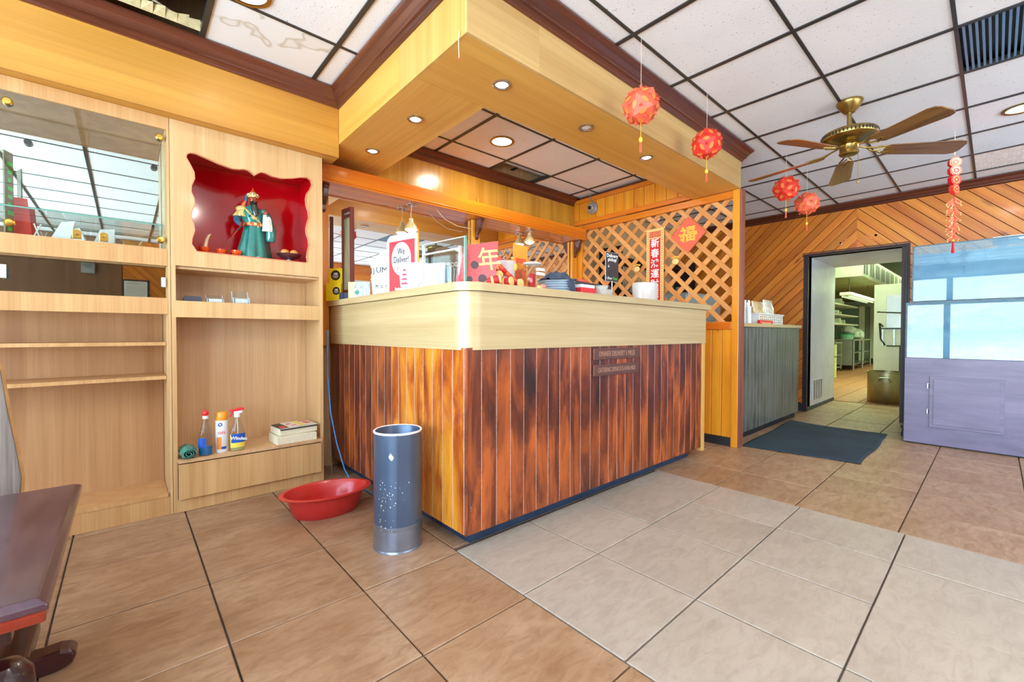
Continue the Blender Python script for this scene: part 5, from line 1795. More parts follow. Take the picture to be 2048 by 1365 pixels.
# white sleeve cloth and wide green sleeve end at the right
MB().loft([(0.080, -0.046, 0.180, 0.026, 0.012), (0.082, -0.046, 0.20, 0.026, 0.012), (0.080, -0.046, 0.255, 0.022, 0.011), (0.076, -0.044, 0.280, 0.016, 0.010)], 36, True, lambda a, k: 1 + 0.10 * math.sin(11 * a)).build('white_cuff', M['fig_white'], fig, smooth=True)
MB().loft([(0.098, -0.020, 0.120, 0.018, 0.014), (0.098, -0.020, 0.13, 0.026, 0.020), (0.100, -0.020, 0.19, 0.028, 0.022), (0.094, -0.016, 0.25, 0.020, 0.018), (0.084, -0.012, 0.285, 0.014, 0.014)], 24, True).build('wide_sleeve', M['robe'], fig, smooth=True)
# head with face, beard, crown
MB().ball((0.004, -0.006, 0.372), (0.024, 0.025, 0.031), 24, 16).build('head', M['fig_skin'], fig, smooth=True)
MB().tube([(0.006, -0.029, 0.380), (0.007, -0.036, 0.372), (0.006, -0.031, 0.366)], [0.003, 0.005, 0.004], 8).build('nose', M['fig_skin'], fig, smooth=True)
for s in (-1, 1):
    MB().ball((0.005 + s * 0.009, -0.0285, 0.3795), (0.0045, 0.002, 0.0025), 10, 6).build('eye', M['fig_white'], fig, smooth=True)
    MB().ball((0.005 + s * 0.009, -0.0305, 0.3795), (0.0018, 0.001, 0.0020), 8, 5).build('pupil', M['black'], fig)
    MB().tube([(0.005 + s * 0.003, -0.030, 0.385), (0.005 + s * 0.010, -0.029, 0.3885), (0.005 + s * 0.016, -0.025, 0.389)], [0.001, 0.0016, 0.001], 6).build('eyebrow', M['fig_beard'], fig)
    MB().ball((0.004 + s * 0.025, -0.004, 0.374), (0.004, 0.006, 0.010), 10, 6).build('ear', M['fig_skin'], fig, smooth=True)
MB().ball((0.006, -0.031, 0.359), (0.006, 0.002, 0.0018), 10, 6).build('mouth', M['fig_red'], fig)
MB().loft([(0.020, -0.048, 0.262, 0.004, 0.003), (0.020, -0.048, 0.275, 0.014, 0.008), (0.016, -0.046, 0.300, 0.019, 0.010), (0.010, -0.040, 0.330, 0.018, 0.011), (0.006, -0.032, 0.352, 0.019, 0.012), (0.005, -0.026, 0.360, 0.016, 0.008)], 28, True, lambda a, k: 1 + 0.07 * math.sin(14 * a)).build('long_beard', M['fig_beard'], fig, smooth=True)
for s in (-1, 1):
    MB().tube([(0.006 + s * 0.002, -0.034, 0.364), (0.006 + s * 0.012, -0.034, 0.358), (0.006 + s * 0.018, -0.030, 0.346)], [0.002, 0.003, 0.001], 6).build('moustache', M['fig_beard'], fig)
MB().loft([(0.003, -0.002, 0.388, 0.027, 0.028), (0.003, -0.002, 0.394, 0.030, 0.031), (0.003, -0.002, 0.404, 0.028, 0.029), (0.003, 0.0, 0.420, 0.020, 0.021), (0.003, 0.0, 0.430, 0.008, 0.008)], 28, True).build('helmet', M['fig_gold'], fig, smooth=True)
for k in range(7):
    a = math.radians(-170 + k * 27)
    MB().ball((0.003 + 0.030 * math.cos(a), -0.002 + 0.031 * math.sin(a), 0.402 + 0.004 * (k % 2)), 0.0055, 10, 6).build('helmet_pearl', M['fig_white'] if k % 2 else M['fig_gold'], fig, smooth=True)
MB().loft([(0.003, -0.012, 0.420, 0.010, 0.006), (0.003, -0.010, 0.434, 0.007, 0.005), (0.003, -0.008, 0.452, 0.001, 0.001)], 14).build('red_plume', M['fig_red'], fig, smooth=True)
MB().tube([(-0.020, 0.01, 0.41), (-0.032, 0.012, 0.40), (-0.036, 0.012, 0.37), (-0.034, 0.008, 0.345)], [0.010, 0.012, 0.010, 0.005], 10).build('neck_flap', M['fig_blue'], fig, smooth=True)
for s, yy in ((0.03, -0.050), (-0.045, -0.040)):
    MB().loft([(s, yy, 0.0, 0.018, 0.022), (s, yy, 0.006, 0.019, 0.024), (s, yy + 0.004, 0.016, 0.014, 0.018), (s, yy + 0.012, 0.022, 0.008, 0.010)], 18).build('boot', M['fig_white'], fig, smooth=True)

# ==================================================================== TABLE AND PLANK AT THE LEFT EDGE
TZ = 0.485
tb = thing('low_table', 'dark red-brown trestle table with scratched top at the left edge', 'table', (-0.60, 1.60, 0))
M['tabletop'] = wood('scratched_mahogany', (58, 34, 44), (96, 66, 76), 'y', 0.24, 0.5, fine=0.2, big=8, longs=1.2)
M['mahog'] = wood('red_mahogany', (88, 22, 14), (168, 52, 30), 'x', 0.25, 0.5, fine=0.2, big=12, longs=1.0)
M['mahog_dark'] = wood('dark_mahogany_leg', (38, 16, 20), (84, 36, 36), 'x', 0.3, 0.4, fine=0.2, big=12, longs=1.0)
TX = -0.112 + 0.60
top = MB()
e = 0.016
top.add([(-1.1, -0.43, TZ - 0.022), (TX, -0.43, TZ - 0.022), (TX, 0.42, TZ - 0.022), (-1.1, 0.42, TZ - 0.022),
         (-1.1, -0.43, TZ - 0.010), (TX, -0.43, TZ - 0.010), (TX, 0.42, TZ - 0.010), (-1.1, 0.42, TZ - 0.010),
         (-1.1, -0.43 + e, TZ), (TX - e, -0.43 + e, TZ), (TX - e, 0.42 - e, TZ), (-1.1, 0.42 - e, TZ)],
        [(3, 2, 1, 0), (0, 1, 5, 4), (1, 2, 6, 5), (2, 3, 7, 6), (3, 0, 4, 7), (4, 5, 9, 8), (5, 6, 10, 9), (6, 7, 11, 10), (7, 4, 8, 11), (8, 9, 10, 11)])
top.build('table_top', M['tabletop'], tb, bevel=0.003)
bx('lower_board', -1.1, TX - 0.004, -0.425, 0.415, TZ - 0.046, TZ - 0.0225, M['mahog'], tb, 0.004)
for yy in (0.10,):
    bx('apron', -0.9, TX - 0.06, -0.33, -0.29, TZ - 0.115, TZ - 0.047, M['mahog_dark'], tb, 0.005)
    bx('apron', -0.9, TX - 0.06, 0.29, 0.33, TZ - 0.115, TZ - 0.047, M['mahog_dark'], tb, 0.005)
for xx in (0.33, -0.75):
    bx('trestle_post', xx - 0.03, xx + 0.03, -0.10, 0.30, 0.07, TZ - 0.047, M['mahog_dark'], tb, 0.006)
for yy in (-0.27, 0.22):
    foot = MB()
    foot.prism([(-1.0, 0.0), (0.44, 0.0), (0.475, 0.012), (0.485, 0.034), (0.475, 0.052), (0.45, 0.060), (0.41, 0.058), (0.34, 0.068), (-1.0, 0.068)], yy - 0.032, yy + 0.032, 'y')
    foot.build('foot', M['mahog_dark'], tb, bevel=0.008)
bx('leg_block', 0.20, 0.40, 0.10, 0.32, 0.069, 0.12, M['mahog_dark'], tb, 0.01)
MB().loft([(-0.01, 0, 0.0, 0.035, 0.04), (0, 0, 0.03, 0.045, 0.045), (0.01, 0, 0.12, 0.040, 0.042), (0.02, 0, 0.19, 0.050, 0.048), (0.02, 0, 0.235, 0.046, 0.044), (0.02, 0, 0.262, 0.028, 0.028), (0.02, 0, 0.270, 0.004, 0.004)], 28).build('turned_leg', M['mahog_dark'], tb, smooth=True, loc=(0.375, -0.18, 0.0))
t = thing('leaning_plank', 'weathered live-edge plank leaning by the display cabinet at the left edge', 'plank', (-0.36, 2.30, 0))
edge = [(0.085, 0.0), (0.082, 0.12), (0.090, 0.25), (0.078, 0.38), (0.083, 0.47), (0.068, 0.60), (0.052, 0.72), (0.040, 0.84), (0.020, 0.93)]
pk = MB().prism([(-0.35, 0.0)] + edge + [(-0.30, 0.96)], -0.018, 0.018, 'y')
pk.build('slab', wood('weathered_grey_wood', (104, 88, 78), (164, 148, 136), 'z', 0.7, 0.0, knots=(40, 32, 28), fine=0.3, big=12, longs=1.0), t, bevel=0.003)
e2 = MB()
for (x0, z0), (x1, z1) in zip(edge[:-1], edge[1:]):
    e2.add([(x0, -0.0185, z0), (x1, -0.0185, z1), (x1 + 0.007, -0.010, z1), (x0 + 0.007, -0.010, z0), (x0, 0.0185, z0), (x1, 0.0185, z1)], [(0, 1, 2, 3), (3, 2, 5, 4)])
e2.build('pale_edge', plain('pale_sapwood', (196, 150, 96), 0.6, var=0.15, vscale=20), t)

# ==================================================================== FLOOR MAT
t = thing('floor_mat', 'dark blue-black ribbed mat lying before the grey side counter', 'mat', (4.72, 1.07, 0.001))
nx, ny = 60, 36
cor = [(3.998, 1.462), (4.102, 0.663), (5.42, 0.675), (5.60, 1.52)]
vs = []
rr = random.Random(8)
for j in range(ny + 1):
    for i in range(nx + 1):
        u, v_ = i / nx, j / ny
        # u along x, v from y=.66 to y=1.5
        x = (1 - u) * ((1 - v_) * cor[1][0] + v_ * cor[0][0]) + u * ((1 - v_) * cor[2][0] + v_ * cor[3][0])
        y = (1 - u) * ((1 - v_) * cor[1][1] + v_ * cor[0][1]) + u * ((1 - v_) * cor[2][1] + v_ * cor[3][1])
        x -= 0.10 * math.sin(PI * v_) * u ** 3 * v_
        y += 0.008 * math.sin(u * 9)
        z = 0.008 + 0.012 * max(0, u - 0.93) / 0.07 * (1 - v_) + 0.004 * (0.5 + 0.5 * math.sin(u * 7 + v_ * 3)) * (1 if v_ < 0.15 else 0.3)
        vs.append((x - 4.72, y - 1.07, z))
fs = [(j * (nx + 1) + i, j * (nx + 1) + i + 1, (j + 1) * (nx + 1) + i + 1, (j + 1) * (nx + 1) + i) for j in range(ny) for i in range(nx)]


def mat_material():
    m, nt, b = base_mat('ribbed_mat')
    w = nt.nodes.new('ShaderNodeTexWave')
    w.inputs['Scale'].default_value = 55
    w.bands_direction = 'X'
    w.inputs['Distortion'].default_value = 0.5
    nt.links.new(coords(nt, (1, 1, 1), False), w.inputs['Vector'])
    n_ = noise(nt, coords(nt, (1, 1, 1), False), 3.0, 5)
    c = ramp(nt, n_, [(0.3, lin((34, 50, 62))), (0.7, lin((52, 72, 86)))])
    c = mixcol(nt, 0.5, c, ramp(nt, w.outputs[0], [(0, (0.25, 0.25, 0.25, 1)), (1, (1, 1, 1, 1))]), 'MULTIPLY')
    n2 = noise(nt, coords(nt, (1, 1, 1), False), 70.0, 2)
    c = mixcol(nt, ramp(nt, n2, [(0.74, (0, 0, 0, 1)), (0.76, (1, 1, 1, 1))]), c, lin((150, 160, 170)))
    nt.links.new(c, b.inputs['Base Color'])
    b.inputs['Roughness'].default_value = 0.8
    bump(nt, b, w.outputs[0], 0.5, 0.004)
    return m


mo = MB().add(vs, fs).build('mat_sheet', mat_material(), t, smooth=True)
md = mo.modifiers.new('thick', 'SOLIDIFY')
md.thickness = 0.006

# ==================================================================== GLASS TANKS AT THE RIGHT
M['purple'] = wood('mauve_painted_board', (112, 104, 134), (138, 128, 158), 'y', 0.42, 0.1, knots=(84, 76, 100), fine=0.10, big=10, longs=1.5)
M['tank_glass'] = hazy_glass('tank_front_glass', (226, 240, 246), (150, 198, 220), 0.03, 0.26)
M['tank_blue'] = plain('tank_blue_lining', (66, 142, 184), 0.5, var=0.22, vscale=3)
M['tank_seam'] = plain('silicone_seam', (70, 92, 104), 0.4, var=0.3, vscale=20)
cabt = thing('tank_cabinet', 'mauve painted cabinet with a framed hatch, carrying the lower glass tank', 'cabinet', (5.6, -0.9, 0))
TY0, TY1 = 0.548, -2.3
bx('front_board', -0.33, -0.31, TY1 + 0.9, TY0 + 0.9, 0.012, 0.768, M['purple'], cabt, 0.002)
bx('side_board', -0.309, 0.28, TY0 + 0.9 - 0.02, TY0 + 0.9, 0.012, 0.768, M['purple'], cabt, 0.002)
bx('top_board', -0.309, 0.28, TY1 + 0.9, TY0 + 0.879, 0.748, 0.768, M['purple'], cabt)
bx('back_board', 0.26, 0.28, TY1 + 0.9, TY0 + 0.879, 0.012, 0.747, M['purple'], cabt)
bx('plinth', -0.30, 0.26, TY1 + 0.92, TY0 + 0.86, 0.0, 0.0115, M['black_kick'], cabt)
ht = bx('hatch', -0.338, -0.331, 0.9 - 0.055, 0.9 + 0.383, 0.165, 0.612, M['purple'], cabt, 0.002)
hc = Vector(ht.location)
bx('hatch_panel', -0.343 - hc.x, -0.3385 - hc.x, 0.9 - 0.030 - hc.y, 0.9 + 0.358 - hc.y, 0.19 - hc.z, 0.587 - hc.z, M['purple'], ht, 0.002)
for z in (0.30, 0.525):
    h_ = MB()
    h_.prism([(-0.004, -0.026), (0.006, -0.020), (0.006, 0.020), (-0.004, 0.026)], -0.0045, -0.0, 'x')
    h_.xf(Matrix.Translation((-0.3395 - hc.x, 0.9 + 0.392 - hc.y, z - hc.z)))
    h_.build('hinge', M['chrome'], ht, bevel=0.001)
    MB().tube([(-0.344 - hc.x, 0.9 + 0.390 - hc.y, z - 0.018 - hc.z), (-0.347 - hc.x, 0.9 + 0.386 - hc.y, z - hc.z), (-0.344 - hc.x, 0.9 + 0.390 - hc.y, z + 0.018 - hc.z)], 0.0025, 6).build('hinge_pin', M['black'], ht)


def tank(name, lab, x0, x1, y0, y1, z0, z1):
    t = thing(name, lab, 'glass tank', ((x0 + x1) / 2, (y0 + y1) / 2, z0), group='glass seafood tanks')
    cx, cy = (x0 + x1) / 2, (y0 + y1) / 2
    a, b_ = x0 - cx, x1 - cx
    c, d_ = y0 - cy, y1 - cy
    h = z1 - z0
    bx('front_pane', a, a + 0.008, c, d_, 0.001, h, M['tank_glass'], t)
    bx('side_pane', a + 0.009, b_, d_ - 0.008, d_, 0.001, h, M['tank_glass'], t)
    bx('side_pane', a + 0.009, b_, c, c + 0.008, 0.001, h, M['tank_glass'], t)
    bx('blue_lining', b_ - 0.012, b_ - 0.002, c + 0.009, d_ - 0.009, 0.006, h - 0.01, M['tank_blue'], t)
    bx('tank_floor', a + 0.009, b_ - 0.013, c + 0.009, d_ - 0.009, 0.001, 0.010, M['tank_blue'], t)
    sm_ = MB()
    sm_.box(a - 0.001, a + 0.012, d_ - 0.010, d_ + 0.001, 0.001, h)
    sm_.build('corner_seam', M['tank_seam'], t)
    bx('rim', a - 0.002, a + 0.010, c, d_ + 0.001, h - 0.006, h + 0.002, M['tank_seam'], t)
    bx('brace', a + 0.012, b_ - 0.014, d_ - 0.6, d_ - 0.54, h - 0.010, h - 0.002, M['tank_glass'], t)
    return t


tank('glass_tank', 'lower long glass tank with pale blue lining, on the mauve cabinet', 5.272, 5.87, TY1, 0.545, 0.770, 1.262)
tank('glass_tank', 'upper glass tank with blue lining, set back above the lower tank', 5.60, 6.18, TY1, 0.540, 1.292, 1.812)
st_ = thing('tank_stand', 'dark shelf frame carrying the upper glass tank', 'stand', (5.9, -0.9, 0))
bx('stand_shelf', -0.30, 0.28, TY1 + 0.9, TY0 + 0.88, 1.268, 1.290, M['tank_seam'], st_)
for yy in (TY1 + 0.93, TY0 + 0.84):
    for xx in (0.0, 0.25):
        bx('leg', xx, xx + 0.028, yy, yy + 0.028, 0.0, 1.267, M['tank_seam'], st_)
t = thing('pale_sheet', 'thin pale plastic sheet lying on top of the upper glass tank', 'sheet', (5.8, -0.25, 1.815))
bx('sheet_body', -0.19, 0.30, -0.30, 0.28, 0.0, 0.006, plain('frosted_lid', (190, 206, 214), 0.3), t)
bx('sheet_rib', -0.19, 0.30, -0.14, -0.10, 0.0062, 0.018, plain('frosted_lid_rib', (150, 176, 190), 0.3), t)
t = thing('floor_valve', 'small black valve fitting low beside the mauve cabinet', 'valve', (5.60, 0.585, 0))
MB().lathe([(0, 0.0), (0.016, 0), (0.016, 0.03), (0.010, 0.04), (0.010, 0.07), (0.018, 0.075), (0.018, 0.10), (0, 0.104)], 16).build('valve_body', M['black'], t, smooth=True)
MB().tube([(0, 0, 0.085), (-0.04, 0, 0.085)], 0.006, 8).build('spout', M['black'], t)

# ==================================================================== KITCHEN SEEN THROUGH THE DOORWAY
M['k_wall'] = plain('kitchen_wall', (196, 200, 178), 0.5, var=0.1, vscale=2)
M['k_white'] = plain('kitchen_enamel', (222, 222, 206), 0.3, var=0.06, vscale=3)
M['k_ceil'] = plain('kitchen_ceiling', (128, 124, 72), 0.5, var=0.2, vscale=2)
M['k_hood'] = plain('hood_enamel', (188, 196, 172), 0.4, var=0.15, vscale=2)
M['k_dark'] = plain('kitchen_dark', (38, 44, 38), 0.5)
M['pot'] = plain('pot_steel', (168, 160, 118), 0.36, 1.0, var=0.15, vscale=9)
wk = struct_root('wall_kitchen')
bx('wall_panel', XJ, XJ + 0.1, DY1 + 0.03, 4.6, 0, 3.3, M['k_wall'], wk)
bx('wall_panel', XJ, XJ + 0.1, -1.5, DY0 - 0.03, 0, 3.3, M['k_wall'], wk)
bx('wall_panel', XJ, XJ + 0.1, DY0 - 0.03, DY1 + 0.03, DZ + 0.03, 3.3, M['k_wall'], wk)
bx('wall_panel', 18.4, 18.5, -1.5, 4.6, 0, 3.3, M['k_wall'], wk)
bx('wall_panel', 7.8, 18.4, 4.5, 4.6, 0, 3.3, M['k_wall'], wk)
bx('wall_panel', 7.8, 18.4, -1.6, -1.5, 0, 3.3, M['k_wall'], wk)
bx('baseboard', 18.37, 18.4, -1.4, 4.5, 0, 0.18, M['k_dark'], wk)
ck = struct(bx('ceiling_kitchen', 7.8, 18.5, -1.6, 4.6, 3.3, 3.4, M['k_dark']))
t = thing('exhaust_hood', 'long pale exhaust hood with filter panels over the kitchen line', 'hood', (10.0, 2.4, 2.04))
bx('end_panel', 0.0, 0.04, -0.76, -0.36, 0.0, 0.52, M['k_hood'], t, 0.004)
for k in range(12):
    a, b_ = 0.05 + k * 0.62, 0.05 + k * 0.62 + 0.60
    bx('filter_panel', a, b_, -0.76, -0.745, 0.0, 0.40, M['k_hood'], t, 0.004)
    for q in (0.12, 0.34):
        bx('filter_slot', a + q, a + q + 0.12, -0.764, -0.7605, 0.06, 0.34, M['k_dark'], t)
for k in range(24):
    bx('soffit_slat', 0.05 + k * 0.33, 0.05 + k * 0.33 + 0.29, -0.744, 1.2, 0.0, 0.03, M['k_ceil'], t, 0.006)
bx('hood_top', 0.05, 7.8, -0.744, 1.2, 0.30, 0.34, M['k_dark'], t)
t = thing('pipe_run', 'curved pale pipe and dark conduits under the kitchen ceiling', 'pipe', (11.0, 1.25, 2.5))
MB().tube([(0.0, -0.02, 0.3), (1.5, 0.02, 0.25), (2.4, 0.05, 0.0), (2.8, 0.08, -0.5)], 0.035, 10).build('curved_pipe', M['k_white'], t, smooth=True)
MB().tube([(-1, 0.3, 0.45), (6, 0.3, 0.45)], 0.05, 8).build('conduit', M['k_dark'], t)
MB().tube([(-1, 0.15, 0.35), (6, 0.12, 0.30)], 0.025, 8).build('conduit', M['k_dark'], t)
t = thing('fluorescent_fixture', 'long white fluorescent fixture hanging in the kitchen', 'ceiling light', (11.2, 1.88, 1.70))
bx('housing', -1.2, 1.2, -0.09, 0.09, 0.0, 0.06, M['k_white'], t, 0.01)
for yy in (-0.05, 0.05):
    MB().tube([(-1.15, yy, -0.018), (1.15, yy, -0.018)], 0.016, 10).build('tube', plain('fluorescent_tube', (224, 236, 214), 0.3, coat=0.3, emit=((224, 255, 214), 0.6)), t, smooth=True)
for xx in (-0.9, 0.9):
    bx('hanger_rod', xx, xx + 0.01, -0.005, 0.005, 0.061, 0.34, M['k_dark'], t)
area_light('kitchen_tube_light', (11.2, 1.3, 2.0), (0, 0, -1), 2.4, 0.8, 110, (0.74, 1.0, 0.50))
area_light('kitchen_tube_light', (9.2, 1.2, 3.2), (0, 0, -1), 1.6, 1.6, 160, (0.80, 1.0, 0.58))
area_light('kitchen_tube_light', (15.5, 1.2, 2.9), (0, 0, -1), 3.0, 1.6, 280, (0.80, 1.0, 0.56))
# white panel door standing open with steel kick panel
t = thing('white_panel_door', 'tall white swing door with a steel panel, standing open inside the kitchen', 'door', (9.25, 1.0, 0))
bx('door_leaf', 0.0, 0.04, -0.45, 0.352, 0.02, 1.79, M['k_white'], t, 0.004)
bx('steel_panel', -0.004, -0.0005, -0.40, 0.195, 1.04, 1.61, M['steel'], t, 0.002)
bx('hinge_block', 0.0, 0.04, -0.45, -0.40, 0.0, 0.0195, M['k_dark'], t)
t = thing('rack_holder', 'steel wall rack with a rail and wire cages in front of the white door', 'rack', (9.12, 1.05, 0))
MB().tube([(0, 0.225, 1.338), (0, -0.25, 1.300)], 0.010, 8).build('top_rail', M['k_dark'], t)
MB().lathe([(0, 0), (0.02, 0), (0.02, 0.02), (0, 0.02)], 12).xf(Matrix.Translation((0, 0.225, 1.328))).build('rail_knob', M['k_dark'], t)
fr = MB()
fr.box(-0.01, 0.01, -0.25, 0.19, 1.06, 1.08).box(-0.01, 0.01, -0.25, 0.12, 0.78, 0.80)
fr.build('cage_rails', M['k_dark'], t)
for yy in (0.17, 0.03, -0.10):
    bx('cage_upright', -0.01, 0.01, yy - 0.012, yy + 0.012, 0.801, 1.059, M['steel'], t)
for yy in (0.10, -0.035):
    bx('cage_liner', 0.012, 0.016, yy - 0.05, yy + 0.055, 0.81, 1.05, M['k_white'], t)
MB().tube([(0, 0.165, 1.10), (0, 0.21, 1.16), (0, 0.19, 0.90), (0, 0.14, 0.80)], 0.014, 8).build('bent_arm', M['k_dark'], t)
bx('stand_leg', -0.012, 0.012, -0.065, -0.035, 0.0, 0.779, M['k_dark'], t)
t = thing('stock_pot', 'large stainless stock pot on the kitchen floor inside the doorway', 'pot', (8.16, 1.03, 0))
Rp = 0.225
MB().lathe([(0, 0.0), (Rp - 0.01, 0.0), (Rp, 0.012), (Rp, 0.43), (Rp + 0.012, 0.436), (Rp + 0.012, 0.444), (Rp - 0.006, 0.444), (Rp - 0.006, 0.02), (0, 0.02)], 56, cap=False).build('pot_body', M['pot'], t, smooth=True)
for a in (PI * 1.0, 0.0):
    h_ = MB().tube([(Rp, -0.075, 0.315), (Rp + 0.02, -0.065, 0.325), (Rp + 0.045, -0.045, 0.365), (Rp + 0.048, 0.045, 0.365), (Rp + 0.02, 0.065, 0.325), (Rp, 0.075, 0.315)], 0.009, 10)
    h_.xf(Matrix.Rotation(a, 4, 'Z'))
    h_.build('handle', M['steel'], t, smooth=True)
# steel work table with shelves
t = thing('steel_work_table', 'stainless work table with open shelves deep in the kitchen', 'table', (14.5, 2.55, 0))
bx('top', -0.1, 2.4, -0.05, 0.75, 0.80, 0.84, M['steel'], t, 0.005)
bx('end_panel', -0.02, 0.0, 0.0, 0.72, 0.14, 0.799, M['steel'], t)
bx('lower_shelf', 0.001, 2.35, 0.0, 0.72, 0.14, 0.17, M['steel'], t)
bx('middle_shelf', 0.001, 2.35, 0.0, 0.72, 0.46, 0.48, M['steel'], t)
bx('back_panel', 0.001, 2.35, 0.70, 0.72, 0.171, 0.79, M['k_dark'], t)
for xx in (0.0, 1.15, 2.3):
    MB().tube([(xx, -0.02, 0.0), (xx, -0.02, 0.799)], 0.022, 10).build('leg', M['steel'], t, smooth=True)
t = thing('rolling_cart', 'small steel rolling cart left of the work table in the kitchen', 'cart', (13.4, 2.72, 0))
for z in (0.10, 0.42, 0.74):
    bx('tier', 0.0, 0.7, -0.02, 0.5, z, z + 0.03, M['steel'], t, 0.004)
for xx in (0.02, 0.66):
    for yy in (0.0, 0.46):
        bx('upright', xx, xx + 0.03, yy - 0.015, yy + 0.015, 0.06, 0.80, M['steel'], t)
        MB().ball((xx + 0.015, yy, 0.03), (0.03, 0.02, 0.03), 12, 8).build('caster', M['k_dark'], t, smooth=True)
t = thing('yellow_crate', 'pale yellow ladder-like stand at the left edge of the kitchen view', 'stand', (11.9, 2.44, 0))
MB().box(-0.02, 0.02, -0.06, -0.02, 0, 0.78).box(-0.02, 0.02, 0.10, 0.14, 0, 0.78).box(-0.02, 0.02, -0.06, 0.14, 0.45, 0.49).box(-0.02, 0.02, -0.06, 0.14, 0.74, 0.78).build('frame', plain('pale_yellow_plastic', (214, 212, 150), 0.4), t, bevel=0.006)
# wall shelves with foam goods
t = thing('kitchen_shelf_rack', 'steel shelf rack stacked with white foam goods at the left of the kitchen', 'shelf', (11.2, 2.62, 0))
for z in (1.20, 1.42, 1.66):
    bx('shelf_board', 0.0, 3.2, -0.20, 0.45, z, z + 0.03, M['k_white'], t, 0.004)
for xx in (0.05, 1.6, 3.1):
    bx('upright', xx, xx + 0.04, 0.41, 0.449, 0.0, 1.9, M['steel'], t)
rr = random.Random(12)
for k in range(16):
    lv = (1.23, 1.45, 1.69)[k % 3]
    xx = 11.35 + (k // 3) * 0.52 + rr.uniform(0, 0.1)
    yy = 2.62 + rr.uniform(-0.02, 0.12)
    s = rr.uniform(0.07, 0.11)
    hgt = rr.uniform(0.08, 0.15)
    o = MB().prism([(-s, 0), (s, 0), (s * 0.85, hgt * 0.5), (s, hgt * 0.55), (s * 0.8, hgt), (-s * 0.8, hgt), (-s, hgt * 0.55), (-s * 0.85, hgt * 0.5)], -s, s, 'y').build('foam_box', M['k_white'], loc=(xx, yy, lv))
    tag(o, 'white foam box on the %s shelf of the kitchen rack, %s from its near end' % (('lowest', 'middle', 'top')[k % 3], ('first', 'second', 'third', 'fourth', 'fifth', 'sixth')[k // 3]), 'box', 'foam boxes on the kitchen rack')
t = thing('grey_refrigerator', 'tall grey-green refrigerator behind the work table', 'refrigerator', (17.3, 2.75, 0))
bx('body', 0.0, 0.8, 0.0, 0.9, 0.05, 1.86, plain('fridge_grey', (120, 140, 126), 0.35, 0.3), t, 0.01)
bx('dark_side', 0.0, 0.8, -0.012, -0.001, 0.05, 1.86, plain('fridge_side', (64, 76, 74), 0.4, 0.2), t)
bx('door_edge', -0.03, -0.001, 0.0, 0.14, 0.05, 1.86, M['k_white'], t, 0.006)
bx('foot', 0.05, 0.75, 0.05, 0.85, 0.0, 0.0495, M['k_dark'], t)
# things on the work table
t = thing('green_tub', 'clear tub with a bright green band on the kitchen work table', 'tub', (14.7, 2.72, 0.841))
MB().loft([(0, 0, 0, 0.18, 0.14), (0, 0, 0.14, 0.21, 0.17), (0, 0, 0.15, 0.22, 0.18)], 28).build('tub_body', plain('green_tint_plastic', (150, 206, 180), 0.3), t, smooth=True)
MB().loft([(0, 0, 0.12, 0.225, 0.185), (0, 0, 0.15, 0.228, 0.188)], 28).build('green_band', plain('bright_green', (40, 176, 120), 0.4), t, smooth=True)
for dx, dy, s, lab in ((14.75, 2.70, 0.20, 'crumpled clear plastic bag bulging over the green tub'), (15.4, 2.66, 0.26, 'large crumpled plastic bag on the far part of the work table')):
    rr = random.Random(int(dx * 10))
    ph = [rr.uniform(0, 6) for _ in range(4)]
    o = MB().loft([(0, 0, 0.0, s * 0.7, s * 0.6), (0, 0, 0.06, s, s * 0.8), (0, 0, s * 0.7, s * 0.9, s * 0.75), (0.02, 0, s * 1.05, s * 0.5, s * 0.45), (0.04, 0, s * 1.2, s * 0.15, s * 0.12)], 30, True,
                  lambda a, k: 1 + 0.10 * math.sin(3 * a + ph[0] + k) + 0.07 * math.sin(7 * a + ph[1] - k) + 0.04 * math.sin(13 * a)).build('plastic_bag', plain('milky_bag', (206, 218, 206), 0.3, coat=0.3), smooth=True, loc=(dx, dy, 0.841 + (0.152 if s < 0.25 else 0.0)))
    tag(o, lab, 'bag', 'plastic bags on the kitchen table')

# ==================================================================== SERVICE AREA BEHIND THE LATTICE
t = thing('steel_cooler', 'pale steel cooler seen through the lower right of the lattice', 'cooler', (4.75, 2.45, 0))
bx('body', -0.35, 0.45, -0.30, 0.30, 0.03, 1.42, plain('pale_steel', (158, 170, 176), 0.35, 0.4, var=0.1, vscale=3), t, 0.01)
bx('door_edge', -0.36, -0.3505, -0.28, 0.28, 0.10, 1.40, plain('pale_steel_door', (170, 182, 190), 0.3, 0.4), t, 0.005)
bx('handle', -0.385, -0.361, -0.22, -0.19, 0.7, 1.2, M['chrome'], t, 0.004)
bx('foot', -0.3, 0.4, -0.25, 0.25, 0.0, 0.029, M['black'], t)
t = thing('dark_shelving', 'dark shelving with jars behind the lattice at the left', 'shelf', (5.2, 3.05, 0))
for z in (0.05, 0.55, 1.05, 1.45, 1.85):
    bx('shelf_board', -0.9, 0.9, -0.16, 0.16, z, z + 0.02, M['backing'], t)
for xx in (-0.92, 0.90):
    bx('side', xx, xx + 0.02, -0.16, 0.16, 0.0, 2.0, M['backing'], t)
rr = random.Random(6)
for k in range(14):
    z = (1.071, 1.471)[k % 2]
    xx = 5.2 - 0.75 + (k // 2) * 0.24
    r_ = rr.uniform(0.04, 0.06)
    o = MB().lathe([(0, 0), (r_, 0), (r_, 0.13), (r_ * 0.7, 0.15), (r_ * 0.7, 0.17), (0, 0.17)], 18).build('glass_jar', plain('jar_tone', (150, 150, 140), 0.2, coat=0.5), smooth=True, loc=(xx, 3.03, z))
    tag(o, 'grey glass jar on the %s dark shelf behind the lattice, %s from the left' % (('lower', 'upper')[k % 2], ('first', 'second', 'third', 'fourth', 'fifth', 'sixth', 'last')[k // 2]), 'jar', 'jars behind the lattice')

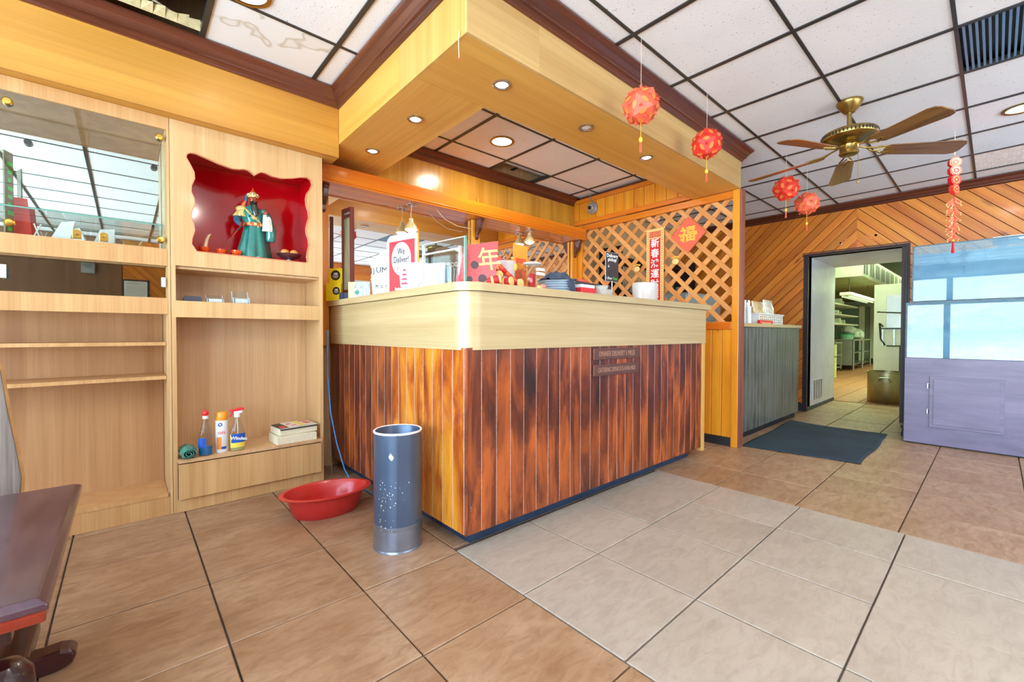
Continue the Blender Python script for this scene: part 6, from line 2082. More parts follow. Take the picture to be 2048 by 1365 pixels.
# ==================================================================== THINGS ON THE FRONT COUNTER
ZT = 1.211
M['yellow'] = plain('yellow_card', (250, 226, 30), 0.45)
M['grey_text'] = plain('grey_ink', (110, 112, 120), 0.6)


def rot_y(a):
    return (PI / 2, 0, a)


# yellow gift-card stand with black roundels
t = thing('yellow_card_stand', 'yellow card stand with black 100 roundel at the cabinet end of the counter', 'stand', (1.125, 3.165, ZT), rotz=math.radians(-50))
bx('back_card', -0.050, 0.050, 0.010, 0.013, 0.0, 0.235, M['yellow'], t)
bx('front_pocket', -0.056, 0.056, -0.020, -0.016, 0.0, 0.125, M['yellow'], t)
bx('pocket_floor', -0.056, 0.056, -0.016, 0.010, 0.0, 0.003, M['yellow'], t)
bx('card', -0.045, 0.020, -0.012, -0.004, 0.01, 0.115, M['paper'], t)
for (cx_, cz_, yy, r_) in ((0.0, 0.185, 0.0095, 0.036), (0.022, 0.070, -0.0205, 0.028)):
    MB().lathe([(0, 0), (r_, 0), (r_, 0.001), (0, 0.001)], 28).xf(Matrix.Translation((cx_, yy, cz_)) @ Matrix.Rotation(PI / 2, 4, 'X')).build('black_roundel', M['black'], t)
    text('white_number', '100', r_ * 0.62, M['paper'], t, (cx_, yy - 0.0018, cz_ + r_ * 0.25), rot_y(0), 0.0003, bold=0.001)
    for q in range(3):
        bx('white_line', cx_ - r_ * (0.7 - q * 0.15), cx_ + r_ * (0.7 - q * 0.15), yy - 0.002, yy - 0.001, cz_ - r_ * (0.15 + 0.2 * q), cz_ - r_ * (0.08 + 0.2 * q), M['paper'], t)
t = thing('black_card_holder', 'open black holder with dark cards in front of the yellow stand', 'holder', (1.155, 3.035, ZT), rotz=math.radians(-55))
bx('tray', -0.055, 0.055, -0.018, 0.018, 0.0, 0.004, M['black'], t)
bx('back', -0.055, 0.055, 0.014, 0.018, 0.004, 0.055, M['black'], t)
for k in range(3):
    bx('card', -0.050 + k * 0.034, -0.018 + k * 0.034, -0.006 + 0.003 * k, -0.003 + 0.003 * k, 0.005, 0.052, plain('slate_card', (66, 74, 100), 0.5) if k < 2 else plain('plum_card', (104, 62, 76), 0.5), t)
# framed picture standing edge-on
t = thing('framed_picture', 'tall dark red framed scroll picture standing edge-on near the cabinet', 'picture', (1.190, 3.06, 1.211), rotz=math.radians(8))
t.scale = (1, 0.72, 1)
M['rosewood'] = wood('rosewood_frame', (76, 26, 30), (128, 56, 54), 'z', 0.3, 0.4, fine=0.2, big=20)
fz = 0.655
bx('stile', -0.014, 0.014, -0.06, -0.036, 0.05, fz, M['rosewood'], t, 0.003)
bx('stile', -0.014, 0.014, 0.094, 0.118, 0.05, fz, M['rosewood'], t, 0.003)
bx('rail', -0.014, 0.014, -0.035, 0.093, fz - 0.028, fz, M['rosewood'], t, 0.003)
bx('rail', -0.014, 0.014, -0.035, 0.093, 0.05, 0.078, M['rosewood'], t, 0.003)
bx('painting', -0.004, 0.004, -0.035, 0.093, 0.079, fz - 0.029, wood('painted_silk', (120, 132, 110), (222, 212, 168), 'z', 0.5, 0.1, fine=0.1, big=9, longs=1.5), t)
fw = MB()
for k in range(5):
    z0 = fz - 0.045
    fw.tube([(-0.006, -0.03 + k * 0.024, z0), (-0.006, -0.02 + k * 0.024, z0 - 0.025), (-0.006, -0.01 + k * 0.024, z0)], 0.004, 6)
fw.build('fretwork', M['rosewood'], t)
MB().prism([(-0.09, 0.0), (0.15, 0.0), (0.13, 0.03), (0.06, 0.05), (0.0, 0.05), (-0.10, 0.03)], -0.03, 0.03, 'x').build('carved_base', M['rosewood'], t, bevel=0.006)
t = thing('carved_dragon_foot', 'small carved reddish root ornament at the foot of the framed picture', 'ornament', (1.27, 2.80, ZT))
for k, (a, b_, c_) in enumerate(((0.04, 0.02, 0.10), (-0.03, 0.03, 0.09), (0.0, -0.05, 0.12), (0.05, -0.03, 0.05), (-0.04, -0.04, 0.05))):
    MB().tube([(0, 0, 0.0), (a * 0.3, b_ * 0.4, c_ * 0.5), (a, b_, c_ * 0.7), (a * 0.7, b_ * 1.3, c_)], [0.014, 0.012, 0.009, 0.004], 8).build('branch', plain('carved_root', (136, 84, 66), 0.4, coat=0.3, var=0.2), t, smooth=True)
# small wooden box with a photograph
t = thing('napkin_box', 'small pale wooden box with a printed front beside the white tub', 'box', (1.165, 2.800, ZT), rotz=math.radians(-48))
bx('box_body', -0.075, 0.075, -0.03, 0.03, 0.0, 0.105, plain('birch_side', (226, 186, 142), 0.5), t, 0.002)
bx('print', -0.030, 0.076, -0.0325, -0.0305, 0.003, 0.102, plain('blurry_print', (166, 172, 196), 0.4, var=0.5, vscale=40), t)
for k in range(2):
    bx('white_bar', 0.040 + k * 0.018, 0.046 + k * 0.018, -0.0335, -0.0326, 0.01, 0.070, M['paper'], t)
MB().lathe([(0, 0), (0.014, 0), (0.014, 0.001), (0, 0.001)], 18).xf(Matrix.Translation((-0.012, -0.0327, 0.035)) @ Matrix.Rotation(PI / 2, 4, 'X')).build('green_seal', plain('seal_green', (40, 130, 110), 0.5), t)
# white tub with hand lettering
t = thing('white_tub', 'stacked white foam tubs hand lettered JUMBO on the counter', 'tub', (1.225, 2.560, ZT), rotz=math.radians(-45))
prof = [(0.0, 0.0), (0.080, 0.0), (0.086, 0.095), (0.092, 0.098), (0.092, 0.104), (0.088, 0.106), (0.092, 0.198), (0.098, 0.202), (0.098, 0.212), (0.092, 0.214), (0.088, 0.22), (0.0, 0.225)]
MB().lathe(prof, 48).build('tub_body', M['white'], t, smooth=True)
MB().loft([(0, 0, 0.220, 0.080, 0.078), (0, 0, 0.232, 0.074, 0.070), (0.005, 0, 0.262, 0.050, 0.046), (0.0, 0, 0.282, 0.022, 0.02), (0, 0, 0.286, 0.006, 0.006)], 28, True, lambda a, k: 1 + 0.05 * math.sin(3 * a)).build('domed_lid', M['paper'], t, smooth=True)


def curved_text(body, z, size, rad, mat, parent, a_c, name='lettering', spread=1.0):
    n_ = len(body)
    for i, chx in enumerate(body):
        if chx == ' ':
            continue
        a = a_c + (i - (n_ - 1) / 2) * size * 0.72 * spread / rad
        text(name, chx, size, mat, parent, (rad * math.cos(a), rad * math.sin(a), z), (PI / 2, 0, a + PI / 2), 0.0005)


curved_text('$JUMBO', 0.152, 0.050, 0.0915, M['dark_print'], t, -PI / 2 + 0.05)
curved_text('竹ルキ手', 0.052, 0.026, 0.0865, M['dark_print'], t, -PI / 2 + 0.2, spread=1.6)
# delivery sign
t = thing('delivery_sign', 'white and red sign lettered We Deliver! leaning on the counter', 'sign', (1.215, 2.330, ZT), rotz=math.radians(-68))
t.scale = (0.68, 1, 1)
outl = [(-0.165, 0.0), (0.165, 0.0), (0.165, 0.345), (0.150, 0.355), (-0.125, 0.345), (-0.155, 0.325), (-0.165, 0.29)]
M['sign_red'] = plain('sign_red', (206, 52, 62), 0.4, coat=0.3, var=0.03)
MB().prism(outl, -0.004, 0.004, 'y').build('board', plain('sign_white', (236, 238, 244), 0.35, coat=0.3, var=0.03), t)
MB().prism([(-0.135, 0.0), (0.145, 0.0), (0.145, 0.318), (-0.135, 0.308)], -0.0052, -0.0042, 'y').build('red_field', M['sign_red'], t)
ov = [(0.0 + 0.105 * math.cos(2 * PI * k / 40), 0.205 + 0.098 * math.sin(2 * PI * k / 40)) for k in range(40)]
MB().prism(ov, -0.0062, -0.0053, 'y').build('white_oval', M['paper'], t)
text('lettering', 'We', 0.052, M['dark_print'], t, (0.0, -0.0068, 0.248), rot_y(0), 0.0004, bold=0.0008)
text('lettering', 'Deliver!', 0.052, M['dark_print'], t, (0.0, -0.0068, 0.200), rot_y(0), 0.0004, bold=0.0008)
text('small_lettering', 'grubhub', 0.030, M['dark_print'], t, (0.0, -0.0068, 0.150), rot_y(0), 0.0004)
text('footer_lettering', 'Bamboo Garden', 0.024, M['paper'], t, (0.01, -0.0062, 0.030), rot_y(0), 0.0004, bold=0.0006)
bx('easel_back', -0.03, 0.03, 0.0045, 0.05, 0.0, 0.004, M['white'], t)
# white folded takeout boxes
t = thing('takeout_carton', 'white folded takeout carton with a red pagoda print', 'box', (1.190, 2.105, ZT), rotz=math.radians(-62))
MB().prism([(-0.085, 0.0), (0.085, 0.0), (0.100, 0.120), (0.060, 0.148), (-0.090, 0.155), (-0.098, 0.12)], -0.03, 0.03, 'y').build('carton_body', M['paper'], t, bevel=0.001)
MB().tube([(0.02, -0.0315, 0.01), (0.09, -0.0315, 0.10)], 0.0012, 5).build('fold_line', M['grey_text'], t)
for k in range(4):
    z = 0.035 + k * 0.024
    w = 0.024 - k * 0.004
    MB().prism([(-0.062 - w, z), (-0.062 + w, z), (-0.062 + w * 0.6, z + 0.010), (-0.062 - w * 0.6, z + 0.010)], -0.0318, -0.0306, 'y').build('pagoda_print', plain('magenta_print', (176, 40, 90), 0.5), t)
t = thing('plastic_sleeve_stack', 'stack of clear plastic sleeves beside the folded carton', 'packaging', (1.195, 1.905, ZT), rotz=math.radians(-62))
for k in range(4):
    bx('sleeve', -0.07 + k * 0.012, 0.05 + k * 0.012, -0.02 + k * 0.012, -0.018 + k * 0.012, 0.0, 0.125 - k * 0.008, M['clear'] if k % 2 else plain('milky_sleeve', (214, 226, 236), 0.3, alpha=0.75), t)
# glass guard stand at the corner
t = thing('glass_guard', 'freestanding clear glass guard at the corner of the counter', 'glass guard', (1.19, 1.80, ZT), rotz=math.radians(-82))
t.scale = (1, 1, 0.92)
bx('front_pane', -0.195, 0.115, -0.004, 0.004, 0.0, 0.245, M['glass'], t)
bx('green_edge', 0.1155, 0.122, -0.006, 0.006, 0.0, 0.252, M['glass_edge'], t)
bx('side_pane', 0.108, 0.1145, 0.005, 0.20, 0.0, 0.240, M['glass'], t)
wf = plain('white_seam', (224, 232, 226), 0.4, var=0.15, vscale=60)
for a, b_, c_, d_, z0, z1 in ((-0.197, -0.188, -0.007, 0.007, 0, 0.246), (0.078, 0.088, -0.007, 0.007, 0, 0.205), (-0.187, 0.077, -0.007, 0.007, 0.188, 0.196), (-0.187, 0.077, -0.007, 0.007, 0.0, 0.009), (-0.187, 0.115, -0.006, 0.006, 0.246, 0.250)):
    bx('seam_strip', a, b_, c_, d_, z0, z1, wf, t)
# red lucky poster
t = thing('red_poster', 'pinkish red printed box with a gold brushed character behind the glass guard', 'box', (1.305, 1.70, ZT), rotz=math.radians(-20))
MB().prism([(-0.12, 0.0), (0.070, 0.0), (0.088, 0.225), (-0.085, 0.190)], -0.03, 0.03, 'y').build('box_body', plain('pink_red_card', (222, 84, 88), 0.35, coat=0.3, var=0.06), t, bevel=0.002)
text('gold_character', '年', 0.12, M['gold_paper'], t, (0.040, -0.031, 0.125), (PI / 2, -0.15, 0), 0.0006, bold=0.001)
for x, z, r_ in ((-0.035, 0.10, 0.020), (0.005, 0.035, 0.022), (0.045, 0.018, 0.016), (-0.06, 0.03, 0.015)):
    MB().lathe([(0, 0), (r_, 0), (r_, 0.001), (0, 0.001)], 18).xf(Matrix.Translation((x, -0.0305, z)) @ Matrix.Rotation(PI / 2, 4, 'X')).build('dark_spot', plain('charcoal_print', (84, 70, 76), 0.5), t)

# heap of paper firecracker rolls
rr = random.Random(21)
rolls = [(1.352, 1.66, 0.030, 0.9, 0.2), (1.392, 1.68, 0.028, -0.6, 1.2), (1.432, 1.66, 0.028, 0.4, 0.1), (1.475, 1.68, 0.030, 1.9, 0.4), (1.40, 1.72, 0.080, 0.3, 0.9), (1.44, 1.70, 0.076, 2.2, 0.3), (1.500, 1.66, 0.026, 0.2, 0.0), (1.37, 1.73, 0.070, 1.2, 0.5)]
places = ['at the left end of the heap', 'second from the left, standing tilted', 'lying in front in the middle', 'lying behind the front rolls', 'on top of the heap at the left', 'on top of the heap in the middle', 'at the right end of the heap', 'at the back, propped up on the heap']
M['roll_red'] = plain('roll_red', (206, 30, 36), 0.35, coat=0.3, var=0.25, vscale=60)
for i, (x, y, z, az, el) in enumerate(rolls):
    t = thing('firecracker_roll', 'red and gold paper firecracker roll ' + places[i], 'decoration', (x, y, ZT + z), rot=(0, 0, 0), group='firecracker rolls on the counter')
    Mx = Matrix.Rotation(az, 4, 'Z') @ Matrix.Rotation(PI / 2 - el, 4, 'X')
    MB().lathe([(0, -0.034), (0.021, -0.034), (0.021, 0.034), (0, 0.034)], 20).xf(Mx).build('tube', M['roll_red'], t, smooth=True)
    for s in (-1, 1):
        MB().lathe([(0, 0), (0.0225, 0), (0.0225, 0.010), (0, 0.012)], 20).xf(Mx @ Matrix.Translation((0, 0, s * 0.034)) @ Matrix.Rotation(0 if s > 0 else PI, 4, 'X')).build('gold_end', M['gold_paper'], t, smooth=True)
    bn = MB().lathe([(0.0215, -0.006), (0.0222, -0.004), (0.0222, 0.004), (0.0215, 0.006)], 20, cap=False).xf(Mx)
    bn.build('gold_band', M['gold_paper'], t, smooth=True)
t = thing('firecracker_braid', 'red patterned firecracker braid trailing right from the heap on the counter', 'decoration', (1.50, 1.68, ZT))
for k in range(9):
    u = k / 8
    px_, pz_ = -0.075 + u * 0.165, 0.105 - 0.088 * min(1, u * 1.15) ** 0.9
    MB().lathe([(0, -0.012), (0.012, -0.012), (0.014, 0), (0.012, 0.012), (0, 0.012)], 12).xf(Matrix.Translation((px_, 0.0, pz_)) @ Matrix.Rotation(PI / 2 + 0.5, 4, 'Y')).build('bead', M['roll_red'] if k % 2 else M['red_paper2'], t, smooth=True)
MB().tube([(-0.09, 0, 0.116), (0.0, 0, 0.055), (0.10, 0, 0.014)], 0.006, 8).build('cord', M['gold_paper'], t)
t = thing('red_envelope', 'plain orange-red paper envelope propped over the firecracker heap', 'envelope', (1.445, 1.76, ZT + 0.02), rotz=math.radians(5))
MB().prism([(-0.05, 0.06), (0.0, 0.14), (0.09, 0.03), (0.05, -0.0)], -0.002, 0.002, 'y').build('paper', M['red_paper'], t)
t = thing('pink_shell', 'small round pinkish shell-like bead lying at the foot of the jar', 'decoration', (1.652, 1.60, ZT))
MB().ball((0, 0, 0.016), (0.022, 0.016, 0.016), 16, 10).build('bead_body', plain('pink_brown', (214, 140, 120), 0.3, coat=0.4, var=0.2), t, smooth=True)
MB().loft([(-0.03, 0, 0.0, 0.02, 0.01), (-0.03, 0, 0.02, 0.012, 0.008)], 12).build('paper_tail', M['gold_paper'], t, smooth=True)
# white canister, jar, orange card
t = thing('white_canister', 'white ribbed canister behind the clear jar', 'canister', (1.555, 1.80, ZT))
MB().loft([(0, 0, 0, 0.052, 0.052), (0, 0, 0.15, 0.060, 0.060), (0, 0, 0.153, 0.062, 0.062), (0, 0, 0.16, 0.062, 0.062)], 40, True, lambda a, k: 1 + 0.012 * math.cos(20 * a)).build('canister_body', plain('pearl_white', (226, 220, 222), 0.4), t, smooth=True)
MB().ball((0.03, -0.05, 0.13), (0.018, 0.008, 0.022), 10, 8).build('yellow_leaf', M['label_yellow'], t, smooth=True)
t = thing('clear_jar', 'round clear jar of red packets with white tape labels on the counter', 'jar', (1.668, 1.70, ZT))
MB().lathe([(0.0, 0.0), (0.055, 0.0), (0.066, 0.020), (0.070, 0.06), (0.066, 0.11), (0.050, 0.135), (0.044, 0.145), (0.044, 0.155)], 40, cap=False).build('jar_glass', M['clear'], t, smooth=True)
MB().lathe([(0.045, 0.143), (0.050, 0.146), (0.050, 0.156), (0.0, 0.160)], 36, cap=False).build('jar_lid', plain('milky_lid', (224, 206, 196), 0.3, alpha=0.85), t, smooth=True)
for k, (dx, dz, mt) in enumerate(((-0.02, 0.01, 'red_deep'), (0.0, 0.012, 'red_paper'), (0.02, 0.008, 'gold_paper'))):
    bx('packet', dx - 0.018, dx + 0.018, -0.02 + 0.012 * k, -0.012 + 0.012 * k, dz, dz + 0.085, M[mt], t)
bx('dark_packet', 0.0, 0.045, 0.012, 0.03, 0.006, 0.05, M['black'], t)
for z in (0.082, 0.105):
    tp = MB().lathe([(0.0705, z), (0.0705, z + 0.015)], 40, cap=False)
    tp.f = [f for i, f in enumerate(tp.f) if 27 <= i % 40 <= 35]
    tp.build('tape_label', M['paper'], t)
t = thing('orange_tent_card', 'orange and yellow card with red print standing behind the jar', 'card', (1.700, 1.83, ZT + 0.0))
MB().prism([(-0.050, 0.0), (0.050, 0.0), (0.054, 0.275), (-0.054, 0.280)], -0.003, 0.003, 'y').build('card_sheet', plain('orange_card', (248, 164, 52), 0.4, var=0.1), t)
MB().prism([(-0.040, 0.01), (0.042, 0.01), (0.042, 0.20), (-0.040, 0.20)], -0.0042, -0.0032, 'y').build('red_print', plain('orange_red_print', (236, 92, 40), 0.5, var=0.3, vscale=50), t)
text('print_character', '招財', 0.040, M['gold'], t, (0, -0.005, 0.15), rot_y(0), 0.0004)
# plates with a dark cloth
for k in range(5):
    o = MB().lathe([(0.0, 0.0), (0.060, 0.0), (0.064, 0.003), (0.105, 0.013), (0.110, 0.016), (0.108, 0.018), (0.062, 0.008), (0.0, 0.006)], 44).build('plate', plain('pale_blue_plate', (206, 222, 236), 0.2, coat=0.4), smooth=True, loc=(1.915 + 0.003 * (k % 2), 1.745, ZT + 0.001 + k * 0.0145))
    tag(o, ['lowest', 'second from the bottom', 'middle', 'fourth from the bottom', 'topmost'][k] + ' pale blue plate of the stack under the dark cloth', 'plate', 'stack of pale blue plates')
t = thing('dark_cloth', 'crumpled dark blue-grey cloth draped over the plates', 'cloth', (1.905, 1.735, ZT + 0.078))
vs = []
n1_, n2_ = 24, 18
for j in range(n2_ + 1):
    for i in range(n1_ + 1):
        u, v_ = i / n1_ * 2 - 1, j / n2_ * 2 - 1
        r2 = u * u + v_ * v_
        z = 0.050 * max(0, 1 - r2) ** 0.6 + 0.010 * math.sin(5 * u + 3 * v_) + 0.007 * math.sin(9 * v_ - 4 * u)
        z = max(z, 0.002)
        if v_ < -0.75 and -0.1 < u < 0.5:
            z -= 0.07 * (-v_ - 0.75) / 0.25
        vs.append((u * 0.095, v_ * 0.085 - (0.032 if (v_ < -0.75 and -0.1 < u < 0.5) else 0), z))
fs = [(j * (n1_ + 1) + i, j * (n1_ + 1) + i + 1, (j + 1) * (n1_ + 1) + i + 1, (j + 1) * (n1_ + 1) + i) for j in range(n2_) for i in range(n1_)]
o = MB().add(vs, fs).build('cloth_sheet', plain('slate_cloth', (62, 74, 96), 0.85, var=0.2, vscale=30), t, smooth=True)
md = o.modifiers.new('thick', 'SOLIDIFY')
md.thickness = 0.003
t = thing('blue_sponge', 'light blue sponge pad leaning at the right of the plates', 'sponge', (2.03, 1.80, ZT))
MB().prism([(-0.03, 0.0), (0.03, 0.0), (0.034, 0.105), (-0.02, 0.11)], -0.02, 0.02, 'y').build('pad', plain('sky_blue_foam', (96, 178, 226), 0.6), t, bevel=0.006)
# red box, long tray, clear containers
t = thing('red_box', 'small bright red box with a white stack on it', 'box', (2.085, 1.68, ZT))
bx('box_body', -0.072, 0.072, -0.045, 0.045, 0.0, 0.044, M['red_cap'], t, 0.004)
bx('white_stack', -0.062, 0.064, -0.038, 0.038, 0.0445, 0.064, M['white'], t, 0.003)
t = thing('black_tray', 'long dark grey tray behind the red box and clear cups', 'tray', (2.30, 1.85, ZT))
tr_ = MB()
tr_.prism([(-0.30, 0.0), (0.30, 0.0), (0.30, 0.105), (-0.30, 0.125)], -0.006, 0.0, 'y')
tr_.box(-0.30, 0.30, 0.0, 0.09, 0.0, 0.005)
tr_.box(-0.30, -0.295, 0.0, 0.09, 0.005, 0.11).box(0.295, 0.30, 0.0, 0.09, 0.005, 0.10)
tr_.build('tray_body', plain('charcoal_tray', (66, 64, 70), 0.45), t)
t = thing('coral_cloth', 'coral red folded cloth peeping above the dark tray', 'cloth', (2.36, 1.905, ZT + 0.006))
MB().loft([(0, 0, 0, 0.16, 0.02), (-0.02, 0, 0.08, 0.15, 0.02), (-0.03, 0, 0.115, 0.11, 0.018), (-0.02, 0, 0.135, 0.05, 0.012)], 26, True, lambda a, k: 1 + 0.08 * math.sin(5 * a + k)).build('cloth_fold', M['red_paper2'], t, smooth=True)
t = thing('clear_cup_stack', 'clear fluted plastic cups nested on the counter', 'cup', (2.285, 1.685, ZT))
MB().loft([(0, 0, 0, 0.050, 0.040), (0, 0, 0.045, 0.082, 0.06), (0, 0, 0.047, 0.085, 0.062)], 48, False, lambda a, k: 1 + 0.03 * math.cos(24 * a)).build('fluted_cup', plain('frosted_cup', (214, 216, 214), 0.25, alpha=0.75, coat=0.4), t, smooth=True)
MB().loft([(-0.01, 0, 0.020, 0.028, 0.024), (-0.01, 0, 0.072, 0.046, 0.038), (-0.01, 0, 0.074, 0.048, 0.040)], 40, False).build('inner_cup', plain('frosted_cup_inner', (224, 224, 222), 0.25, alpha=0.6, coat=0.4), t, smooth=True)
t = thing('pickup_sign', 'black delivery pickup sign on a steel rod stand', 'sign', (2.435, 1.72, ZT), rotz=math.radians(-6))
MB().lathe([(0, 0), (0.035, 0), (0.035, 0.004), (0.006, 0.006), (0.0045, 0.010), (0.0045, 0.13), (0, 0.13)], 24).build('rod_stand', M['chrome'], t, smooth=True)
bx('sign_frame', -0.066, 0.062, -0.002, 0.003, 0.115, 0.312, M['chrome'], t, 0.001)
bx('sign_face', -0.062, 0.058, -0.0045, -0.0022, 0.119, 0.308, plain('sign_black', (34, 38, 46), 0.3, coat=0.5), t)
text('lettering', 'Delivery\npickup', 0.032, M['paper'], t, (-0.004, -0.005, 0.275), rot_y(0), 0.0003, bold=0.0005, space=0.8)
text('arrow', '↓', 0.028, M['paper'], t, (-0.038, -0.005, 0.218), rot_y(0), 0.0003)
text('lettering', 'Uber', 0.026, M['paper'], t, (-0.030, -0.005, 0.138), rot_y(0), 0.0003)
text('green_lettering', 'Eats', 0.026, plain('bright_green_ink', (60, 200, 60), 0.4), t, (0.026, -0.005, 0.138), rot_y(0), 0.0003)
t = thing('frosted_container', 'frosted white plastic container at the right end of the counter', 'container', (2.865, 1.73, ZT))
MB().loft([(0, 0, 0, 0.108, 0.075), (0, 0, 0.004, 0.112, 0.078), (0, 0, 0.135, 0.118, 0.082), (0, 0, 0.139, 0.112, 0.078), (0, 0, 0.141, 0.02, 0.02)], 40).build('container_body', plain('frosted_plastic', (222, 216, 216), 0.35, alpha=0.88, coat=0.3), t, smooth=True)
# orange couplet by the mirror, lettered brown panel standing in for a mirror reflection
t = thing('orange_couplet', 'narrow orange-red couplet strip hanging on the mirror above the white sign', 'scroll', (1.800, 3.235, 1.35))
bx('paper', -0.045, 0.045, -0.002, 0.002, 0.0, 0.52, plain('orange_red_strip', (232, 78, 24), 0.45, var=0.15), t)
bx('edge_print', 0.030, 0.040, -0.0035, -0.0022, 0.01, 0.51, M['gold'], t)
for k, chx in enumerate('生意興隆'):
    text('gold_character', chx, 0.060, M['gold'], t, (-0.012, -0.003, 0.44 - 0.12 * k), rot_y(0), 0.0003)
t = thing('mirror_reflection_panel', 'brown panel lettered BAMBOO GARDEN standing in for a reflection in the mirror', 'sign', (2.19, 3.19, 0.931))
MB().prism([(-0.23, 0.0), (0.26, 0.0), (0.26, 0.70), (0.10, 0.76), (-0.12, 0.80), (-0.20, 0.78), (-0.23, 0.72)], -0.006, 0.006, 'y').build('panel', plain('brown_panel', (112, 84, 62), 0.35, coat=0.2), t)
text('lettering', 'BAMBOO GARDEN', 0.055, M['paper'], t, (0.015, -0.0075, 0.66), (PI / 2, -0.16, 0), 0.0004, sx=0.85)

# ==================================================================== THINGS ON THE SIDE COUNTER
ZS = 1.081
t = thing('straw_bundle', 'bundle of white paper-wrapped straws standing by the post', 'straws', (4.47, 1.62, ZS))
for k in range(9):
    a = 2 * PI * k / 9
    r_ = 0.028 if k else 0
    MB().tube([(r_ * math.cos(a), r_ * math.sin(a), 0), (r_ * 1.2 * math.cos(a), r_ * 1.2 * math.sin(a), 0.20 + 0.012 * (k % 3))], 0.010, 8).build('straw', M['paper'], t, smooth=True)
bx('wrapper', -0.04, 0.04, -0.042, -0.038, 0.0, 0.165, M['white'], t)
t = thing('white_basket', 'white perforated plastic basket on the side counter', 'basket', (5.08, 1.66, ZS))
bk = MB()
bk.box(-0.36, 0.33, -0.08, 0.10, 0.0, 0.004)
bk.build('basket_floor', M['white'], t)
for y_ in (-0.085, 0.10):
    mbk = MB()
    for k in range(13):
        xx = -0.36 + k * 0.0575
        mbk.box(xx, xx + 0.018, y_, y_ + 0.004, 0.004, 0.10)
    for z in (0.004, 0.030, 0.055, 0.080):
        mbk.box(-0.36, 0.35, y_ + 0.0005, y_ + 0.0035, z, z + 0.010)
    mbk.build('basket_side', plain('cream_plastic', (236, 232, 218), 0.4), t)
for x_ in (-0.365, 0.345):
    bx('basket_end', x_, x_ + 0.004, -0.085, 0.10, 0.0, 0.10, M['white'], t)
MB().tube([(-0.37, -0.09, 0.102), (0.36, -0.09, 0.102), (0.36, 0.107, 0.102), (-0.37, 0.107, 0.102), (-0.37, -0.09, 0.102)], 0.007, 8).build('basket_rim', M['white'], t, smooth=True)
t = thing('red_packet', 'flat red package lying in front of the basket', 'package', (4.80, 1.553, ZS))
bx('package_body', -0.17, 0.17, -0.024, 0.012, 0.0, 0.036, M['red_cap'], t, 0.006)
bx('pale_label', -0.16, 0.10, -0.026, -0.0245, 0.004, 0.012, M['gold_paper'], t)
for x_, s_, lab in ((4.93, 0.13, 'crinkled clear bag of tan noodles, the left one in the basket'), (5.24, 0.12, 'crinkled clear bag, the right and taller one in the basket')):
    t = thing('noodle_bag', lab, 'bag', (x_, 1.67, ZS + 0.006), group='crinkled bags in the white basket')
    MB().loft([(0, 0, 0, s_ * 0.8, 0.05), (0, 0, 0.08, s_ * 0.95, 0.06), (0, 0, 0.17, s_ * 1.05, 0.045), (0, 0, 0.23 + (0.03 if x_ > 5 else 0), s_ * 1.2, 0.008)], 30, True, lambda a, k: 1 + 0.05 * math.sin(7 * a + 2 * k) + 0.03 * math.sin(13 * a)).build('bag_film', plain('tan_bag', (204, 176, 128), 0.25, coat=0.6, var=0.3, vscale=40) if x_ < 5 else plain('clear_tan_bag', (224, 214, 192), 0.2, coat=0.7, var=0.25, vscale=40), t, smooth=True)
# paper plate of the mirror side: framed newspaper and a speaker on the wall behind the camera (seen only in the mirrors)

t = thing('framed_newspaper', 'framed newspaper page on the wall behind the camera, seen reversed in the smoked strip', 'picture', (0.135, -3.248, 1.665))
bx('frame', -0.165, 0.165, 0.0, 0.012, -0.20, 0.165, M['black'], t, 0.003)
bx('newsprint', -0.140, 0.140, 0.0122, 0.014, -0.175, 0.140, plain('newsprint', (214, 208, 196), 0.7), t)
text('headline', 'The Miami Herald', 0.030, M['dark_print'], t, (0, 0.0150, 0.10), (PI / 2, 0, PI), 0.0004)
text('headline', 'Steak with Oriental accent', 0.024, M['grey_text'], t, (0, 0.0150, 0.055), (PI / 2, 0, PI), 0.0004, sx=0.85)
for k in range(7):
    bx('text_line', -0.12, 0.12, 0.0142, 0.0150, 0.025 - k * 0.022, 0.029 - k * 0.022, M['grey_text'], t)
t = thing('wall_speaker', 'grey speaker box on the brown wall behind the camera, seen in the smoked strip', 'speaker', (-0.41, -3.248, 1.98))
bx('speaker_box', -0.075, 0.075, 0.0, 0.05, -0.095, 0.095, plain('speaker_grey', (150, 148, 150), 0.5), t, 0.006)
MB().lathe([(0.0, 0.0), (0.045, 0.0), (0.048, 0.004), (0.0, 0.006)], 28).xf(Matrix.Translation((0, 0.051, 0.03)) @ Matrix.Rotation(-PI / 2, 4, 'X')).build('speaker_cone', plain('speaker_cone', (120, 120, 124), 0.5), t, smooth=True)

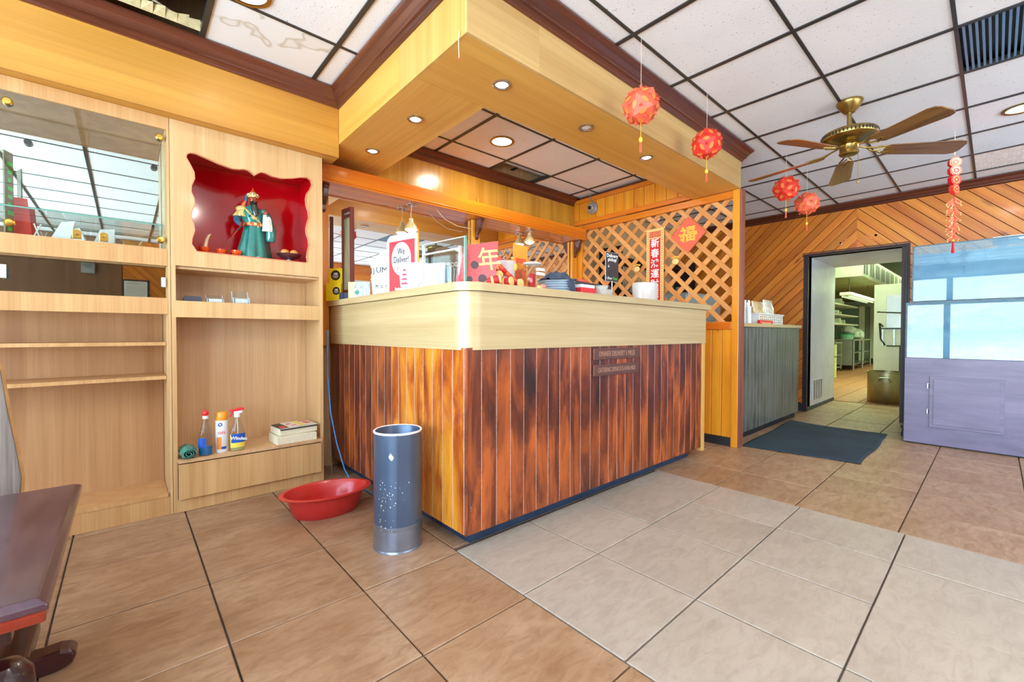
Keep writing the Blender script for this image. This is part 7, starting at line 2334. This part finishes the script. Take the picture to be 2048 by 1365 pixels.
# ---- inside the glass display case
zc = 1.428
t = thing('red_packet_sleeve', 'tall orange-red paper sleeve with white edging leaning at the left of the display case', 'packet', (-0.372, 3.14, zc))
MB().prism([(-0.03, 0.0), (0.04, 0.0), (0.025, 0.20), (-0.035, 0.20)], -0.004, 0.004, 'y').build('sleeve', M['red_paper'], t)
MB().prism([(-0.034, 0.0), (-0.030, 0.0), (-0.035, 0.20), (-0.040, 0.20)], -0.005, 0.005, 'y').build('white_edge', M['paper'], t)
t = thing('chopstick_pair', 'pair of white chopsticks crossed against the display case mirror', 'chopsticks', (-0.315, 3.13, zc))
for a, b_ in ((-0.02, 0.012), (0.012, -0.012)):
    MB().tube([(a, 0, 0.001), (b_, 0.01, 0.085)], 0.003, 8).build('chopstick', M['paper'], t, smooth=True)
for i, (x, w, h_, sh, lab) in enumerate(((-0.235, 0.045, 0.115, 0.03, 'tall folded white card in the display case beside the chopsticks'), (-0.165, 0.035, 0.085, -0.02, 'small folded white card in the middle of the display case'), (-0.075, 0.05, 0.10, 0.015, 'folded white paper near the right lock of the display case'))):
    t = thing('folded_card', lab, 'card', (x, 3.12, zc), rotz=0.2 * i - 0.2, group='folded papers in the display case')
    MB().prism([(-w, 0), (w * 0.7, 0), (w * 0.5 + sh, h_), (-w * 0.6 + sh, h_ * 0.9)], -0.0015, 0.0015, 'y').build('card_face', M['paper'], t)
    MB().prism([(-w * 0.9, 0), (w, 0), (w * 0.5 + sh, h_), (-w * 0.6 + sh, h_ * 0.9)], 0.02, 0.022, 'y').build('card_back', M['paper'], t)
t = thing('glass_bowl', 'small clear glass bowl right of centre in the display case', 'bowl', (0.03, 3.10, zc))
MB().lathe([(0.0, 0.0), (0.022, 0.0), (0.026, 0.01), (0.045, 0.05), (0.043, 0.05), (0.022, 0.012), (0, 0.008)], 32, cap=False).build('bowl_body', M['clear'], t, smooth=True)
t = thing('green_neon_strip', 'slim panel with green lettering standing in the left corner of the display case', 'sign', (-0.402, 3.10, zc), rotz=math.radians(70))
bx('strip', -0.03, 0.03, -0.003, 0.003, 0, 0.40, plain('olive_panel', (128, 122, 88), 0.4), t)
for k in range(9):
    bx('green_mark', -0.012, 0.010 + 0.008 * (k % 3), -0.0045, -0.0032, 0.03 + k * 0.038, 0.048 + k * 0.038, plain('green_marking', (70, 220, 90), 0.4), t)
